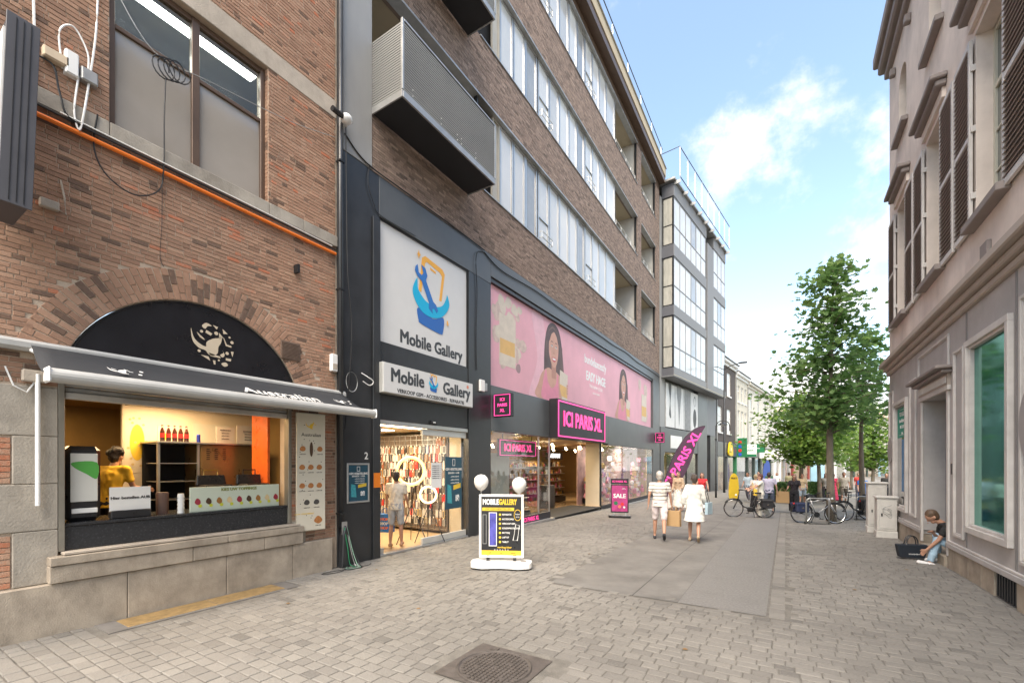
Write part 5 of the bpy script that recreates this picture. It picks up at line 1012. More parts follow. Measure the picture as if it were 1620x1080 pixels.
Bx('shop_back', mat('shop_gold', (.62, .46, .24), .6, var=.3), GB, .7, 8.0, -.6, 2.74, -2.6, -2.5); Bx('shop_floor', M_wood, GB, .7, 8.0, -.62, -.42, -2.5, .0); Bx('shop_top', M_shopw, GB, .66, 8.08, 2.72, 2.748, -2.6, -.31)
for a, c in ((.66, 3.0), (3.1, 5.5), (5.6, 8.08)): Bx('shop_pane', M_glass, GB, a, c, -.4, 2.72, -.08, -.07); Bx('shop_mullion', M_steel, GB, c, c + .08, -.5, 2.74, -.1, .0)
t = local('letter_sign', 'white letter panel on the fascia of the clothes shop behind the feather flag', 'sign', P0, -PHI); bx('panel', M_wplas, t, .031, .06, 1.9, 4.2, 3.05, 3.95); text('VERO', .7, (.061, 3.05, 3.5), FL, M_wplas, t, bold=.02)
for k, (kk, c, h) in enumerate(((1.5, (.75, .45, .05), 1.55), (2.4, (.7, .65, .55), 1.7), (4.2, (.72, .66, .5), 1.6), (5.0, (.75, .5, .1), 1.6), (6.4, (.68, .62, .52), 1.6), (7.2, (.3, .25, .2), 1.5))):
    t = local('mannequin', ('yellow dressed', 'white dressed', 'cream dressed', 'amber dressed', 'pale dressed', 'dark dressed')[k] + ' mannequin in the clothes shop window', 'mannequin', P0, -PHI); mm = mat('garment_%d' % k, c, .7, var=.15)
    MB().lathe([(.16, .0), (.2, .5), (.14, .95), (.2, 1.25), (.1, 1.42), (.04, 1.46)], (-.8, kk, -.4), 10, sx=.7).build('garment', mm, t); MB().ball((-.8, kk, -.4 + h), .1, sc=(.8, .8, 1.2)).build('head', M_wplas, t); MB().lathe([(.2, 0), (.2, .02)], (-.8, kk, -.42), 10).build('base', M_steel, t)
lamp('clothes_shop_lamp', tuple(P0 + DV * 4 - NV * 1.2 + Vector((0, 0, 2.6))), 60, (1, .80, .5), 1.6, rot=None)
# ---- dark narrow building
def windowp(par, k0, k1, z0, z1, w, mf, mp, sill=None, cross=True, rec=.12):
    f = MB(); fw = .07
    f.box(w - rec, w - rec + .05, k0, k0 + fw, z0, z1); f.box(w - rec, w - rec + .05, k1 - fw, k1, z0, z1); f.box(w - rec, w - rec + .048, k0 + fw, k1 - fw, z0, z0 + fw); f.box(w - rec, w - rec + .048, k0 + fw, k1 - fw, z1 - fw, z1)
    if cross: c = (k0 + k1) / 2; zc = z0 + (z1 - z0) * .66; f.box(w - rec, w - rec + .04, c - .03, c + .03, z0 + fw, z1 - fw); f.box(w - rec, w - rec + .044, k0 + fw, k1 - fw, zc, zc + .06)
    fo = f.build('window', mf, par); bx('pane', mp, fo, w - rec + .01, w - rec + .02, k0 + fw, k1 - fw, z0 + fw, z1 - fw)
    if sill: bx('sill', sill, fo, w - rec, w + .08, k0 - .06, k1 + .06, z0 - .12, z0 - .002)
def facade(name, label, k0, k1, H, mw, mtrim, wins, floors, loc=P0, rz=-PHI, shop=None, w=0.0, roofm=None, mwf=None, chimney=False, base=-1.5, shopz=4.0, hpane=None, pitched=False):
    t = local(name, label, 'building', loc, rz); holes = [(a, c, z0, z1) for (a, c) in wins for (z0, z1) in floors]
    ks = sorted({k0, k1} | {q for a, c in wins for q in (a, c)}); zs = sorted({shopz, H} | {q for f in floors for q in f}); b = MB()
    for i in range(len(ks) - 1):
        z = shopz; kc = (ks[i] + ks[i + 1]) / 2; isw = any(a < kc < c for a, c in wins)
        if not isw: b.box(w - .3, w, ks[i], ks[i + 1], shopz, H)
        else:
            for (z0, z1) in floors: b.box(w - .3, w, ks[i], ks[i + 1], z, z0); z = z1
            b.box(w - .3, w, ks[i], ks[i + 1], z, H)
    b.box(w - 8, w - .302, k0, k1, base, H); b.build('wall', mw, t)
    for (a, c) in wins:
        for (z0, z1) in floors: windowp(t, a, c, z0, z1, w, mwf or M_white, hpane or M_glassw, mtrim)
    bx('cornice', mtrim, t, w, w + .35, k0, k1, H - .35, H, bevel=.04); bx('cornice_band', mtrim, t, w, w + .14, k0, k1, H - .62, H - .36, bevel=.02)
    if pitched:
        MB().prism([(w - 8, 0), (w + .1, 0), (w - 3.5, 2.6)], (0, k0, H + .01), Vector((1, 0, 0)), Vector((0, 0, 1)), Vector((0, 1, 0)), 0, k1 - k0).build('roof', roofm or M_roofd, t)
    else: bx('roof', roofm or M_roofd, t, w - 8, w + .3, k0, k1, H + .005, H + .12)
    bx('gutter', M_steel, t, w + .352, w + .44, k0, k1, H - .08, H + .02, bevel=.01); b = MB(); b.tube([(w + .06, k0 + .08, shopz), (w + .06, k0 + .08, H - .65)], .05, 6); b.build('downpipe', M_galv, t)
    if chimney: bx('chimney', mat('red_chimney', (.42, .15, .09), .9, var=.2), t, w - 3, w - 2, k0 + .6, k0 + 1.6, H, H + 1.9, bevel=.02)
    if shop:
        ms, mi, ttl, mt = shop; bx('shop_fascia', ms, t, w - .2, w + .12, k0 + .02, k1 - .02, shopz - 1.35, shopz - .02, bevel=.02)
        n = max(1, int((k1 - k0) // 3)); st = (k1 - k0) / n
        for i in range(n):
            bx('shop_pier', ms, t, w - .3, w + .06, k0 + st * i + .02, k0 + st * i + .42, base, shopz - 1.36); bx('shop_pane', M_glassw2, t, w - .1, w - .09, k0 + st * i + .42, k0 + st * (i + 1) + .02, base, shopz - 1.36); bx('shop_display', mi, t, w - .28, w - .26, k0 + st * i + .5, k0 + st * (i + 1) - .1, base, shopz - 1.5)
        if ttl: text(ttl, .62, (w + .122, (k0 + k1) / 2, shopz - .7), FL, mt, t, bold=.01)
    return t
M_glassw = mat('far_window_glass', (.10, .12, .13), .06, var=.3, vscale=2, coat=.5); M_glassw2 = glass('shop_glass', (.9, .9, .9)); M_roofd = mat('slate_roof', (.07, .07, .075), .7, var=.2); M_roofr = mat('red_tile_roof', (.38, .14, .07), .8, var=.3, vscale=8)
M_dkbr = mat('dark_brown_render', (.085, .07, .062), .8, var=.15); M_disp = mat('warm_display', (.55, .38, .22), .7, var=.6, vscale=1.5); M_disp2 = mat('pale_display', (.55, .52, .45), .7, var=.6, vscale=2); M_disp3 = mat('cool_display', (.18, .24, .26), .5, var=.6, vscale=2)
facade('dark_narrow_house', 'narrow dark brown house with white windows and a yellow sign', 13.6, 20.75, 12.0, M_dkbr, M_white, [(14.1, 15.6), (17.4, 18.9)], [(4.9, 7.3), (8.6, 10.9)], shop=(M_fascia, M_disp, '', M_white), mwf=M_white, hpane=M_win)
t = local('yellow_sign', 'rounded yellow emblem hanging on the dark shop fascia', 'sign', P0, -PHI); art('emblem', [spl([(16.9, 2.85), (16.95, 3.5), (17.3, 4.0), (17.75, 4.05), (18.1, 3.9), (18.4, 3.4), (18.45, 2.8), (17.7, 2.7)], 4)], (.2, 0, 0), FL, mat('bright_yellow', (.75, .52, .0), .4, var=0), t, .12); text('M', .5, (.325, 17.7, 3.3), FL, M_wplas, t, bold=.01); bx('mount', M_steel, t, .12, .2, 17.5, 17.8, 3.2, 3.6)
facade('cream_house', 'cream house with three narrow windows per floor beyond the dark narrow house', 20.8, 26.3, 11.5, M_cream, M_white, [(21.7, 22.7), (23.3, 24.3), (24.9, 25.9)], [(4.7, 7.6), (8.5, 10.2)], shop=(mat('green_fascia', (.03, .17, .07), .5, var=.05), M_disp3, 'KAPPER', M_wplas), hpane=M_glassw, roofm=M_roofd)
facade('ivory_house', 'long ivory house with arched shadow cornice and four tall windows per floor', 26.35, 44.2, 11.2, M_cream2, M_cream2, [(27.6, 29.2), (31.9, 33.5), (36.2, 37.8), (40.5, 42.1)], [(4.5, 7.3), (8.1, 10.1)], shop=(mat('dark_green_fascia', (.05, .07, .06), .5, var=.1), M_disp2, 'BOETIEK', M_wplas), roofm=M_roofd)
facade('white_corner_house', 'white house with red tiled roof and brick chimney partly hidden by the tree', 44.3, 53, 9.4, M_white, M_white, [(45.5, 46.9), (48, 49.4), (50.4, 51.8)], [(4.4, 6.5), (7.0, 8.5)], shop=(M_wplas, M_disp2, 'OPTIEK', mat('print_phone', (.85, .42, .05))), roofm=M_roofr, chimney=True, pitched=True)
facade('sand_house', 'sand coloured house behind the bushy tree', 53.1, 62, 11, M_cream, M_white, [(54.2, 55.6), (56.8, 58.2), (59.4, 60.8)], [(4.5, 7.2), (8, 10)], shop=(M_lgrey, M_disp, 'MODE', M_white))
P1 = P0 + DV * 62; PH2 = rad(25)
def fcol(n, c): return mat(n, c, .85, var=.12, vscale=1.5)
ff = [('white_gabled_house', 'small white house where the street bends', 0, 9, 9.5, M_white, True), ('brick_red_house', 'reddish house beyond the bend of the street', 9.1, 17, 11, fcol('dull_red_render', (.40, .22, .17)), True), ('pale_house', 'pale grey house beyond the bend of the street', 17.1, 26, 9.2, M_cream2, False),
      ('tall_white_block', 'tall plain white building closing the street between the trees', 26.1, 40, 17.5, M_white, False), ('beige_house', 'beige house at the end of the street', 40.1, 50, 12, M_cream, True), ('grey_end_house', 'light grey house at the far right end of the street', 50.1, 66, 14, M_lgrey, False)]
for i, (n, l, a, c, H, m, pt) in enumerate(ff):
    ws = []; q = a + 1.0
    while q + 1.4 < c - .4: ws.append((q, q + 1.3)); q += 2.7
    facade(n, l, a, c, H, m, M_white, ws if i != 3 else ws[1:4:2], [(4.8, 6.9), (7.6, 8.9)] if H < 12 else [(4.8, 6.9), (8, 10), (11, 13)], P1, -PH2, base=-2, shop=((mat('red_fascia', (.30, .07, .06), .5), M_glassd, M_wplas, MATS['dark_green_fascia'], mat('sky_fascia', (.3, .5, .6), .5), M_lgrey)[i] if i != 1 else M_conc, (M_disp, M_disp3, M_disp2)[i % 3], '', M_white), roofm=M_roofr if pt else M_roofd, pitched=pt, chimney=(i == 2))
# wall lamps, projecting signs on the far row
def wsign(label, k, z0, z1, w1, m, body='', tm=None, th=.12, cat='sign'):
    t = local('projecting_sign', label, cat, P0, -PHI); bx('board', m, t, .1, w1, k, k + th, z0, z1, bevel=.02)
    if body: text(body, .25, ((.1 + w1) / 2, k - .002, (z0 + z1) / 2), FS, tm or M_wplas, t, bold=.005)
    return t
M_grn = mat('sign_green', (.02, .17, .07), .4, var=0); M_rd = mat('sign_red', (.65, .03, .03), .4, var=0)
t = wsign('tall green framed sign with red and blue barber stripes', 21.2, 2.6, 4.6, 1.0, M_grn)
for k in range(4): art('print', [circ(.35, 2.9 + k * .42, .17, 12)], (0, 21.19, 0), FS, M_rd if k % 2 else mat('sign_blue', (.03, .10, .5), .4, var=0), t, .01)
t = wsign('white board with green lower edge beside the barber sign', 23.2, 2.7, 4.0, 1.5, M_wplas, 'BARBER', M_grn); art('print', [rect(.1, 1.5, 2.7, 2.95)], (0, 23.19, 0), FS, M_grn, t, .01)
wsign('green sign above the dark shop entrance', 27.2, 3.2, 4.2, 1.6, M_grn, 'zone'); wsign('white rectangular sign on a grey bracket', 32.5, 2.6, 3.6, 2.0, M_wplas); wsign('white sign with a red dot near the bushy tree', 37, 2.5, 3.6, 2.6, M_wplas, 'o', M_rd)
t = local('feather_flag', 'blue feather flag in front of the dark shop far down the street', 'flag', (0, 0, 0)); q = P0 + DV * 26 + NV * 1.6; W[t.name] = Vector()
MB().prism(spl([(0, .6), (.5, .7), (.8, 1.7), (.75, 2.6), (.45, 2.9), (.1, 2.2)], 4), q + Vector((0, 0, -.6)), Vector((CS, SN, 0)), Vector((0, 0, 1)), Vector((-SN, CS, 0)), 0, .02).build('cloth', mat('flag_blue', (.04, .08, .28), .6), t); MB().tube([q + Vector((0, 0, -.6)), q + Vector((0, 0, 2))], .02, 5).build('pole', M_steel, t)
# ================================================================ RIGHT BUILDING
RB = thing('grey_shop_building', (XR, 12, 0), 'taupe rendered building with louvred shutters above a grey panelled shop front', 'building')
def Rb(name, m, y0, y1, z0, z1, d0=0.0, d1=.03, par=None, bevel=0): return bx(name, m, par or RB, XR - d1, XR - d0, y0, y1, z0, z1, bevel=bevel)
YE = 17.25; Y0R = -1.0
cen = [3.1, 6.32, 9.54, 12.52, 15.52]; OW = .62
ups = [(c - OW, c + OW) for c in cen]
b = MB(); ks = sorted({Y0R, YE} | {q for a in ups for q in a})
for i in range(len(ks) - 1):
    kc = (ks[i] + ks[i + 1]) / 2
    if any(a < kc < c for a, c in ups): b.box(XR, XR + .3, ks[i], ks[i + 1], 4.95, 5.86); b.box(XR, XR + .3, ks[i], ks[i + 1], 8.98, 10.86)
    else: b.box(XR, XR + .3, ks[i], ks[i + 1], 4.95, 10.86)
# attic band with round headed openings
aw_ = .45
for c0, c1 in zip([Y0R] + [(cen[i] + cen[i + 1]) / 2 for i in range(4)], [(cen[i] + cen[i + 1]) / 2 for i in range(4)] + [YE]):
    c = [q for q in cen if c0 < q < c1][0]
    arcp = [(c + aw_ * math.cos(a), 12.1 + aw_ * math.sin(a)) for a in np.linspace(0, PI, 13)]
    b.prism([(c1, 10.86), (c1, 13.5), (c0, 13.5), (c0, 10.86), (c - aw_, 10.86)] + arcp[::-1] + [(c + aw_, 10.86)], (0, 0, 0), (0, 1, 0), (0, 0, 1), (1, 0, 0), XR, XR + .3)
b.box(XR + .302, XR + 9, Y0R, YE, 4.9, 13.5)
b.build('wall', M_taupe, RB)
M_glz = mat('dark_old_glass', (.05, .06, .065), .05, var=.3, vscale=2, coat=.6); M_fr = mat('ivory_frame', (.58, .56, .46), .5, var=.05)
for i, (a, c) in enumerate(ups):
    f = MB(); X0 = XR + .2; fw = .075
    f.box(X0, X0 + .06, a + .0, a + fw, 5.9, 8.94); f.box(X0, X0 + .06, c - fw, c, 5.9, 8.94); m_ = (a + c) / 2; f.box(X0 - .01, X0 + .06, m_ - .04, m_ + .04, 5.9, 8.94)
    for z in (5.9, 7.95, 8.87): f.box(X0 + .002, X0 + .058, a + fw, m_ - .04, z, z + .07); f.box(X0 + .002, X0 + .058, m_ + .04, c - fw, z, z + .07)
    for z in (6.6, 7.25): f.box(X0 + .01, X0 + .05, a + fw, m_ - .04, z, z + .03); f.box(X0 + .01, X0 + .05, m_ + .04, c - fw, z, z + .03)
    fo = f.build('window', M_fr, RB); bx('pane', M_glz, fo, X0 + .03, X0 + .04, a + fw, c - fw, 5.97, 8.87)
    Rb('window_sill', mat('dark_taupe_trim', (.25, .215, .20), .7, var=.12), a - .12, c + .12, 5.76, 5.88, -.12, .16, bevel=.012)
    Rb('lintel', M_taupe, a - .02, c + .02, 8.96, 9.0, -.2, .012)
    ped = Rb('window_cornice', MATS['dark_taupe_trim'], a - .28, c + .28, 9.42, 9.52, 0, .26, bevel=.02); Rb('moulding', MATS['dark_taupe_trim'], a - .22, c + .22, 9.30, 9.415, 0, .17, par=ped, bevel=.02); Rb('frieze', M_taupe, a - .14, c + .14, 9.1, 9.295, 0, .06, par=ped)
    Rb('attic_sill', MATS['dark_taupe_trim'], cen[i] - .66, cen[i] + .66, 10.72, 10.84, -.0, .14, bevel=.012); bx('attic_pane', M_glz, RB, XR + .26, XR + .27, cen[i] - .45, cen[i] + .45, 10.86, 12.6)
    for y in (cen[i] - .9, cen[i] + .9): Rb('corbel', MATS['dark_taupe_trim'], y - .09, y + .09, 12.95, 13.15, 0, .13, bevel=.02)
# shutters: open flat against the wall
nslat = 34; slat_me = {}
def shutter(y0, y1, idx, own):
    sh = Rb('shutter', M_mould, y0, y0 + .065, 5.80, 8.92, .03, .075)
    fr2 = MB()
    for p in ((y1 - .065, y1, 5.80, 8.92), (y0 + .066, y1 - .066, 5.80, 5.90), (y0 + .066, y1 - .066, 7.30, 7.38), (y0 + .066, y1 - .066, 8.83, 8.92)): fr2.box(XR - .075, XR - .03, *p)
    fr2.build('shutter_frame', M_mould, sh, bevel=.003)
    bx('backing', mat('brown_louvre', (.36, .31, .29)), sh, XR - .04, XR - .034, y0 + .07, y1 - .07, 5.9, 8.83)
    js = MB()
    for half in ((5.91, 7.295), (7.39, 8.825)):
        n = nslat // 2; st = (half[1] - half[0]) / n
        for k in range(n):
            z = half[0] + (k + .5) * st
            def put(q, cz, cy): q.add([(XR - .088 , cy - L_ / 2, cz - .026), (XR - .088, cy + L_ / 2, cz - .026), (XR - .044, cy + L_ / 2, cz + .022), (XR - .044, cy - L_ / 2, cz + .022), (XR - .080, cy - L_ / 2, cz - .034), (XR - .080, cy + L_ / 2, cz - .034), (XR - .038, cy + L_ / 2, cz + .012), (XR - .038, cy - L_ / 2, cz + .012)], [(0, 3, 2, 1), (4, 5, 6, 7), (0, 1, 5, 4), (2, 3, 7, 6), (0, 4, 7, 3), (1, 2, 6, 5)])
            L_ = y1 - y0 - .09
            if own:
                key = round(L_, 2)
                if key not in slat_me: q = MB(); put(q, 0, 0); o = q.build('slat', M_brownsh, None); slat_me[key] = o.data; bpy.data.objects.remove(o)
                o = bpy.data.objects.new('slat', slat_me[key]); COL.objects.link(o); o.parent = sh; o.location = Vector((0, (y0 + y1) / 2, z)) - W[RB.name]; o.location.x = -W[RB.name].x
            else: put(js, z, (y0 + y1) / 2)
    if not own: js.build('slats', M_brownsh, sh, kind='stuff')
    bx('toothed_edge', M_mould, sh, XR - .094, XR - .089, y0 + .02, y0 + .06, 5.85, 8.9) if False else None
    for z in (6.3, 7.4, 8.4): bx('hinge', M_mould, sh, XR - .06, XR - .0, y0 - .03 if (idx % 2) else y1, y0 if (idx % 2) else y1 + .03, z, z + .1)
idx = 0
for i, c in enumerate(cen):
    for s in (-1, 1):
        a = c + s * (OW + .03) if s > 0 else c - OW - .03 - .79
        shutter(a, a + .79, 1 if s > 0 else 0, (i in (2, 3, 4)) and not (i == 2 and s < 0 and False)) if a > 1 else None
# roof cornice
Rb('roof_cornice', MATS['dark_taupe_trim'], Y0R, YE + .06, 13.5, 13.72, -.3, .12, bevel=.03); Rb('roof_cornice', MATS['dark_taupe_trim'], Y0R, YE + .16, 13.74, 14.05, -.3, .26, bevel=.05); Rb('roof_cornice', MATS['dark_taupe_trim'], Y0R, YE + .28, 14.06, 14.40, -.3, .36, bevel=.04); Rb('roof_slab', M_steel, Y0R, YE + .2, 14.41, 14.5, -9, .3)
Rb('wall_plate', MATS['dark_taupe_trim'], 9.5, 9.78, 5.02, 5.35, 0, .06, bevel=.008)
# shop-floor cornice
for z0, z1, p in ((4.56, 4.68, .07), (4.685, 4.80, .14), (4.805, 4.93, .24), (4.935, 4.99, .20)): Rb('string_course', mat('taupe_moulding', (.42, .36, .31), .6, var=.08), Y0R, YE + p * .6, z0, z1, -.3, p, bevel=.02)
# ground floor: grey panelled shop front with door, windows
gw = [(8.86, 10.36, .92, 3.88), (11.62, 13.36, .18, 3.34), (14.98, 16.32, .82, 3.52), (2.5, 4.0, .92, 3.88)]
b = MB(); ks = sorted({Y0R, YE} | {q for g in gw for q in g[:2]})
for i in range(len(ks) - 1):
    kc = (ks[i] + ks[i + 1]) / 2; g = [g for g in gw if g[0] < kc < g[1]]
    if g: b.box(XR, XR + .35, ks[i], ks[i + 1], .46, g[0][2]) if g[0][2] > .5 else None; b.box(XR, XR + .35, ks[i], ks[i + 1], g[0][3], 4.555)
    else: b.box(XR, XR + .35, ks[i], ks[i + 1], .46, 4.555)
b.build('shop_wall', M_grpaint, RB)
M_body = MB(); M_body.box(XR + 1.6, XR + 9, Y0R, YE, -.3, 4.89); M_body.build('core_wall', M_grpaint, RB)
# plinth stones and base moulding
for a, c in ((-1, 1.5), (1.505, 4), (4.005, 6.6), (6.605, 8.35), (8.355, 8.6), (9.35, 9.85), (9.855, 10.45), (10.455, 11.58), (13.4, 14.9), (14.905, YE)): Rb('plinth_stone', M_stone2, a + .003, c - .003, -.12, .36, -.3, .02, bevel=.006)
for y in np.arange(8.62, 9.33, .09): Rb('vent_bar', M_steel, y, y + .035, .02, .34, -.05, .012)
Rb('vent_back', M_dark, 8.61, 9.34, -.1, .36, -.3, -.06)
for a, c in ((Y0R, 11.58), (13.4, YE)): Rb('base_moulding', M_grpaint, a, c, .365, .455, -.3, .05, bevel=.01); Rb('white_bead', M_mould, a, c, .458, .50, 0, .035, bevel=.008)
def ring(name, y0, y1, z0, z1, w, m, d0=0, d1=.04, par=None):
    b = MB(); b.box(XR - d1, XR - d0, y0, y1, z0, z0 + w); b.box(XR - d1, XR - d0, y0, y1, z1 - w, z1); b.box(XR - d1, XR - d0, y0, y0 + w, z0 + w, z1 - w); b.box(XR - d1, XR - d0, y1 - w, y1, z0 + w, z1 - w); return b.build(name, m, par or RB, bevel=.008, seg=2)
def panel(y0, y1, z0, z1): o = ring('panel_moulding', y0, y1, z0, z1, .05, M_mould, 0, .035); ring('inner_bead', y0 + .055, y1 - .055, z0 + .055, z1 - .055, .018, M_mould, 0, .018, o)
panel(10.68, 11.22, .62, 4.0); panel(11.50, 13.78, 3.72, 4.42); panel(14.02, 14.62, .66, 4.0); panel(16.62, 17.2, .7, 4.05); panel(7.2, 8.5, .62, 4.15); panel(4.4, 6.9, .62, 4.1)
for (y, z, r) in ((7.85, 2.45, .62), (16.92, 2.35, .36)):
    b = MB(); b.prism(circ(y, z, r, 36), (0, 0, 0), (0, 1, 0), (0, 0, 1), (1, 0, 0), XR - .045, XR - .001); b.build('roundel', mat('pale_roundel', (.34, .32, .31), .55, var=.08), RB, bevel=.01)
# vertical strip joints
for y in (10.56, 8.62): Rb('pilaster_strip', mat('light_warm_grey', (.24, .23, .225), .55, var=.1), y, y + .05, .51, 4.54, 0, .012)
# shop windows on the right
def rwin(y0, y1, z0, z1, label=''):
    o = ring('window_frame', y0 - .13, y1 + .13, z0 - .13, z1 + .13, .10, M_mould, 0, .07); ring('inner_frame', y0 - .03, y1 + .03, z0 - .03, z1 + .03, .045, M_mould, -.04, .03, o); return o
o = rwin(*gw[0]); M_tealp = mat('teal_window_film', (.01, .30, .23), .04, .85, var=.03); bx('pane', M_tealp, o, XR + .03, XR + .04, gw[0][0], gw[0][1], gw[0][2], gw[0][3])
o = rwin(*gw[2]); bx('pane', M_glz, o, XR + .03, XR + .04, gw[2][0], gw[2][1], gw[2][2], gw[2][3])
t = thing('window_poster', (XR, 15.6, 3.1), 'green for rent poster in the upper part of the small dark shop window', 'poster'); bx('sheet', mat('poster_green', (.0, .26, .18), .5, var=.05), t, XR + .018, XR + .028, 15.05, 16.25, 2.66, 3.46)
for k, s in enumerate(('TE HUUR', 'handelspand', '011 22 33', 'info')): text(s, .16 - .02 * k, (XR + .016, 15.65, 3.28 - k * .17), FR, M_wplas, t, bold=.003)
art('print', [rect(-.35, .35, 0, .01), rect(-.35, .35, .68, .69)], (XR + .016, 15.65, 2.72), FR, M_wplas, t, .001)
t = thing('hanging_coat', (XR, 15.6, 2), 'blue strip of cloth behind the small dark shop window', 'cloth'); bx('cloth', mat('blue_cloth', (.10, .25, .45), .7, var=.4, vscale=12), t, XR + .022, XR + .029, 15.5, 15.75, 1.2, 2.6)
o = rwin(*gw[3]); bx('pane', M_glz, o, XR + .03, XR + .04, gw[3][0], gw[3][1], gw[3][2], gw[3][3])
# door recess with steps and carved lintel
dr = Rb('door_frame', M_mould, 13.362, 13.46, .2, 3.34, 0, .05, bevel=.012); Rb('jamb', M_mould, 11.52, 11.618, .2, 3.34, 0, .03, par=dr)
b = MB(); b.box(XR + .352, XR + 1.55, 13.362, 13.42, .1, 3.5); b.box(XR + .352, XR + 1.55, 11.56, 11.618, .1, 3.5); b.box(XR + .352, XR + 1.55, 11.62, 13.36, 3.35, 3.42); b.build('recess_wall', mat('recess_paint', (.26, .25, .26), .6, var=.08), RB)
bx('door_leaf', mat('door_paint', (.20, .195, .20), .45, var=.08), RB, XR + 1.45, XR + 1.52, 11.62, 13.36, .2, 3.34)
for z0, z1 in ((.4, 1.4), (1.55, 3.1)):
    for y0, y1 in ((11.75, 12.42), (12.56, 13.23)): bx('door_panel', MATS['door_paint'], RB, XR + 1.43, XR + 1.449, y0, y1, z0, z1, bevel=.008)
bx('door_step', M_stone2, RB, XR - .06, XR + 1.5, 11.605, 13.39, -.08, .17, bevel=.012); bx('door_floor', M_stone2, RB, XR + .4, XR + 1.5, 11.61, 13.38, .171, .20)
hd = Rb('door_head', M_mould, 11.42, 13.56, 3.345, 3.44, -.0, .06, bevel=.01); Rb('carved_frieze', MATS['taupe_moulding'], 11.46, 13.54, 3.445, 3.66, 0, .05, par=hd)
for y in np.arange(11.5, 13.5, .085): Rb('dentil', M_mould, y, y + .05, 3.48, 3.62, .05, .075, par=hd, bevel=.008)
Rb('hood', MATS['dark_taupe_trim'], 11.34, 13.66, 3.665, 3.73, 0, .16, par=hd, bevel=.015); Rb('hood', MATS['dark_taupe_trim'], 11.28, 13.72, 3.735, 3.80, 0, .26, par=hd, bevel=.015)
bx('letter_slot', M_steel, RB, XR - .012, XR, 11.36, 11.42, 1.75, 1.95)
# ================================================================ TREES
M_bark = mat('plane_bark', (.20, .17, .13), .9, var=.35, vscale=9, bump=.6, bscale=30, stretch=(1, 1, .3))
def leaf_mat(name, a, b_, c):
    m = bpy.data.materials.new(name); m.use_nodes = True; nt = m.node_tree; b = nt.nodes['Principled BSDF']; L = nt.links.new
    at = nt.nodes.new('ShaderNodeAttribute'); at.attribute_name = 'tone'; rp = nt.nodes.new('ShaderNodeValToRGB'); e = rp.color_ramp.elements; e.new(.5)
    for i, q in enumerate((a, b_, c)): e[i].position = i / 2; e[i].color = (*q, 1)
    L(at.outputs['Fac'], rp.inputs[0]); L(rp.outputs[0], b.inputs['Base Color']); b.inputs['Roughness'].default_value = .5
    tr = nt.nodes.new('ShaderNodeBsdfTranslucent'); mx = nt.nodes.new('ShaderNodeMixShader'); mx.inputs[0].default_value = .48; L(rp.outputs[0], tr.inputs[0]); L(b.outputs[0], mx.inputs[1]); L(tr.outputs[0], mx.inputs[2]); L(mx.outputs[0], nt.nodes['Material Output'].inputs[0])
    return m
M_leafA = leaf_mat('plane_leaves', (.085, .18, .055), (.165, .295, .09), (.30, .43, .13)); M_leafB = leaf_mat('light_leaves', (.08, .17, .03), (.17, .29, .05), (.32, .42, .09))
LEAF = [(0, -.5), (.22, -.42), (.5, -.18), (.28, -.02), (.42, .24), (.14, .2), (0, .55), (-.14, .2), (-.42, .24), (-.28, -.02), (-.5, -.18), (-.22, -.42)]
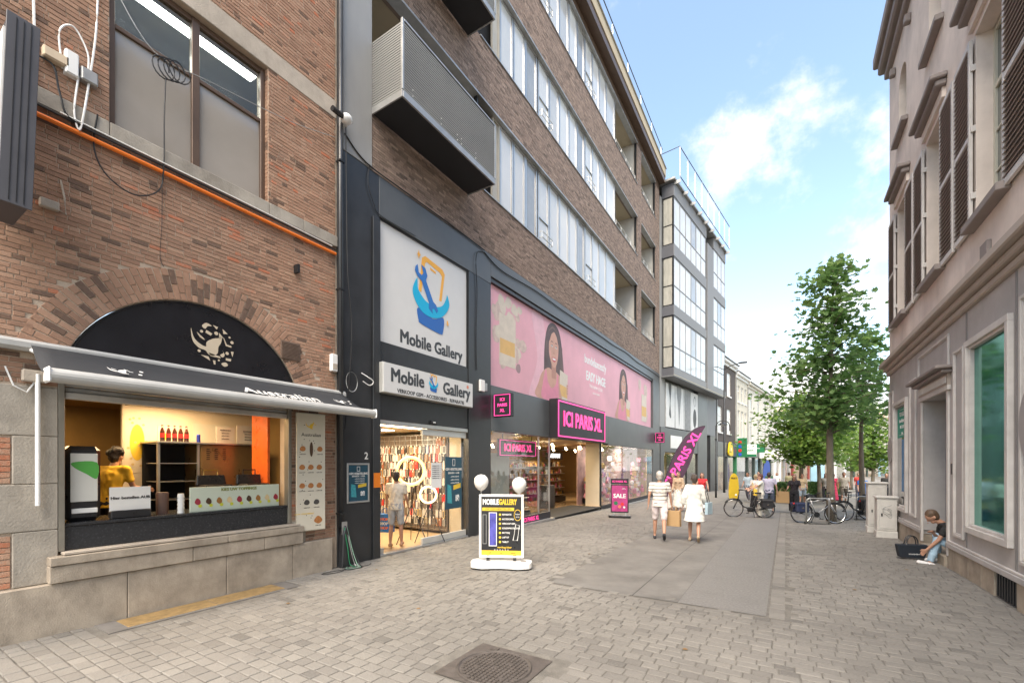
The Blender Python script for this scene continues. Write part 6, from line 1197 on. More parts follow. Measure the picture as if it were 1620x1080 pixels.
def tree(name, label, x, y, H, z0c, prof, n_br, leaf, per, lm, seed, trunk_r=.11, lean=0, group='street trees', up=.35):
    """prof: crown radius at relative height 0..1"""
    r_ = random.Random(seed); g = gz(y); t = local(name, label, 'tree', (x, y, g), 0, group)
    tp = [(lean * (q ** 1.3) + .05 * math.sin(q * 5 + seed), .04 * math.cos(q * 4 + seed), H * .97 * q) for q in np.linspace(0, 1, 9)]
    b = MB(); b.tube(tp, [trunk_r * (1.25 if i == 0 else 1 - i / 9.5) for i in range(9)], 9)
    def lerp_prof(q): f = q * (len(prof) - 1); i = min(int(f), len(prof) - 2); return prof[i] + (prof[i + 1] - prof[i]) * (f - i)
    def trunk_at(z): q = z / (H * .97) * 8; i = min(int(q), 7); return Vector(tp[i]).lerp(Vector(tp[i + 1]), q - i)
    V = []; F = []; T = []
    LV = np.array([(a, c, (.10 if abs(a) > .3 else 0) - .12 * c * c) for a, c in LEAF])
    for k in range(n_br):
        q = (k + r_.random()) / n_br; z = z0c + (H - z0c) * q; R = lerp_prof(q) * r_.uniform(.62, 1.12); az = k * 2.399 + r_.uniform(-.5, .5)
        st = trunk_at(max(.5, z - R * up)); en = Vector((st.x + R * math.cos(az), st.y + R * math.sin(az), min(z + r_.uniform(-.1, .2), H + .1)))
        mid = st.lerp(en, .5) + Vector((0, 0, .12 * R)); b.tube([st, mid, en], [max(.012, .035 * (1 - q * .7)), .018, .006], 5)
        nsub = max(2, int(R * 3.2))
        for s in range(nsub):
            f = (s + .8) / nsub; c = st.lerp(mid, f * 2) if f < .5 else mid.lerp(en, f * 2 - 1)
            spread = .16 + .26 * R * (f * .7 + .2)
            cn = c + Vector((r_.gauss(0, spread * .6), r_.gauss(0, spread * .6), r_.gauss(0, spread * .35)))
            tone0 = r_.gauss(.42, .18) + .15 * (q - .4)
            for j in range(per):
                p = cn + Vector((r_.gauss(0, spread * .75), r_.gauss(0, spread * .75), r_.gauss(0, spread * .38))); sz = leaf * r_.uniform(.7, 1.25)
                eul = Euler((r_.gauss(.35, .45), r_.gauss(0, .45), r_.uniform(0, 6.28))).to_matrix(); A = np.array(eul) ; n0 = len(V)
                pts = (LV * sz) @ A.T + np.array(p); V.extend(map(tuple, pts)); V.append(tuple(p + Vector((0, 0, -.02))))
                for e in range(12): F.append((n0 + e, n0 + (e + 1) % 12, n0 + 12)); 
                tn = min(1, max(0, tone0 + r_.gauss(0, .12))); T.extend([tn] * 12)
    b.build('trunk', M_bark, t, smooth=True)
    me = bpy.data.meshes.new('crown'); me.from_pydata(V, [], F); me.materials.append(lm); me.attributes.new('tone', 'FLOAT', 'FACE').data.foreach_set('value', np.array(T, dtype=np.float32))
    o = bpy.data.objects.new('crown', me); COL.objects.link(o); o.parent = t; W[o.name] = Vector(); o['kind'] = 'stuff'; return t
tree('plane_tree', 'tall young plane tree with the highest crown, behind the bicycle rack', 1.42, 19.9, 9.45, 3.4, [1.25, 1.95, 1.85, 1.4, 1.1, .95, .85, .75, .45], 80, .205, 14, M_leafA, 3, .14, up=.22)
tree('plane_tree', 'slimmer plane tree just behind the tallest one', 2.75, 23.6, 7.6, 4.2, [1.1, 1.4, 1.3, 1.1, .8, .7, .4], 28, .26, 10, M_leafA, 9, .12)
tree('broad_tree', 'bushy light green tree with a round crown left of the tall plane tree', .72, 29.0, 5.9, 2.5, [1.6, 1.95, 1.9, 1.7, 1.2, .5], 64, .19, 20, M_leafB, 5, .14)
tree('broad_tree', 'second bushy light green tree directly behind the first', 1.75, 33.2, 6.2, 2.8, [1.7, 2.1, 2.0, 1.5, .6], 46, .21, 16, M_leafB, 8, .14)
tree('broad_tree', 'small conical light tree to the right of the tall plane tree', 5.3, 40.6, 6.6, 2.2, [1.7, 2.0, 1.6, 1.1, .4], 46, .24, 13, M_leafB, 12, .13)
tree('broad_tree', 'farthest conical tree close to the corner of the taupe building', 9.8, 53, 6.9, 2.1, [1.7, 2.0, 1.7, 1.2, .4], 42, .28, 11, M_leafB, 15, .14)
tree('broad_tree', 'distant tree half hidden behind the small conical tree', 5.6, 56, 6.4, 2.4, [1.8, 2.1, 1.7, 1.1, .4], 30, .3, 9, M_leafB, 19, .14)
# planters with hedges under the trees
for i, (x, y, lab) in enumerate(((-.1, 31.0, 'low green hedge in a box below the bushy tree'), (2.0, 34.0, 'second low green hedge box further along'))):
    t = local('planter', lab, 'planter', (x, y, gz(y))); bx('box', M_steel, t, -.9, .9, -.35, .35, 0, .35, bevel=.02)
    V = []; F = []; T = []; r_ = random.Random(i)
    for k in range(900):
        p = Vector((r_.uniform(-.85, .85), r_.uniform(-.33, .33), .4 + r_.random() * .75)); A = np.array(Euler((r_.uniform(0, 6), r_.uniform(0, 6), 0)).to_matrix()); n0 = len(V)
        V.extend(map(tuple, (np.array([(-.05, -.07, 0), (.05, -.07, 0), (.05, .07, 0), (-.05, .07, 0)]) @ A.T) + np.array(p))); F.append((n0, n0 + 1, n0 + 2, n0 + 3)); T.append(r_.random() * .7)
    me = bpy.data.meshes.new('foliage'); me.from_pydata(V, [], F); me.materials.append(M_leafA); me.attributes.new('tone', 'FLOAT', 'FACE').data.foreach_set('value', np.array(T, dtype=np.float32)); o = bpy.data.objects.new('foliage', me); COL.objects.link(o); o.parent = t; o['kind'] = 'stuff'
# fallen leaves and litter scraps on the setts
lf = bpy.data.meshes.new('fallen_leaf'); lf.from_pydata([(a * .06, c * .06, .004 + .006 * abs(a)) for a, c in LEAF], [], [tuple(range(12))]); lf.materials.append(mat('dry_leaf', (.22, .13, .05), .8, var=.3)); r_ = random.Random(4)
for k, (x, y) in enumerate(((-5.9, 3.6), (-4.2, 4.4), (-.9, 4.9), (.9, 8.6), (1.9, 10.8), (-6.4, 5.6), (-3.6, 9.0), (1.2, 13.5), (2.2, 14.2), (-5.6, 8.8))):
    o = bpy.data.objects.new('fallen_leaf', lf); COL.objects.link(o); o.location = (x, y, .004 + gz(y)); o.rotation_euler.z = r_.random() * 6; tag(o, 'small dry brown leaf lying on the setts', 'leaf', 'dry leaves on the setts')
# ================================================================ STREET LAMPS
def street_lamp(x, y, kind, label):
    t = local('street_lamp', label, 'street lamp', (x, y, gz(y))); b = MB()
    if kind == 'arc':
        b.tube([(0, 0, 0), (0, 0, 1.0), (0, 0, 4.6)], [.07, .05, .04], 8); b.tube([(.0, 0, 4.3), (.0, 0, 4.75)] + [(.42 - .42 * math.cos(a), 0, 4.75 + .42 * math.sin(a)) for a in np.linspace(.2, PI, 10)] + [(.84, 0, 4.45)], .03, 6); b.build('post', M_steel, t, smooth=True)
        MB().lathe([(.02, 0), (.06, -.05), (.28, -.16), (.30, -.20)], (.42, 0, 5.08), 14).build('lantern_hood', M_steel, t); MB().ball((.42, 0, 4.86), .09, sc=(1, 1, .6)).build('lamp_glass', M_wplas, t, smooth=True)
        for z in (.9, 3.9): MB().lathe([(.075, 0), (.085, .03), (.075, .06)], (0, 0, z), 10).build('collar', M_steel, t)
    else:
        b.tube([(0, 0, 0), (0, 0, 1.2), (0, 0, 10.6)], [.10, .08, .05], 8); b.build('post', M_steel, t, smooth=True)
        for s in (-1, 1):
            b = MB(); b.tube([(0, 0, 10.2), (.5 * s, 0, 10.5), (1.1 * s, 0, 10.62)], .035, 6); b.build('arm', M_steel, t); bx('lamp_head', M_steel, t, min(1.05 * s, 1.7 * s), max(1.05 * s, 1.7 * s), -.12, .12, 10.58, 10.70, bevel=.03)
    return t
street_lamp(-4.0, 32.6, 'arc', 'black street lamp with hooped arm and hanging lantern by the feather flag'); street_lamp(-4.35, 40.6, 'double', 'tall double armed black street lamp in front of the dark narrow house')
street_lamp(1.0, 40, 'arc', 'black hooped street lamp under the bushy trees further down')
# ================================================================ BOARDS, FLAG, CABINETS
def balloon(t, p, lab=None):
    o = thing('balloon', tuple(p), lab, 'balloon'); MB().lathe([(.002, -.165), (.03, -.155), (.075, -.125), (.115, -.075), (.135, -.01), (.132, .05), (.108, .10), (.065, .135), (.002, .15)], tuple(p), 20).build('skin', mat('balloon_white', (.82, .81, .78), .25, var=0, coat=.3), o, smooth=True); MB().lathe([(.002, -.162), (.014, -.18)], tuple(p), 8).build('knot', MATS['balloon_white'], o); MB().tube([Vector(p) + Vector((0, 0, -.2)), Vector(p) + Vector((.02, .02, -.34))], .004, 4).build('string', M_wplas, o)
A0 = Vector((-4.52, 6.93, 0)); az = math.atan2(.40, .92); au = Vector((math.cos(az + .06), math.sin(az + .06), 0)); an = au.cross(Vector((0, 0, 1)))
t = thing('pavement_board', tuple(A0), 'white framed pavement poster board with black and yellow phone repair poster on a white weighted base', 'pavement board'); aw2 = (au, Vector((0, 0, 1)))
bp = spl([(-.53, -.16), (-.3, -.23), (0, -.17), (.3, -.23), (.53, -.16), (.57, 0), (.53, .16), (.3, .23), (0, .17), (-.3, .23), (-.53, .16), (-.57, 0)], 3)
o = MB().prism(bp, A0 + Vector((0, 0, .025)), au, -an, Vector((0, 0, 1)), 0, .11).build('base', M_wplas, t, bevel=.025, seg=2); MB().prism([(a * .97, c * .9) for a, c in bp], A0, au, -an, Vector((0, 0, 1)), .005, .03).build('base_foot', M_blackrub, t)
bx_l = MB().prism(rect(.36, .47, -.03, .03), A0 + Vector((0, 0, .136)), au, -an, Vector((0, 0, 1)), 0, .002).build('hand_slot', M_bplas, t)
for s in (-.25, .25): MB().prism(rect(s - .03, s + .03, .13, .24), A0, au, Vector((0, 0, 1)), an, -.02, .02).build('spring_post', M_bplas, t)
zb, zt_, hw = .23, 1.34, .385
MB().prism(rect(-hw, hw, zb, zt_), A0, au, Vector((0, 0, 1)), an, -.012, .008).build('poster_sheet', mat('board_black', (.022, .023, .026), .3, var=.1), t); frame_mb(MB(), -hw - .035, hw + .035, zb - .035, zt_ + .035, .045, A0, aw2, -.03, .022).build('frame', M_wplas, t, bevel=.008)
AO = A0 + an * .0095
def ap(u_, z): return AO + au * u_ + Vector((0, 0, z))
text('MOBILE', .145, ap(-.20, 1.23), aw2, M_wplas, t, bold=.004, sx=.62); text('GALLERY', .145, ap(.12, 1.23), aw2, M_yel, t, bold=.004, sx=.56)
art('print', [rect(-.36, .24, 1.07, 1.13)], AO, aw2, M_yel, t, .001); text('UW GSM HERSTELLEN', .05, ap(-.06, 1.10) + an * .001, aw2, M_bplas, t)
art('print', [rect(-.22, -.10, .42, 1.03)], AO, aw2, mat('violet_screen', (.10, .10, .42), .2, var=.6, vscale=3), t, .001); frame_mb(MB(), -.235, -.085, .41, 1.04, .012, AO, aw2, 0, .002).build('print', M_wplas, t); frame_mb(MB(), -.35, -.28, .45, 1.0, .008, AO, aw2, 0, .002).build('print', M_galv, t)
for k in range(7): art('print', [circ(-.025, 1.0 - k * .085, .022, 10)], AO, aw2, M_yel, t, .001); text(('REPARATIE', 'ACCESSOIRES', 'VERKOOP GSM', 'SCREENPROTECTOR', 'BATTERIJ', 'LAPTOP', 'TABLET')[k], .042, ap(.015, 1.0 - k * .085), aw2, M_wplas, t, bold=.001, align='LEFT', sx=.85)
b = MB(); b.tube([ap(.305 + .065 * math.cos(a), .99 + .10 * math.sin(a)) for a in np.linspace(0, 2 * PI, 25)[:-1]], .006, 4, closed=True); b.build('print', M_yel, t); text('beste', .04, ap(.305, 1.01), aw2, M_wplas, t); text('prijs', .04, ap(.305, .96), aw2, M_wplas, t)
b = MB(); b.tube([ap(a, c) for a, c in ((.22, .52), (.30, .52), (.34, .80), (.27, .82))], .008, 4, closed=True); b.build('print', M_wplas, t)
text('vandaag klaar', .05, ap(.06, .39), aw2, M_yel, t, bold=.001); art('print', [rect(-hw + .012, hw - .012, zb + .012, zb + .10)], AO, aw2, M_yel, t, .001)
for k, s in enumerate(('wifi', 'tel', 'adres')): text(s, .04, ap(-.22 + k * .22, .285) + an * .001, aw2, M_bplas, t)
text('o  o  o  o  o  o', .045, ap(0, .345), aw2, M_wplas, t)
balloon(t, A0 + au * -.38 + Vector((0, 0, 1.60)), 'white balloon tied to the left corner of the phone repair board'); balloon(t, A0 + au * .33 - an * .05 + Vector((0, 0, 1.55)), 'white balloon tied to the right corner of the phone repair board')
bx('loose_block', M_steel, None, -6.95, -6.55, 10.75, 11.2, 0, .09, bevel=.01); tag(bpy.data.objects['loose_block'], 'dark concrete block on the setts behind the phone repair board', 'block')
# sale stand
A1 = Vector((-5.35, 16.4, gz(16.4))); sa = rad(14); su = Vector((math.cos(sa), math.sin(sa), 0)); sn = su.cross(Vector((0, 0, 1))); sf2 = (su, Vector((0, 0, 1)))
t = thing('sale_stand', tuple(A1), 'dark pavement stand with pink sale poster before the perfume shop', 'pavement board')
MB().prism([(a * .72, c * .9) for a, c in bp], A1, su, -sn, Vector((0, 0, 1)), 0, .09).build('base', M_bplas, t, bevel=.02); MB().prism(rect(-.33, .33, .19, 1.26), A1, su, Vector((0, 0, 1)), sn, -.02, .02).build('panel', M_signb, t, bevel=.01); MB().prism(rect(-.33, .33, 1.27, 1.48), A1, su, Vector((0, 0, 1)), sn, -.02, .02).build('header', M_signb, t, bevel=.01)
for s in (-.22, .22): MB().prism(rect(s - .02, s + .02, .08, .2), A1, su, Vector((0, 0, 1)), sn, -.01, .01).build('spring_post', M_alu, t)
so = A1 + sn * .021; MB().prism(rect(-.29, .29, .24, 1.22), so, su, Vector((0, 0, 1)), sn, 0, .004).build('poster_sheet', mat('sale_magenta', (.42, .05, .20), .4, var=.45, vscale=4), t)
def sp2(u_, z): return so + su * u_ + Vector((0, 0, z)) + sn * .005
text('ICI PARIS XL', .10, sp2(0, 1.37), sf2, M_pink, t, bold=.001); text('SALE', .22, sp2(0, .82), sf2, M_wplas, t, bold=.008); text('-50%', .07, sp2(.15, 1.1), sf2, M_wplas, t)
for a, z, r, m in ((-.14, .55, .075, M_grn), (.1, .52, .06, M_rd), (0, .42, .06, mat('print_coral', (.75, .2, .12), .5)), (.17, .40, .04, M_white)): art('print', [circ(a, z, r, 12)], so, sf2, m, t, .001, .005)
# feather flag
FB = Vector((-5.0, 22.3, gz(22.3))); fa = rad(32); fu = Vector((math.cos(fa), math.sin(fa), 0)); fn = fu.cross(Vector((0, 0, 1))); ffr = (fu, Vector((0, 0, 1)))
t = thing('feather_flag', tuple(FB), 'tall dark purple feather flag with pink letters by the far end of the perfume shop', 'flag')
Lp = [(-.10, .75), (-.02, 1.4), (.22, 2.1), (.55, 2.8), (.98, 3.45), (1.45, 3.85), (1.95, 3.98)]; Rp = [(1.95, 3.98), (1.75, 3.6), (1.5, 3.1), (1.30, 2.4), (1.05, 1.8), (.72, 1.2), (.45, .7), (.15, .52)]
MB().prism(spl(Lp + Rp[1:], 3), FB, fu, Vector((0, 0, 1)), fn, -.004, .004).build('cloth', mat('flag_aubergine', (.085, .04, .075), .6, var=.25, vscale=1.5), t)
b = MB(); b.tube([FB + fu * a + Vector((0, 0, z)) for a, z in [(-.1, .05), (-.12, .6)] + Lp], [.022] * 5 + [.014] * 4, 6); b.build('pole', M_steel, t); MB().lathe([(.28, 0), (.28, .05), (.06, .07)], tuple(FB - fu * .1), 12).build('foot', M_steel, t)
ta = rad(60); tu = (fu * math.cos(ta) + Vector((0, 0, 1)) * math.sin(ta)); tv = (-fu * math.sin(ta) + Vector((0, 0, 1)) * math.cos(ta))
text('ICI PARIS XL', .58, FB + fu * .78 + Vector((0, 0, 2.25)) + fn * .006, (tu, tv), M_pink, t, bold=.015, sx=1.05)
# cabinets by the corner
for i, (x0, x1, y0, y1, h, lab) in enumerate(((2.14, 2.6, 15.75, 16.2, 1.05, 'nearer pale grey utility cabinet with scribble at the building corner'), (2.08, 2.56, 16.9, 17.3, 1.40, 'taller pale utility cabinet just behind the scribbled one'))):
    t = thing('utility_cabinet', (x0, y0, 0), lab, 'cabinet'); mm = mat('cabinet_concrete', (.60, .58, .54), .8, var=.15, vscale=3, stain=.15); g = gz(y0)
    bx('foot', mm, t, x0, x1, y0, y1, g - .02, g + .18, bevel=.012); bx('body', mm, t, x0 + .015, x1 - .015, y0 + .015, y1 - .015, g + .185, h - .06, bevel=.012); bx('lid', mm, t, x0 - .02, x1 + .02, y0 - .02, y1 + .02, h - .058, h, bevel=.015); bx('door', mm, t, x0 + .06, x1 - .06, y0 + .004, y0 + .014, g + .25, h - .12, bevel=.004); bx('lock', M_steel, t, x0 + .1, x0 + .13, y0 - .004, y0 + .003, .5, .58)
    if i == 0:
        b = MB(); r_ = random.Random(2)
        for k in range(3): b.tube([(x0 + .23 + .10 * math.sin(q * (1.3 + k)), y0 + .001, .62 + .05 * q * (k - 1) * .8 + .10 * math.cos(q * 1.9 + k)) for q in np.linspace(0, 4, 14)], .005, 4)
        b.build('scribble', M_galv, t)
# ================================================================ BICYCLES
M_tyre = mat('tyre', (.02, .02, .02), .8, var=.1); M_chr = mat('chrome', (.6, .6, .6), .2, 1, var=0)
def bicycle(label, loc, rz, m, low=True, bag=None, motor=False, lean=0, basket=False):
    t = local('bicycle', label, 'bicycle', loc, rz); t.rotation_euler.x = lean; R = .345
    for x, nm in ((-.55, 'wheel'), (.55, 'wheel')):
        b = MB(); b.tube([(x + R * math.cos(a), 0, R + R * math.sin(a)) for a in np.linspace(0, 2 * PI, 33)[:-1]], .019, 6, closed=True); w_ = b.build(nm, M_tyre, t, smooth=True)
        b = MB(); b.tube([(x + (R - .025) * math.cos(a), 0, R + (R - .025) * math.sin(a)) for a in np.linspace(0, 2 * PI, 33)[:-1]], .011, 5, closed=True); b.build('rim', M_chr, w_)
        b = MB()
        for k in range(18): a = k * 2 * PI / 18; b.tube([(x, .02 * (-1) ** k, R), (x + (R - .03) * math.cos(a), 0, R + (R - .03) * math.sin(a))], .0022, 3)
        b.build('spokes', M_chr, w_, kind='stuff'); b = MB(); b.tube([(x, -.05, R), (x, .05, R)], .025, 8); b.build('hub', M_steel, w_)
    BB_, ST, HT, HB = (-.08, 0, .30), (-.24, 0, .80), (.36, 0, .88), (.40, 0, .66); b = MB()
    b.tube([BB_, ST], .02, 6)
    if low: b.tube([HB, (.2, 0, .42), BB_], .026, 6)
    else: b.tube([HB, BB_], .022, 6); b.tube([HT, (-.2, 0, .74)], .019, 6)
    b.tube([HT, HB], .024, 6)
    for s in (-.045, .045): b.tube([BB_, (-.55, s, R)], .012, 5); b.tube([(-.21, 0, .72), (-.55, s, R)], .010, 5); b.tube([(HB[0], s, .66), (.55, s, R)], .014, 5)
    b.build('frame', m, t, smooth=True)
    b = MB(); b.tube([HT, (.34, 0, 1.06)], .014, 6); b.tube([(.12, -.29, 1.04), (.26, -.27, 1.07), (.36, -.1, 1.06), (.36, .1, 1.06), (.26, .27, 1.07), (.12, .29, 1.04)], .013, 6); b.build('handlebar', M_steel, t, smooth=True)
    for s in (-1, 1): MB().tube([(.12, .29 * s, 1.04), (.24, .272 * s, 1.066)], .019, 6).build('grip', M_bplas, t)
    MB().tube([ST, (-.26, 0, .92)], .014, 6).build('seat_post', M_chr, t); MB().prism(spl([(-.15, -.09), (-.13, .09), (0, .06), (.15, .02), (.15, -.02), (0, -.06)], 3), (-.28, 0, .92), (1, 0, 0), (0, 1, 0), (0, 0, 1), 0, .06).build('saddle', M_bplas, t, bevel=.02)
    b = MB(); b.tube([(-.2, 0, .70), (-.74, 0, .72)], .008, 4)
    for s in (-.07, .07): b.tube([(-.24, s, .72), (-.78, s, .73)], .008, 4); b.tube([(-.55, s, R), (-.72, s, .73)], .006, 4)
    b.build('rear_rack', M_steel, t)
    for x, a0, a1 in ((-.55, .25, 2.9), (.55, .6, 2.6)): b = MB(); P_ = [(x + (R + .035) * math.cos(a), 0, R + (R + .035) * math.sin(a)) for a in np.linspace(a0, a1, 12)]; b.tube(P_, .018, 5); b.build('mudguard', M_steel, t)
    b = MB(); b.tube([(-.08, -.09, .30), (.02, -.1, .16)], .010, 5); b.tube([(-.08, .09, .30), (-.18, .1, .44)], .010, 5); b.box(-.03, .07, -.17, -.09, .145, .17); b.box(-.23, -.13, .09, .17, .43, .455); b.tube([(-.08, -.09, .3), (-.08, .09, .3)], .02, 6); b.build('crank', M_steel, t)
    MB().lathe([(.095, 0), (.095, .006)], (0, 0, 0), 18).build('chainring', M_steel, t).matrix_basis = Matrix.Translation((-.08, -.06, .30)) @ Matrix.Rotation(PI / 2, 4, 'X')
    b = MB(); b.tube([(-.08, -.05, .39), (-.55, -.05, .37)], .006, 4); b.tube([(-.08, -.05, .21), (-.55, -.05, .32)], .006, 4); b.build('chain', M_steel, t); b = MB(); b.tube([(-.12, .03, .28), (-.18, .13, .01)], .010, 5); b.build('kickstand', M_steel, t)
    MB().ball((.46, 0, .86), .04, 8, 6).build('headlight', M_wplas, t); bx('rear_light', M_rd, t, -.81, -.78, -.03, .03, .66, .71)
    if motor: bx('motor', M_bplas, t, -.16, .06, -.06, .06, .22, .40, bevel=.03); bx('battery', M_bplas, t, -.27, -.2, -.05, .05, .42, .75, bevel=.01)
    if bag:
        for s in (-1, 1):
            bo = bx('pannier', mat('pannier_' + bag, {'black': (.018, .018, .022), 'navy': (.02, .03, .075)}[bag], .6, var=.15, bump=.2), t, -.80, -.40, min(.07 * s, .23 * s), max(.07 * s, .23 * s), .38, .70, bevel=.03); bx('flap', MATS['pannier_' + bag], bo, -.81, -.39, min(.06 * s, .245 * s), max(.06 * s, .245 * s), .60, .72, bevel=.03); bx('reflector', M_chr, bo, -.64, -.58, min(.232 * s, .247 * s), max(.232 * s, .247 * s), .5, .55)
    if basket: b = MB(); [b.tube([(.44 + .16 * math.cos(a), .16 * math.sin(a), z) for a in np.linspace(0, 2 * PI, 13)[:-1]], .006, 4, closed=True) for z in (.86, .95, 1.04)]; [b.tube([(.44 + .15 * math.cos(a), .15 * math.sin(a), .84), (.44 + .17 * math.cos(a), .17 * math.sin(a), 1.05)], .005, 3) for a in np.linspace(0, 2 * PI, 13)[:-1]]; b.build('basket', M_steel, t)
    return t
M_bkfr = mat('bike_black', (.02, .02, .023), .3, .3, var=0); M_silv = mat('bike_silver', (.42, .42, .43), .3, .7, var=.05)
CB = px(1185, 815, 17.6); CB.z = gz(CB.y)
bicycle('black step through city bicycle with black panniers, pushed by the woman in white and yellow', (-1.22, 19.55, gz(19.5)), rad(197), M_bkfr, True, 'black', True)
bicycle('silver grey bicycle with navy panniers leaning at the rack under the tall plane tree', (.98, 18.75, gz(18.7)), rad(25), M_silv, False, 'navy', False, rad(-4))
bicycle('black bicycle with basket parked behind the tree trunk', (2.35, 20.7, gz(20.7)), rad(205), M_bkfr, True, None, False, rad(5), True)
bicycle('dark bicycle half hidden behind the pale cabinets', (3.2, 21.6, gz(21)), rad(15), mat('bike_dark_green', (.02, .04, .035), .3, .3, var=0), False, 'black', False, rad(-4))
for i, (x, y, lab) in enumerate(((.93, 18.45, 'nearest steel hoop bicycle rack beside the silver bicycle'), (2.6, 21.2, 'steel hoop bicycle rack behind the trees'))):
    t = local('bicycle_rack', lab, 'bicycle rack', (x, y, gz(y)), rad(25)); b = MB(); b.tube([(-.36, 0, 0), (-.36, 0, .78), (-.33, 0, .85), (-.26, 0, .88), (.26, 0, .88), (.33, 0, .85), (.36, 0, .78), (.36, 0, 0)], .027, 10); b.build('hoop', M_galv, t, smooth=True); bx('foot_bar', M_steel, t, -.42, .42, -.03, .03, .0, .02)
# ================================================================ PEOPLE
SKN = [(.50, .29, .21), (.38, .20, .13), (.16, .08, .05), (.44, .24, .16)]
def remesh(b, voxel, m, name, parent, smooth_it=6, push=0):
    me = bpy.data.meshes.new(name); me.from_pydata([tuple(p) for p in b.v], [], b.f); o = bpy.data.objects.new(name, me); COL.objects.link(o)
    r = o.modifiers.new('r', 'REMESH'); r.mode = 'VOXEL'; r.voxel_size = voxel; r.use_smooth_shade = True
    s = o.modifiers.new('s', 'SMOOTH'); s.factor = .5; s.iterations = smooth_it
    dg = bpy.context.evaluated_depsgraph_get(); nm = bpy.data.meshes.new_from_object(o.evaluated_get(dg)); bpy.data.objects.remove(o)
    if push:
        n = len(nm.vertices); co = np.empty(n * 3, dtype=np.float32); nm.vertices.foreach_get('co', co); co = co.reshape(-1, 3); no = np.empty(n * 3, dtype=np.float32); nm.vertices.foreach_get('normal', no); no = no.reshape(-1, 3)
        ph = random.random() * 9; x, y, z = co.T; an_ = np.arctan2(y, x)
        d = np.sin(an_ * 7 + 3 * np.sin(z * 9 + ph) + ph) * .45 + np.sin(z * 42 + 2.5 * np.sin(x * 17 + ph) + y * 20) * .35 + np.sin(x * 61 + z * 23 + ph) * np.sin(y * 47 - z * 31) * .5
        co = co + no * (d * push)[:, None]; nm.vertices.foreach_set('co', co.astype(np.float32).ravel()); nm.update()
    nm.materials.clear(); nm.materials.append(m); nm.polygons.foreach_set('use_smooth', [True] * len(nm.polygons)); o = bpy.data.objects.new(name, nm); COL.objects.link(o)
    if parent: o.parent = parent; W[o.name] = Vector()
    return o
def cap(b, p, q, r0, r1, n=10):
    """closed tapered capsule"""
    p, q = Vector(p), Vector(q); d = (q - p); L = d.length
    if L < 1e-5: b.ball(p, r0, n, 6); return
    t = d / L; pts = []; rs = []
    for a in (-85, -55, -25): pts.append(p + t * r0 * math.sin(rad(a))); rs.append(max(.001, r0 * math.cos(rad(a))))
    pts += [p + t * L * .33, p + t * L * .66]; rs += [r0 + (r1 - r0) * .33, r0 + (r1 - r0) * .66]
    for a in (25, 55, 85): pts.append(q + t * r1 * math.sin(rad(a))); rs.append(max(.001, r1 * math.cos(rad(a))))
    b.tube(pts, rs, n)
def loft(b, rings, n=16):
    """rings: (centre, rx, ry) horizontal ellipses, closed"""
    vs = []; fs = []
    for c, rx, ry, *rot in rings:
        c = Vector(c); a0 = rot[0] if rot else 0
        for q in range(n): a = 2 * PI * q / n; v = Vector((rx * math.cos(a), ry * math.sin(a), 0)); v.rotate(Euler((0, 0, a0))); vs.append(c + v)
    for i in range(len(rings) - 1):
        for q in range(n): fs.append((i * n + q, i * n + (q + 1) % n, (i + 1) * n + (q + 1) % n, (i + 1) * n + q))
    fs.append(tuple(range(n - 1, -1, -1))); fs.append(tuple(range((len(rings) - 1) * n, len(rings) * n))); b.add(vs, fs)
def rotv(v, ax, a): v = Vector(v); v.rotate(Matrix.Rotation(a, 3, ax)); return v
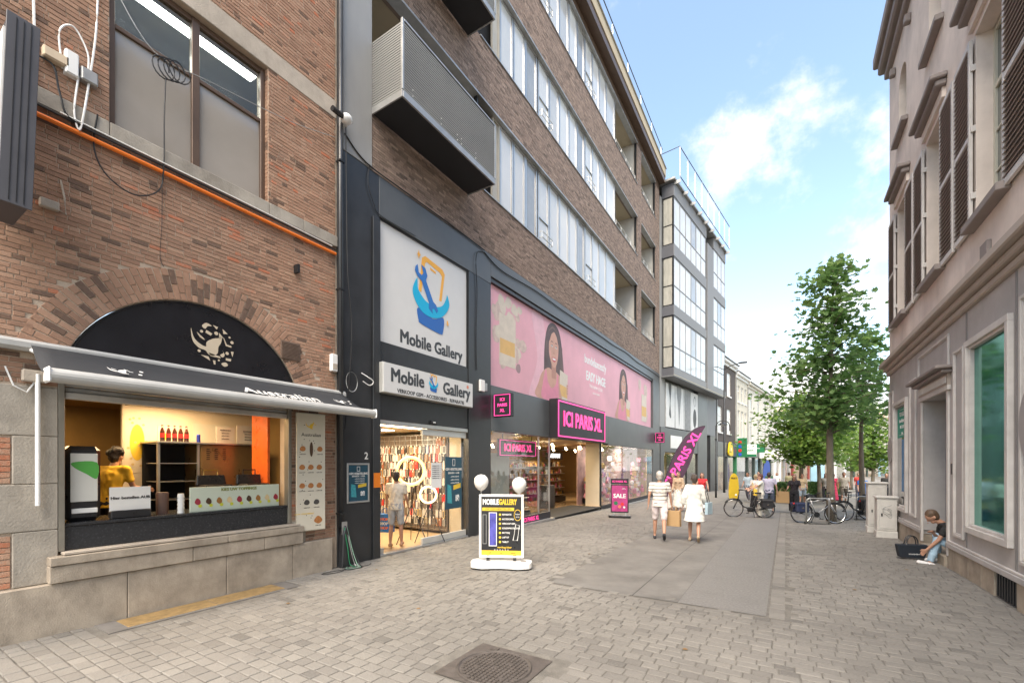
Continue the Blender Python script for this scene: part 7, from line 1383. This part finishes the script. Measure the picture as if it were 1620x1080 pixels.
def person(label, loc, rz, h=1.72, pose=None, top=('shirt', (.7, .7, .7)), bottom=('trousers', (.05, .05, .06)), skin=0, hair=((.05, .03, .02), 'short'), shoes=(.7, .7, .7), vox=.012, female=False, group=None, top_stripes=None, detail=True, dress=None, scale_w=1.0, topm=None):
    """local frame: faces +y, x to its right, feet on z = 0"""
    P = dict(ll=0, lr=0, kl=5, kr=5, al=5, ar=-5, el=12, er=12, abl=8, abr=8, lean=0, hip=None, hand_l=None, hand_r=None, head=0, sit=False, turn=0); P.update(pose or {})
    t = local('person', label, 'person', loc, rz, group); S = h / 1.75; k = scale_w
    sk = mat('skin_%d' % skin, SKN[skin], .5, var=.06)
    hipz = P['hip'] if P['hip'] is not None else .93 * S
    pel = Vector((0, 0, hipz)); ln = rad(P['lean']); up = rotv((0, 0, 1), 'X', -ln)
    chest = pel + up * .36 * S; neck = pel + up * .53 * S; fw = rotv((0, 1, 0), 'X', -ln)
    head = neck + up * .135 * S + fw * (.02 * S) + Vector((0, math.sin(rad(P['head'])) * .06, -.01))
    J = {}
    for s, L in ((-1, 'l'), (1, 'r')):
        hip_ = pel + Vector((s * .095 * S * k, 0, -.03)); a = rad(P['l' + L]); kn = rad(P['k' + L]); ab = rad(P.get('sp' + L, 1.5)) * s
        th = rotv(rotv((0, 0, -1), 'X', a), 'Y', -ab); knee = hip_ + th * .43 * S; sh = rotv(rotv((0, 0, -1), 'X', a - kn), 'Y', -ab); ank = knee + sh * .42 * S
        toe = ank + rotv((0, .15 * S, -.055 * S), 'X', max(-1.1, min(.35, (a - kn) * .9))) ; heel = ank + rotv((0, -.055 * S, -.055 * S), 'X', max(-1.1, min(.35, (a - kn) * .9)))
        J[L] = [hip_, knee, ank, toe, heel]
        shd = neck + Vector((s * .185 * S * k * (.92 if female else 1), 0, 0)) - up * .055 * S
        if P['hand_' + L] is not None:
            hd = Vector(P['hand_' + L]); d = hd - shd; L1, L2 = .29 * S, .255 * S; D = min(d.length, L1 + L2 - .005); d.normalize(); hd = shd + d * D
            x_ = (L1 * L1 - L2 * L2 + D * D) / (2 * D); y_ = math.sqrt(max(0, L1 * L1 - x_ * x_)); o_ = Vector((s * .5, -.3, -.8)); o_ = (o_ - d * o_.dot(d)).normalized(); elb = shd + d * x_ + o_ * y_; wr = hd
        else:
            a = rad(P['a' + L]); e = rad(P['e' + L]); ab = rad(P['ab' + L]) * s; ua = rotv(rotv((0, 0, -1), 'X', a), 'Y', -ab); elb = shd + ua * .29 * S; fa_ = rotv(rotv((0, 0, -1), 'X', a + e), 'Y', -ab * .5); wr = elb + fa_ * .255 * S
        J['a' + L] = [shd, elb, wr]
    # ---- body: one surface
    b = MB(); f = .93 if female else 1
    loft(b, [(pel + up * -.10 * S, .12 * S * k, .09 * S * k), (pel + up * -.04 * S, .168 * S * k, .115 * S * k), (pel + up * .05 * S, .155 * S * k * f, .105 * S * k), (pel + up * .16 * S, .132 * S * k * f, .092 * S * k), (pel + up * .30 * S, .158 * S * k * f, .11 * S * k), (pel + up * .40 * S, .172 * S * k * f, .11 * S * k), (pel + up * .48 * S, .13 * S * f, .075 * S), (pel + up * .52 * S, .06 * S, .055 * S)])
    cap(b, neck - up * .03, head - up * .05 * S, .055 * S, .05 * S)
    if female: [cap(b, chest + fw * .07 * S + Vector((s * .075 * S, 0, .0)), chest + fw * .085 * S + Vector((s * .075 * S, 0, .0)), .06 * S, .05 * S) for s in (-1, 1)]
    b.ball(head + up * .045 * S, .1 * S, 14, 10, (.80, .95, 1.08)); cap(b, head + fw * .028 * S - up * .055 * S, head + fw * .045 * S - up * .06 * S, .052 * S, .04 * S)
    b.tube([head + fw * .085 * S + up * .03 * S, head + fw * .108 * S - up * .012 * S, head + fw * .08 * S - up * .02 * S], [.008 * S, .016 * S, .012 * S], 6)
    for s in (-1, 1): b.ball(head + Vector((s * .082 * S, -.005, .01)), .026 * S, 8, 6, (.35, .8, 1.15))
    for s, L in ((-1, 'l'), (1, 'r')):
        hp, kn, an_, toe, heel = J[L]; cap(b, hp, kn, .086 * S * k, .052 * S); m_ = kn.lerp(an_, .3) + Vector((0, -.012, 0)); cap(b, kn, m_, .053 * S, .054 * S); cap(b, m_, an_, .054 * S, .034 * S); cap(b, an_, heel, .034 * S, .03 * S); cap(b, heel, toe, .032 * S, .028 * S)
        sh_, el_, wr_ = J['a' + L]; cap(b, sh_, el_, .049 * S, .036 * S); cap(b, el_, wr_, .037 * S, .024 * S); cap(b, neck - up * .07 * S, sh_, .06 * S, .052 * S)
        d = (wr_ - el_).normalized(); pal = wr_ + d * .075 * S; side = Vector((0, 1, 0)); side = (side - d * side.dot(d)).normalized(); inn = d.cross(side) * s
        for q in (-1.5, -.5, .5, 1.5):
            a_ = wr_ + d * .02 * S + side * q * .012 * S; c_ = pal + side * q * .019 * S; cap(b, a_, c_, .015 * S, .0115 * S, 6); ln_ = (.062, .072, .066, .050)[int(q + 1.5)] * S
            f1 = c_ + d * ln_ * .5 + inn * .006; f2 = f1 + (d * .8 + inn * .6).normalized() * ln_ * .5; cap(b, c_, f1, .0105 * S, .0095 * S, 6); cap(b, f1, f2, .0095 * S, .0078 * S, 6)
        th0 = wr_ + d * .03 * S + side * .024 * S; cap(b, th0, th0 + (d * .6 + side * .8).normalized() * .04 * S, .013 * S, .011 * S, 6); cap(b, th0 + (d * .6 + side * .8).normalized() * .04 * S, th0 + (d * .6 + side * .8).normalized() * .04 * S + (d + inn * .3).normalized() * .03 * S, .011 * S, .009 * S, 6)
    remesh(b, vox * .72, sk, 'body', t, 2)
    for s in (-1, 1): MB().ball(head + fw * .084 * S + Vector((s * .032 * S, 0, .03 * S)), .011 * S, 8, 6).build('eye', mat('eye_dark', (.03, .02, .02), .2, var=0), t)
    MB().tube([head + fw * .094 * S + Vector((-.022 * S, 0, -.048 * S)), head + fw * .099 * S + Vector((0, 0, -.05 * S)), head + fw * .094 * S + Vector((.022 * S, 0, -.048 * S))], .006 * S, 5).build('mouth', mat('lips', (.35, .12, .10), .5, var=0), t)
    # ---- hair
    hc, hst = hair
    if hst != 'bald':
        b = MB(); hm = mat('hair_%d%d%d' % tuple(int(q * 100) for q in hc), hc, .55, var=.45, vscale=30, bump=.6, bscale=90, stretch=(1, 1, .3))
        hb = head + up * .062 * S - fw * .018 * S; b.ball(hb, .106 * S, 16, 10, (.84, .96, .98)); b.ball(head - fw * .045 * S + up * .0 * S, .085 * S, 12, 8, (.86, .7, 1.05))
        if hst == 'long': loft(b, [(head - fw * .055 * S - up * .30 * S, .075 * S, .03 * S), (head - fw * .06 * S - up * .15 * S, .098 * S, .05 * S), (head - fw * .04 * S + up * .03 * S, .092 * S, .075 * S)])
        if hst == 'bun': b.ball(head - fw * .10 * S + up * .10 * S, .05 * S, 10, 8)
        if hst == 'curly':
            for q in range(26): a_ = random.random() * 6.28; e_ = random.uniform(-.3, 1.4); v = Vector((math.cos(a_) * math.cos(e_), math.sin(a_) * math.cos(e_), math.sin(e_))); (b.ball(hb + v * .095 * S, .035 * S, 8, 6) if v.y < .35 or v.z > .6 else None)
        o = remesh(b, vox * .8, hm, 'hair', t, 2, .006)
    # ---- clothes
    def topshell(e, sl, z0=-.10, flare=0.0, ext=0.0):
        b = MB(); loft(b, [(pel + up * z0 * S, (.165 * k + flare) * S + e, (.12 * k + flare * .7) * S + e), (pel + up * .05 * S, (.158 * f * k + flare * .6) * S + e, (.11 * k + flare * .4) * S + e), (pel + up * .16 * S, (.145 * f * k + flare * .3) * S + e, .102 * k * S + e), (pel + up * .32 * S, .168 * S * f * k + e, .115 * k * S + e), (pel + up * .41 * S, .18 * S * f * k + e, .108 * k * S + e), (pel + up * .485 * S, .145 * S * f + e, .078 * S + e), (pel + up * .525 * S, .07 * S + e, .06 * S + e)], 20)
        if female: [cap(b, chest + fw * .075 * S + Vector((s * .075 * S, 0, .0)), chest + fw * .09 * S + Vector((s * .075 * S, 0, .0)), .062 * S + e, .052 * S + e) for s in (-1, 1)]
        for L in 'lr':
            sh_, el_, wr_ = J['a' + L]; cap(b, neck - up * .07 * S, sh_, .06 * S + e, .055 * S + e)
            if sl > 0: cap(b, sh_, sh_.lerp(el_, min(1, sl)), .054 * S + e, (.05 + ext) * S + e)
            if sl > 1: cap(b, el_, el_.lerp(wr_, sl - 1), (.05 + ext) * S + e, (.04 + ext) * S + e)
        return b
    def mm(c, n): return mat('%s_%d_%d_%d' % (n, *[int(q * 100) for q in c]), c, .85, var=.10, vscale=7, bump=.35, bscale=14)
    kind, c = top; m_ = topm or mm(c, 'cloth')
    if kind == 'shirt': remesh(topshell(.012, .55), vox, m_, 'shirt', t, 4, .007)
    elif kind == 'tank': remesh(topshell(.010, 0, -.02), vox, m_, 'top', t, 4, .005)
    elif kind == 'long': remesh(topshell(.014, 1.85), vox, m_, 'shirt', t, 4, .008)
    elif kind == 'tunic': remesh(topshell(.016, 1.55, -.40, .05, .025), vox, m_, 'tunic', t, 4, .005)
    kind, c = bottom; m_ = mm(c, 'weave')
    if kind in ('trousers', 'shorts', 'wide'):
        b = MB(); e = .012 if kind != 'wide' else .02
        loft(b, [(pel + up * -.12 * S, .14 * S * k + e, .10 * S * k + e), (pel + up * -.04 * S, .172 * S * k + e, .118 * S * k + e), (pel + up * .06 * S, .158 * S * k * f + e, .108 * S * k + e)], 18)
        for L in 'lr':
            hp, kn, an_, toe, heel = J[L]
            if kind == 'shorts': cap(b, hp, hp.lerp(kn, .86), .088 * S * k + e, .075 * S + e)
            else: w2_ = .03 if kind == 'wide' else 0; cap(b, hp, kn, .088 * S * k + e, .058 * S + e + w2_); cap(b, kn, kn.lerp(an_, .9), .060 * S + e + w2_, .045 * S + e + w2_ * 2)
        remesh(b, vox, m_, kind if kind != 'wide' else 'trousers', t, 4, .007)
    elif kind in ('skirt', 'longskirt'):
        b = MB(); z1 = -.42 if kind == 'skirt' else -.78; cx = (J['l'][1] + J['r'][1]) / 2; dy = cx.y
        rg = []
        for q in np.linspace(1, 0, 6): rg.append((pel + Vector((0, dy * (q ** 1) * .6, z1 * S * q + .07 * S * (1 - q))), (.16 + .11 * q) * S * k, (.11 + .10 * q + abs(J['l'][2].y - J['r'][2].y) * .25 * q) * S))
        loft(b, rg, 20); remesh(b, vox, m_, 'skirt', t, 3, .009)
    for L in 'lr':
        hp, kn, an_, toe, heel = J[L]; b = MB(); cap(b, heel + Vector((0, 0, .008)), toe, .042 * S, .040 * S); cap(b, an_ - Vector((0, 0, .03 * S)), heel, .042 * S, .042 * S); remesh(b, vox * .9, mm(shoes, 'shoe'), 'shoe', t, 2)
    # drop to the ground
    zmin = min(min(J[L][3].z, J[L][4].z) for L in 'lr') - .036 * S
    if not P['sit']: t.location.z = loc[2] - zmin
    return t, J, head, S
def handbag(name, label, cat, p, w, h, d, m, rz=0, strap=.0, handle=True, extra=None):
    t = local(name, label, cat, p, rz); MB().prism([(-w / 2, 0), (w / 2, 0), (w / 2 * .96, h), (-w / 2 * .96, h)], (0, -d / 2, 0), (1, 0, 0), (0, 0, 1), (0, 1, 0), 0, d).build('bag_body', m, t, bevel=.006)
    if handle:
        for y in (-d / 2, d / 2): b = MB(); b.tube([(-w * .2, y, h - .01), (-w * .16, y * .5, h + .10), (0, 0, h + .14), (w * .16, y * .5, h + .10), (w * .2, y, h - .01)], .006 if extra is None else extra, 5); b.build('handle', m, t)
    return t
def at(x, y): return (x, y, gz(y))
def hand_world(t, p): return t.matrix_basis @ Vector(p)
M_kraft = mat('kraft_paper', (.42, .27, .13), .8, var=.08)
def striped(name, c0, c1, sc=16, w=.45):
    m = mat(name, c0, .85, var=.05); nt = m.node_tree; b = nt.nodes['Principled BSDF']; t = nt.nodes.new('ShaderNodeTexCoord'); s = nt.nodes.new('ShaderNodeSeparateXYZ'); k = nt.nodes.new('ShaderNodeMath'); k.operation = 'MULTIPLY'; k.inputs[1].default_value = sc
    fr = nt.nodes.new('ShaderNodeMath'); fr.operation = 'FRACT'; gt = nt.nodes.new('ShaderNodeMath'); gt.operation = 'GREATER_THAN'; gt.inputs[1].default_value = w; mx = nt.nodes.new('ShaderNodeMix'); mx.data_type = 'RGBA'; mx.inputs[6].default_value = (*c1, 1); mx.inputs[7].default_value = (*c0, 1)
    nt.links.new(t.outputs['Object'], s.inputs[0]); nt.links.new(s.outputs[2], k.inputs[0]); nt.links.new(k.outputs[0], fr.inputs[0]); nt.links.new(fr.outputs[0], gt.inputs[0]); nt.links.new(gt.outputs[0], mx.inputs[0]); nt.links.new(mx.outputs[2], b.inputs['Base Color']); return m
# man in striped shirt walking away with a paper bag
FA = 0.0
t, J, hd, S = person('man in striped white shirt and pale shorts walking away with a paper bag', at(-2.80, 11.85), rad(12), 1.76, dict(ll=14, lr=-14, kl=8, kr=28, al=-10, ar=6, el=14, er=8, abl=11, abr=13), ('shirt', (.7, .66, .6)), ('shorts', (.66, .58, .58)), 3, ((.50, .46, .42), 'short'), (.04, .04, .045), .011, topm=striped('striped_jersey', (.72, .68, .62), (.20, .18, .17), 11, .26), scale_w=1.06)
bpy.context.view_layer.update(); hw_ = t.matrix_world @ J['ar'][2]
handbag('paper_bag', 'brown paper carrier bag in the right hand of the man in the striped shirt', 'bag', (hw_.x + .06, hw_.y + .02, hw_.z - .56), .34, .40, .14, M_kraft, rad(-8))
# woman in white tunic
t, J, hd, S = person('woman in loose white tunic dress and sandals walking away beside the man', at(-1.98, 12.05), rad(6), 1.68, dict(ll=10, lr=-12, kl=6, kr=26, al=-8, ar=12, el=24, er=20, abl=16, abr=14), ('tunic', (.74, .73, .68)), ('skirt', (.74, .73, .69)), 3, ((.075, .055, .045), 'short'), (.40, .30, .20), .011, True)
bpy.context.view_layer.update(); hw_ = t.matrix_world @ J['ar'][1]
tb = handbag('shoulder_bag', 'pale blue shoulder bag hanging at the right side of the woman in white', 'bag', (hw_.x + .10, hw_.y + .0, hw_.z - .42), .24, .30, .08, mat('pale_blue_cloth', (.36, .48, .55), .8, var=.1), rad(70), handle=False)
b = MB(); b.tube([(-.05, 0, .29), (-.12, .02, .55), (-.17, .0, .70), (-.12, -.03, .55), (.05, 0, .29)], .008, 5); b.build('strap', M_bplas, tb)
# woman with bicycle
person('woman in white top with yellow bag wheeling the black bicycle towards the left', at(-.84, 19.95), rad(100), 1.66, dict(ll=8, lr=-10, kl=8, kr=20, hand_l=(-.32, .40, 1.05), hand_r=(.05, .42, 1.08)), ('shirt', (.70, .70, .64)), ('wide', (.68, .64, .56)), 0, ((.10, .035, .025), 'short'), (.72, .70, .66), .014, True)
tb = handbag('crossbody_bag', 'bright yellow cloth bag on the hip of the woman with the bicycle', 'bag', (-1.02, 19.72, gz(19.7) + .86), .30, .24, .12, mat('yellow_cloth', (.75, .52, .06), .7, var=.1), rad(100), handle=False); b = MB(); b.tube([(-.12, 0, .22), (-.02, .1, .50), (.1, .1, .40), (.12, 0, .22)], .01, 5); b.build('strap', MATS['yellow_cloth'], tb)
# woman in red top, long white skirt
person('woman in red crop top and long white skirt walking this way past the dark shop', at(-3.12, 20.9), rad(188), 1.68, dict(ll=12, lr=-10, kl=4, kr=16, al=10, ar=10, el=50, er=20, abl=14, abr=14), ('tank', (.62, .03, .04)), ('longskirt', (.72, .71, .70)), 0, ((.09, .05, .03), 'long'), (.6, .55, .5), .015, True)
t, J, hd, S = person('woman in beige jacket carrying white carrier bags left of the woman in red', at(-4.05, 20.6), rad(176), 1.70, dict(ll=10, lr=-8, kl=4, kr=14, al=6, ar=6, el=60, er=12, abl=10, abr=10), ('long', (.48, .35, .24)), ('longskirt', (.68, .66, .62)), 0, ((.14, .08, .05), 'long'), (.5, .3, .2), .015, True)
handbag('carrier_bag', 'white plastic carrier bag beside the woman in the beige jacket', 'bag', (-3.86, 20.5, gz(20) + .18), .30, .42, .12, M_wplas, rad(10))
person('woman in white trousers and dark red top half hidden behind the white tunic', at(-4.45, 21.4), rad(170), 1.64, dict(ll=-8, lr=10, al=8, ar=8, el=30), ('shirt', (.14, .02, .05)), ('wide', (.70, .69, .66)), 0, ((.3, .2, .1), 'long'), (.6, .5, .4), .016, True)
# pair walking away in the middle
person('man in lilac shirt and dark shorts walking away right of the bicycle', at(-.62, 22.4), rad(-8), 1.74, dict(ll=-14, lr=14, kl=26, kr=6, al=10, ar=-8, el=20, er=24, abl=14, abr=14), ('shirt', (.50, .48, .62)), ('shorts', (.08, .10, .15)), 0, ((.05, .035, .03), 'short'), (.03, .03, .03), .015, scale_w=1.15)
person('woman in white top and black trousers with a bag beside the man in lilac', at(-1.12, 22.2), rad(10), 1.64, dict(ll=12, lr=-12, kl=6, kr=20, al=-6, ar=10, el=40), ('shirt', (.66, .64, .62)), ('wide', (.02, .02, .024)), 0, ((.42, .33, .2), 'short'), (.05, .05, .05), .015, True)
t, J, hd, S = person('person in dark top with bare arms carrying a large brown bag near the trees', at(.32, 22.9), rad(175), 1.62, dict(ll=8, lr=-8, al=14, ar=14, el=60, er=60, abl=16, abr=16), ('shirt', (.03, .025, .03)), ('wide', (.025, .02, .025)), 3, ((.08, .05, .035), 'long'), (.03, .03, .03), .015, True)
handbag('paper_bag', 'big brown paper bag held in front of the dark dressed person by the trees', 'bag', (-.12, 22.6, gz(22) + .42), .50, .50, .2, M_kraft, rad(5))
# distant walkers
far_people = [
 ('woman in grey top and black trousers standing left of the tree trunk', 1.95, 31.0, 178, 1.68, 'shirt', (.45, .42, .38), 'trousers', (.03, .03, .035), 'long', True),
 ('woman in long red patterned dress beside the tree trunk', 2.35, 31.6, 170, 1.66, 'tank', (.55, .04, .10), 'longskirt', (.55, .04, .10), 'short', True),
 ('man in dark cap standing just left of the trunk', 2.75, 30.6, 185, 1.76, 'shirt', (.42, .38, .32), 'shorts', (.12, .10, .08), 'short', False),
 ('person all in blue between the two trunks', 3.35, 28.8, 190, 1.60, 'shirt', (.03, .14, .42), 'trousers', (.03, .10, .30), 'short', False),
 ('person in black shirt right of the second trunk', 5.0, 33.5, 180, 1.72, 'shirt', (.02, .02, .02), 'trousers', (.05, .05, .07), 'short', False),
 ('woman in olive top with white straps seen from behind', 5.25, 29.8, 5, 1.66, 'tank', (.10, .09, .06), 'wide', (.08, .07, .05), 'long', True),
 ('red haired woman in orange top near the cabinets', 6.3, 28.8, 15, 1.66, 'shirt', (.55, .30, .18), 'trousers', (.45, .40, .35), 'long', True),
 ('person in white shirt in the distance behind the bicycles', 7.3, 36.5, 180, 1.74, 'shirt', (.70, .70, .70), 'trousers', (.10, .12, .2), 'short', False),
 ('person in tan jacket behind the low hedge', .75, 28.2, 180, 1.66, 'shirt', (.50, .38, .24), 'shorts', (.25, .3, .35), 'short', True),
 ('person in dark blue further down by the cream shops', -1.5, 33.0, 170, 1.74, 'shirt', (.04, .06, .14), 'trousers', (.05, .05, .06), 'short', False),
 ('person in green shirt in front of the far doorway', -1.0, 36.0, 10, 1.72, 'shirt', (.06, .14, .08), 'trousers', (.2, .2, .22), 'short', False),
 ('person in pale blue shirt by the brown parcel board', -1.9, 29.5, 160, 1.70, 'shirt', (.40, .50, .58), 'trousers', (.08, .08, .1), 'short', False),
 ('person in pink shirt deep in the crowd', 8.2, 41, 180, 1.70, 'shirt', (.60, .30, .32), 'shorts', (.5, .5, .5), 'short', True),
 ('person in navy shirt deep in the crowd', 6.6, 43, 170, 1.76, 'shirt', (.04, .05, .12), 'trousers', (.3, .28, .25), 'short', False),
 ('person in white dress deep in the crowd', 7.5, 46, 185, 1.66, 'shirt', (.7, .7, .68), 'longskirt', (.7, .7, .68), 'long', True),
 ('person in black jacket at the far end', 9.3, 47, 180, 1.78, 'shirt', (.03, .03, .03), 'trousers', (.04, .05, .1), 'short', False),
 ('person in khaki shirt walking by the cream shops', .2, 38, 8, 1.72, 'shirt', (.28, .26, .15), 'shorts', (.3, .28, .22), 'short', False),
 ('person in white top and blue jeans by the ivory house shops', -.6, 41, 176, 1.68, 'shirt', (.68, .68, .66), 'trousers', (.08, .14, .28), 'long', True),
 ('person in red jumper behind the second bushy tree', 4.1, 37, 182, 1.70, 'shirt', (.48, .05, .04), 'trousers', (.06, .06, .08), 'short', False),
 ('person in mustard top between the trunks far away', 5.9, 38.5, 12, 1.64, 'shirt', (.55, .36, .06), 'wide', (.05, .05, .06), 'long', True),
 ('person in grey suit right of the small conical tree', 8.1, 38.5, 180, 1.80, 'long', (.22, .22, .24), 'trousers', (.18, .18, .2), 'short', False),
 ('person in orange shirt at the far end', 9.0, 51, 180, 1.74, 'shirt', (.65, .18, .04), 'trousers', (.1, .1, .12), 'short', False),
]
for i, (lab, x, y, a, h, tk, tc_, bk, bc, hs, fe) in enumerate(far_people):
    s = 1 if i % 2 else -1; person(lab, at(x, y), rad(a), h, dict(ll=12 * s, lr=-12 * s, kl=6 if s > 0 else 18, kr=18 if s > 0 else 6, al=-10 * s, ar=10 * s, el=22, er=22), (tk, tc_), (bk, bc), (0, 3, 1)[i % 3], ((.06, .04, .03) if i != 6 else (.30, .09, .03), hs), (.3, .3, .3), .022, fe)
# yellow parcel stand and parasol-like board
t = thing('yellow_stand', (-2.7, 30.2, gz(30)), 'bright yellow rounded advertising stand beside the dark shop', 'pavement board'); ys_ = Vector((-2.7, 30.2, gz(30))); yu = Vector((.95, .3, 0)).normalized()
MB().prism(spl([(-.26, .1), (-.26, 1.1), (-.18, 1.5), (0, 1.66), (.18, 1.5), (.26, 1.1), (.26, .1)], 3), ys_, yu, Vector((0, 0, 1)), yu.cross(Vector((0, 0, 1))), -.03, .03).build('panel', mat('dull_yellow', (.55, .38, .02), .5, var=.1), t, bevel=.01)
MB().prism(rect(-.3, .3, 0, .1), ys_, yu, Vector((0, 0, 1)), yu.cross(Vector((0, 0, 1))), -.2, .2).build('base', M_steel, t, bevel=.02); text('FRIET', .14, ys_ + yu.cross(Vector((0, 0, 1))) * .032 + Vector((0, 0, 1.35)), (yu, Vector((0, 0, 1))), M_bplas, t, bold=.005)
t = thing('information_board', (2.2, 38, gz(38)), 'pale blue upright panel standing beyond the bushy tree', 'panel'); q = Vector((1.9, 38, gz(38))); MB().prism(rect(-.5, .5, .25, 2.5), q, Vector((CS, SN, 0)), Vector((0, 0, 1)), Vector((SN, -CS, 0)), -.05, .05).build('panel', mat('ice_blue', (.36, .58, .70), .5, var=.1), t, bevel=.02); MB().prism(rect(-.55, .55, 0, .24), q, Vector((CS, SN, 0)), Vector((0, 0, 1)), Vector((SN, -CS, 0)), -.15, .15).build('base', M_steel, t)
# person inside the phone shop
t, J, hd, S = person('person in white shirt and grey shorts looking at the phone cases inside the shop', (XL - .45, 7.28, .03), rad(35), 1.70, dict(ll=-4, lr=6, kl=4, kr=4, al=4, ar=12, el=10, er=25, abl=8), ('shirt', (.62, .56, .48)), ('shorts', (.35, .35, .36)), 1, ((.03, .02, .02), 'short'), (.35, .2, .12), .012)
bpy.context.view_layer.update(); hw_ = t.matrix_world @ J['al'][2]
tb = handbag('shopping_bag', 'bright blue printed shopping bag held by the person in the phone shop', 'bag', (hw_.x, hw_.y - .04, hw_.z - .56), .40, .42, .16, mat('shop_bag_blue', (.01, .16, .50), .5, var=.1), rad(20))
for k in range(3): text('SHOP', .09, Vector((0, -.082, .30 - k * .1)), FS, (M_orange, M_wplas, M_orange)[k], tb, bold=.003)
# takeaway staff
person('takeaway worker in yellow shirt bending to the left behind the counter', (XL - 1.35, 2.42, .42), rad(35), 1.74, dict(lean=12, ll=4, lr=-4, al=20, ar=20, el=60, er=60), ('shirt', (.72, .44, .03)), ('trousers', (.02, .02, .02)), 3, ((.02, .014, .012), 'curly'), (.05, .05, .05), .013)
person('takeaway worker in yellow shirt standing deeper behind the napkin dispenser', (XL - 2.0, 2.25, .42), rad(-60), 1.70, dict(lean=6, al=10, ar=20, el=40, er=40), ('shirt', (.72, .44, .03)), ('trousers', (.02, .02, .02)), 3, ((.02, .014, .012), 'short'), (.05, .05, .05), .013)
# seated person in the doorway
t, J, hd, S = person('person in black shirt and light blue jeans sitting hunched on the doorstep', (2.98, 11.93, 0), rad(90), 1.84, dict(sit=True, hip=.345, lean=38, ll=105, lr=114, kl=90, kr=118, spl=9, spr=14, hand_l=(-.16, .62, .22), hand_r=(-.10, .50, .58), head=30), ('shirt', (.02, .02, .022)), ('trousers', (.34, .48, .60)), 3, ((.10, .06, .035), 'short'), (.74, .73, .72), .011)
W_ = local('handbag', 'black handbag with stiff handles standing on the pavement by the doorstep', 'bag', (2.22, 12.2, .005), rad(18))
MB().prism([(-.22, 0), (.22, 0), (.27, .27), (-.27, .27)], (0, -.07, 0), (1, 0, 0), (0, 0, 1), (0, 1, 0), 0, .14).build('bag_body', mat('black_canvas', (.012, .018, .028), .7, var=.2, bump=.3), W_, bevel=.02)
for y in (-.06, .06): b = MB(); b.tube([(-.11, y, .26)] + [(-.10 * math.cos(a), y * .6, .30 + .15 * math.sin(a)) for a in np.linspace(0, PI, 9)] + [(.11, y, .26)], .012, 6); b.build('handle', M_bplas, W_)
text('amsterdam', .045, Vector((.02, -.0725, .08)), FS, M_wplas, W_)
# ================================================================ lettering becomes mesh
dg = bpy.context.evaluated_depsgraph_get(); dg.update()
for o in [q for q in scene.objects if q.type == 'FONT']:
    me = bpy.data.meshes.new_from_object(o.evaluated_get(dg)); bo = o.get('bold', 0)
    if bo > 0 and len(me.vertices):
        vs = [v.co.copy() for v in me.vertices]; fs = [tuple(p.vertices) for p in me.polygons]; nv = len(vs); AV = []; AF = []
        for k, (a, c) in enumerate(((-1, -.6), (1, -.6), (-1, .6), (1, .6), (0, 0))):
            AV += [(v.x + a * bo, v.y + c * bo, v.z + k * .0004) for v in vs]; AF += [tuple(i + k * nv for i in f) for f in fs]
        m0 = me.materials[0]; me = bpy.data.meshes.new('lettering'); me.from_pydata(AV, [], AF); me.materials.append(m0)
    n = bpy.data.objects.new('lettering_mesh', me); COL.objects.link(n)
    n.parent = o.parent; n.matrix_basis = o.matrix_basis.copy(); nm = o.name; bpy.data.objects.remove(o); n.name = nm
for l_ in [q for q in scene.objects if q.type == 'LIGHT' and q.name != 'sun']: l_['kind'] = 'helper'
print('script seconds', round(time.time() - T0, 1))
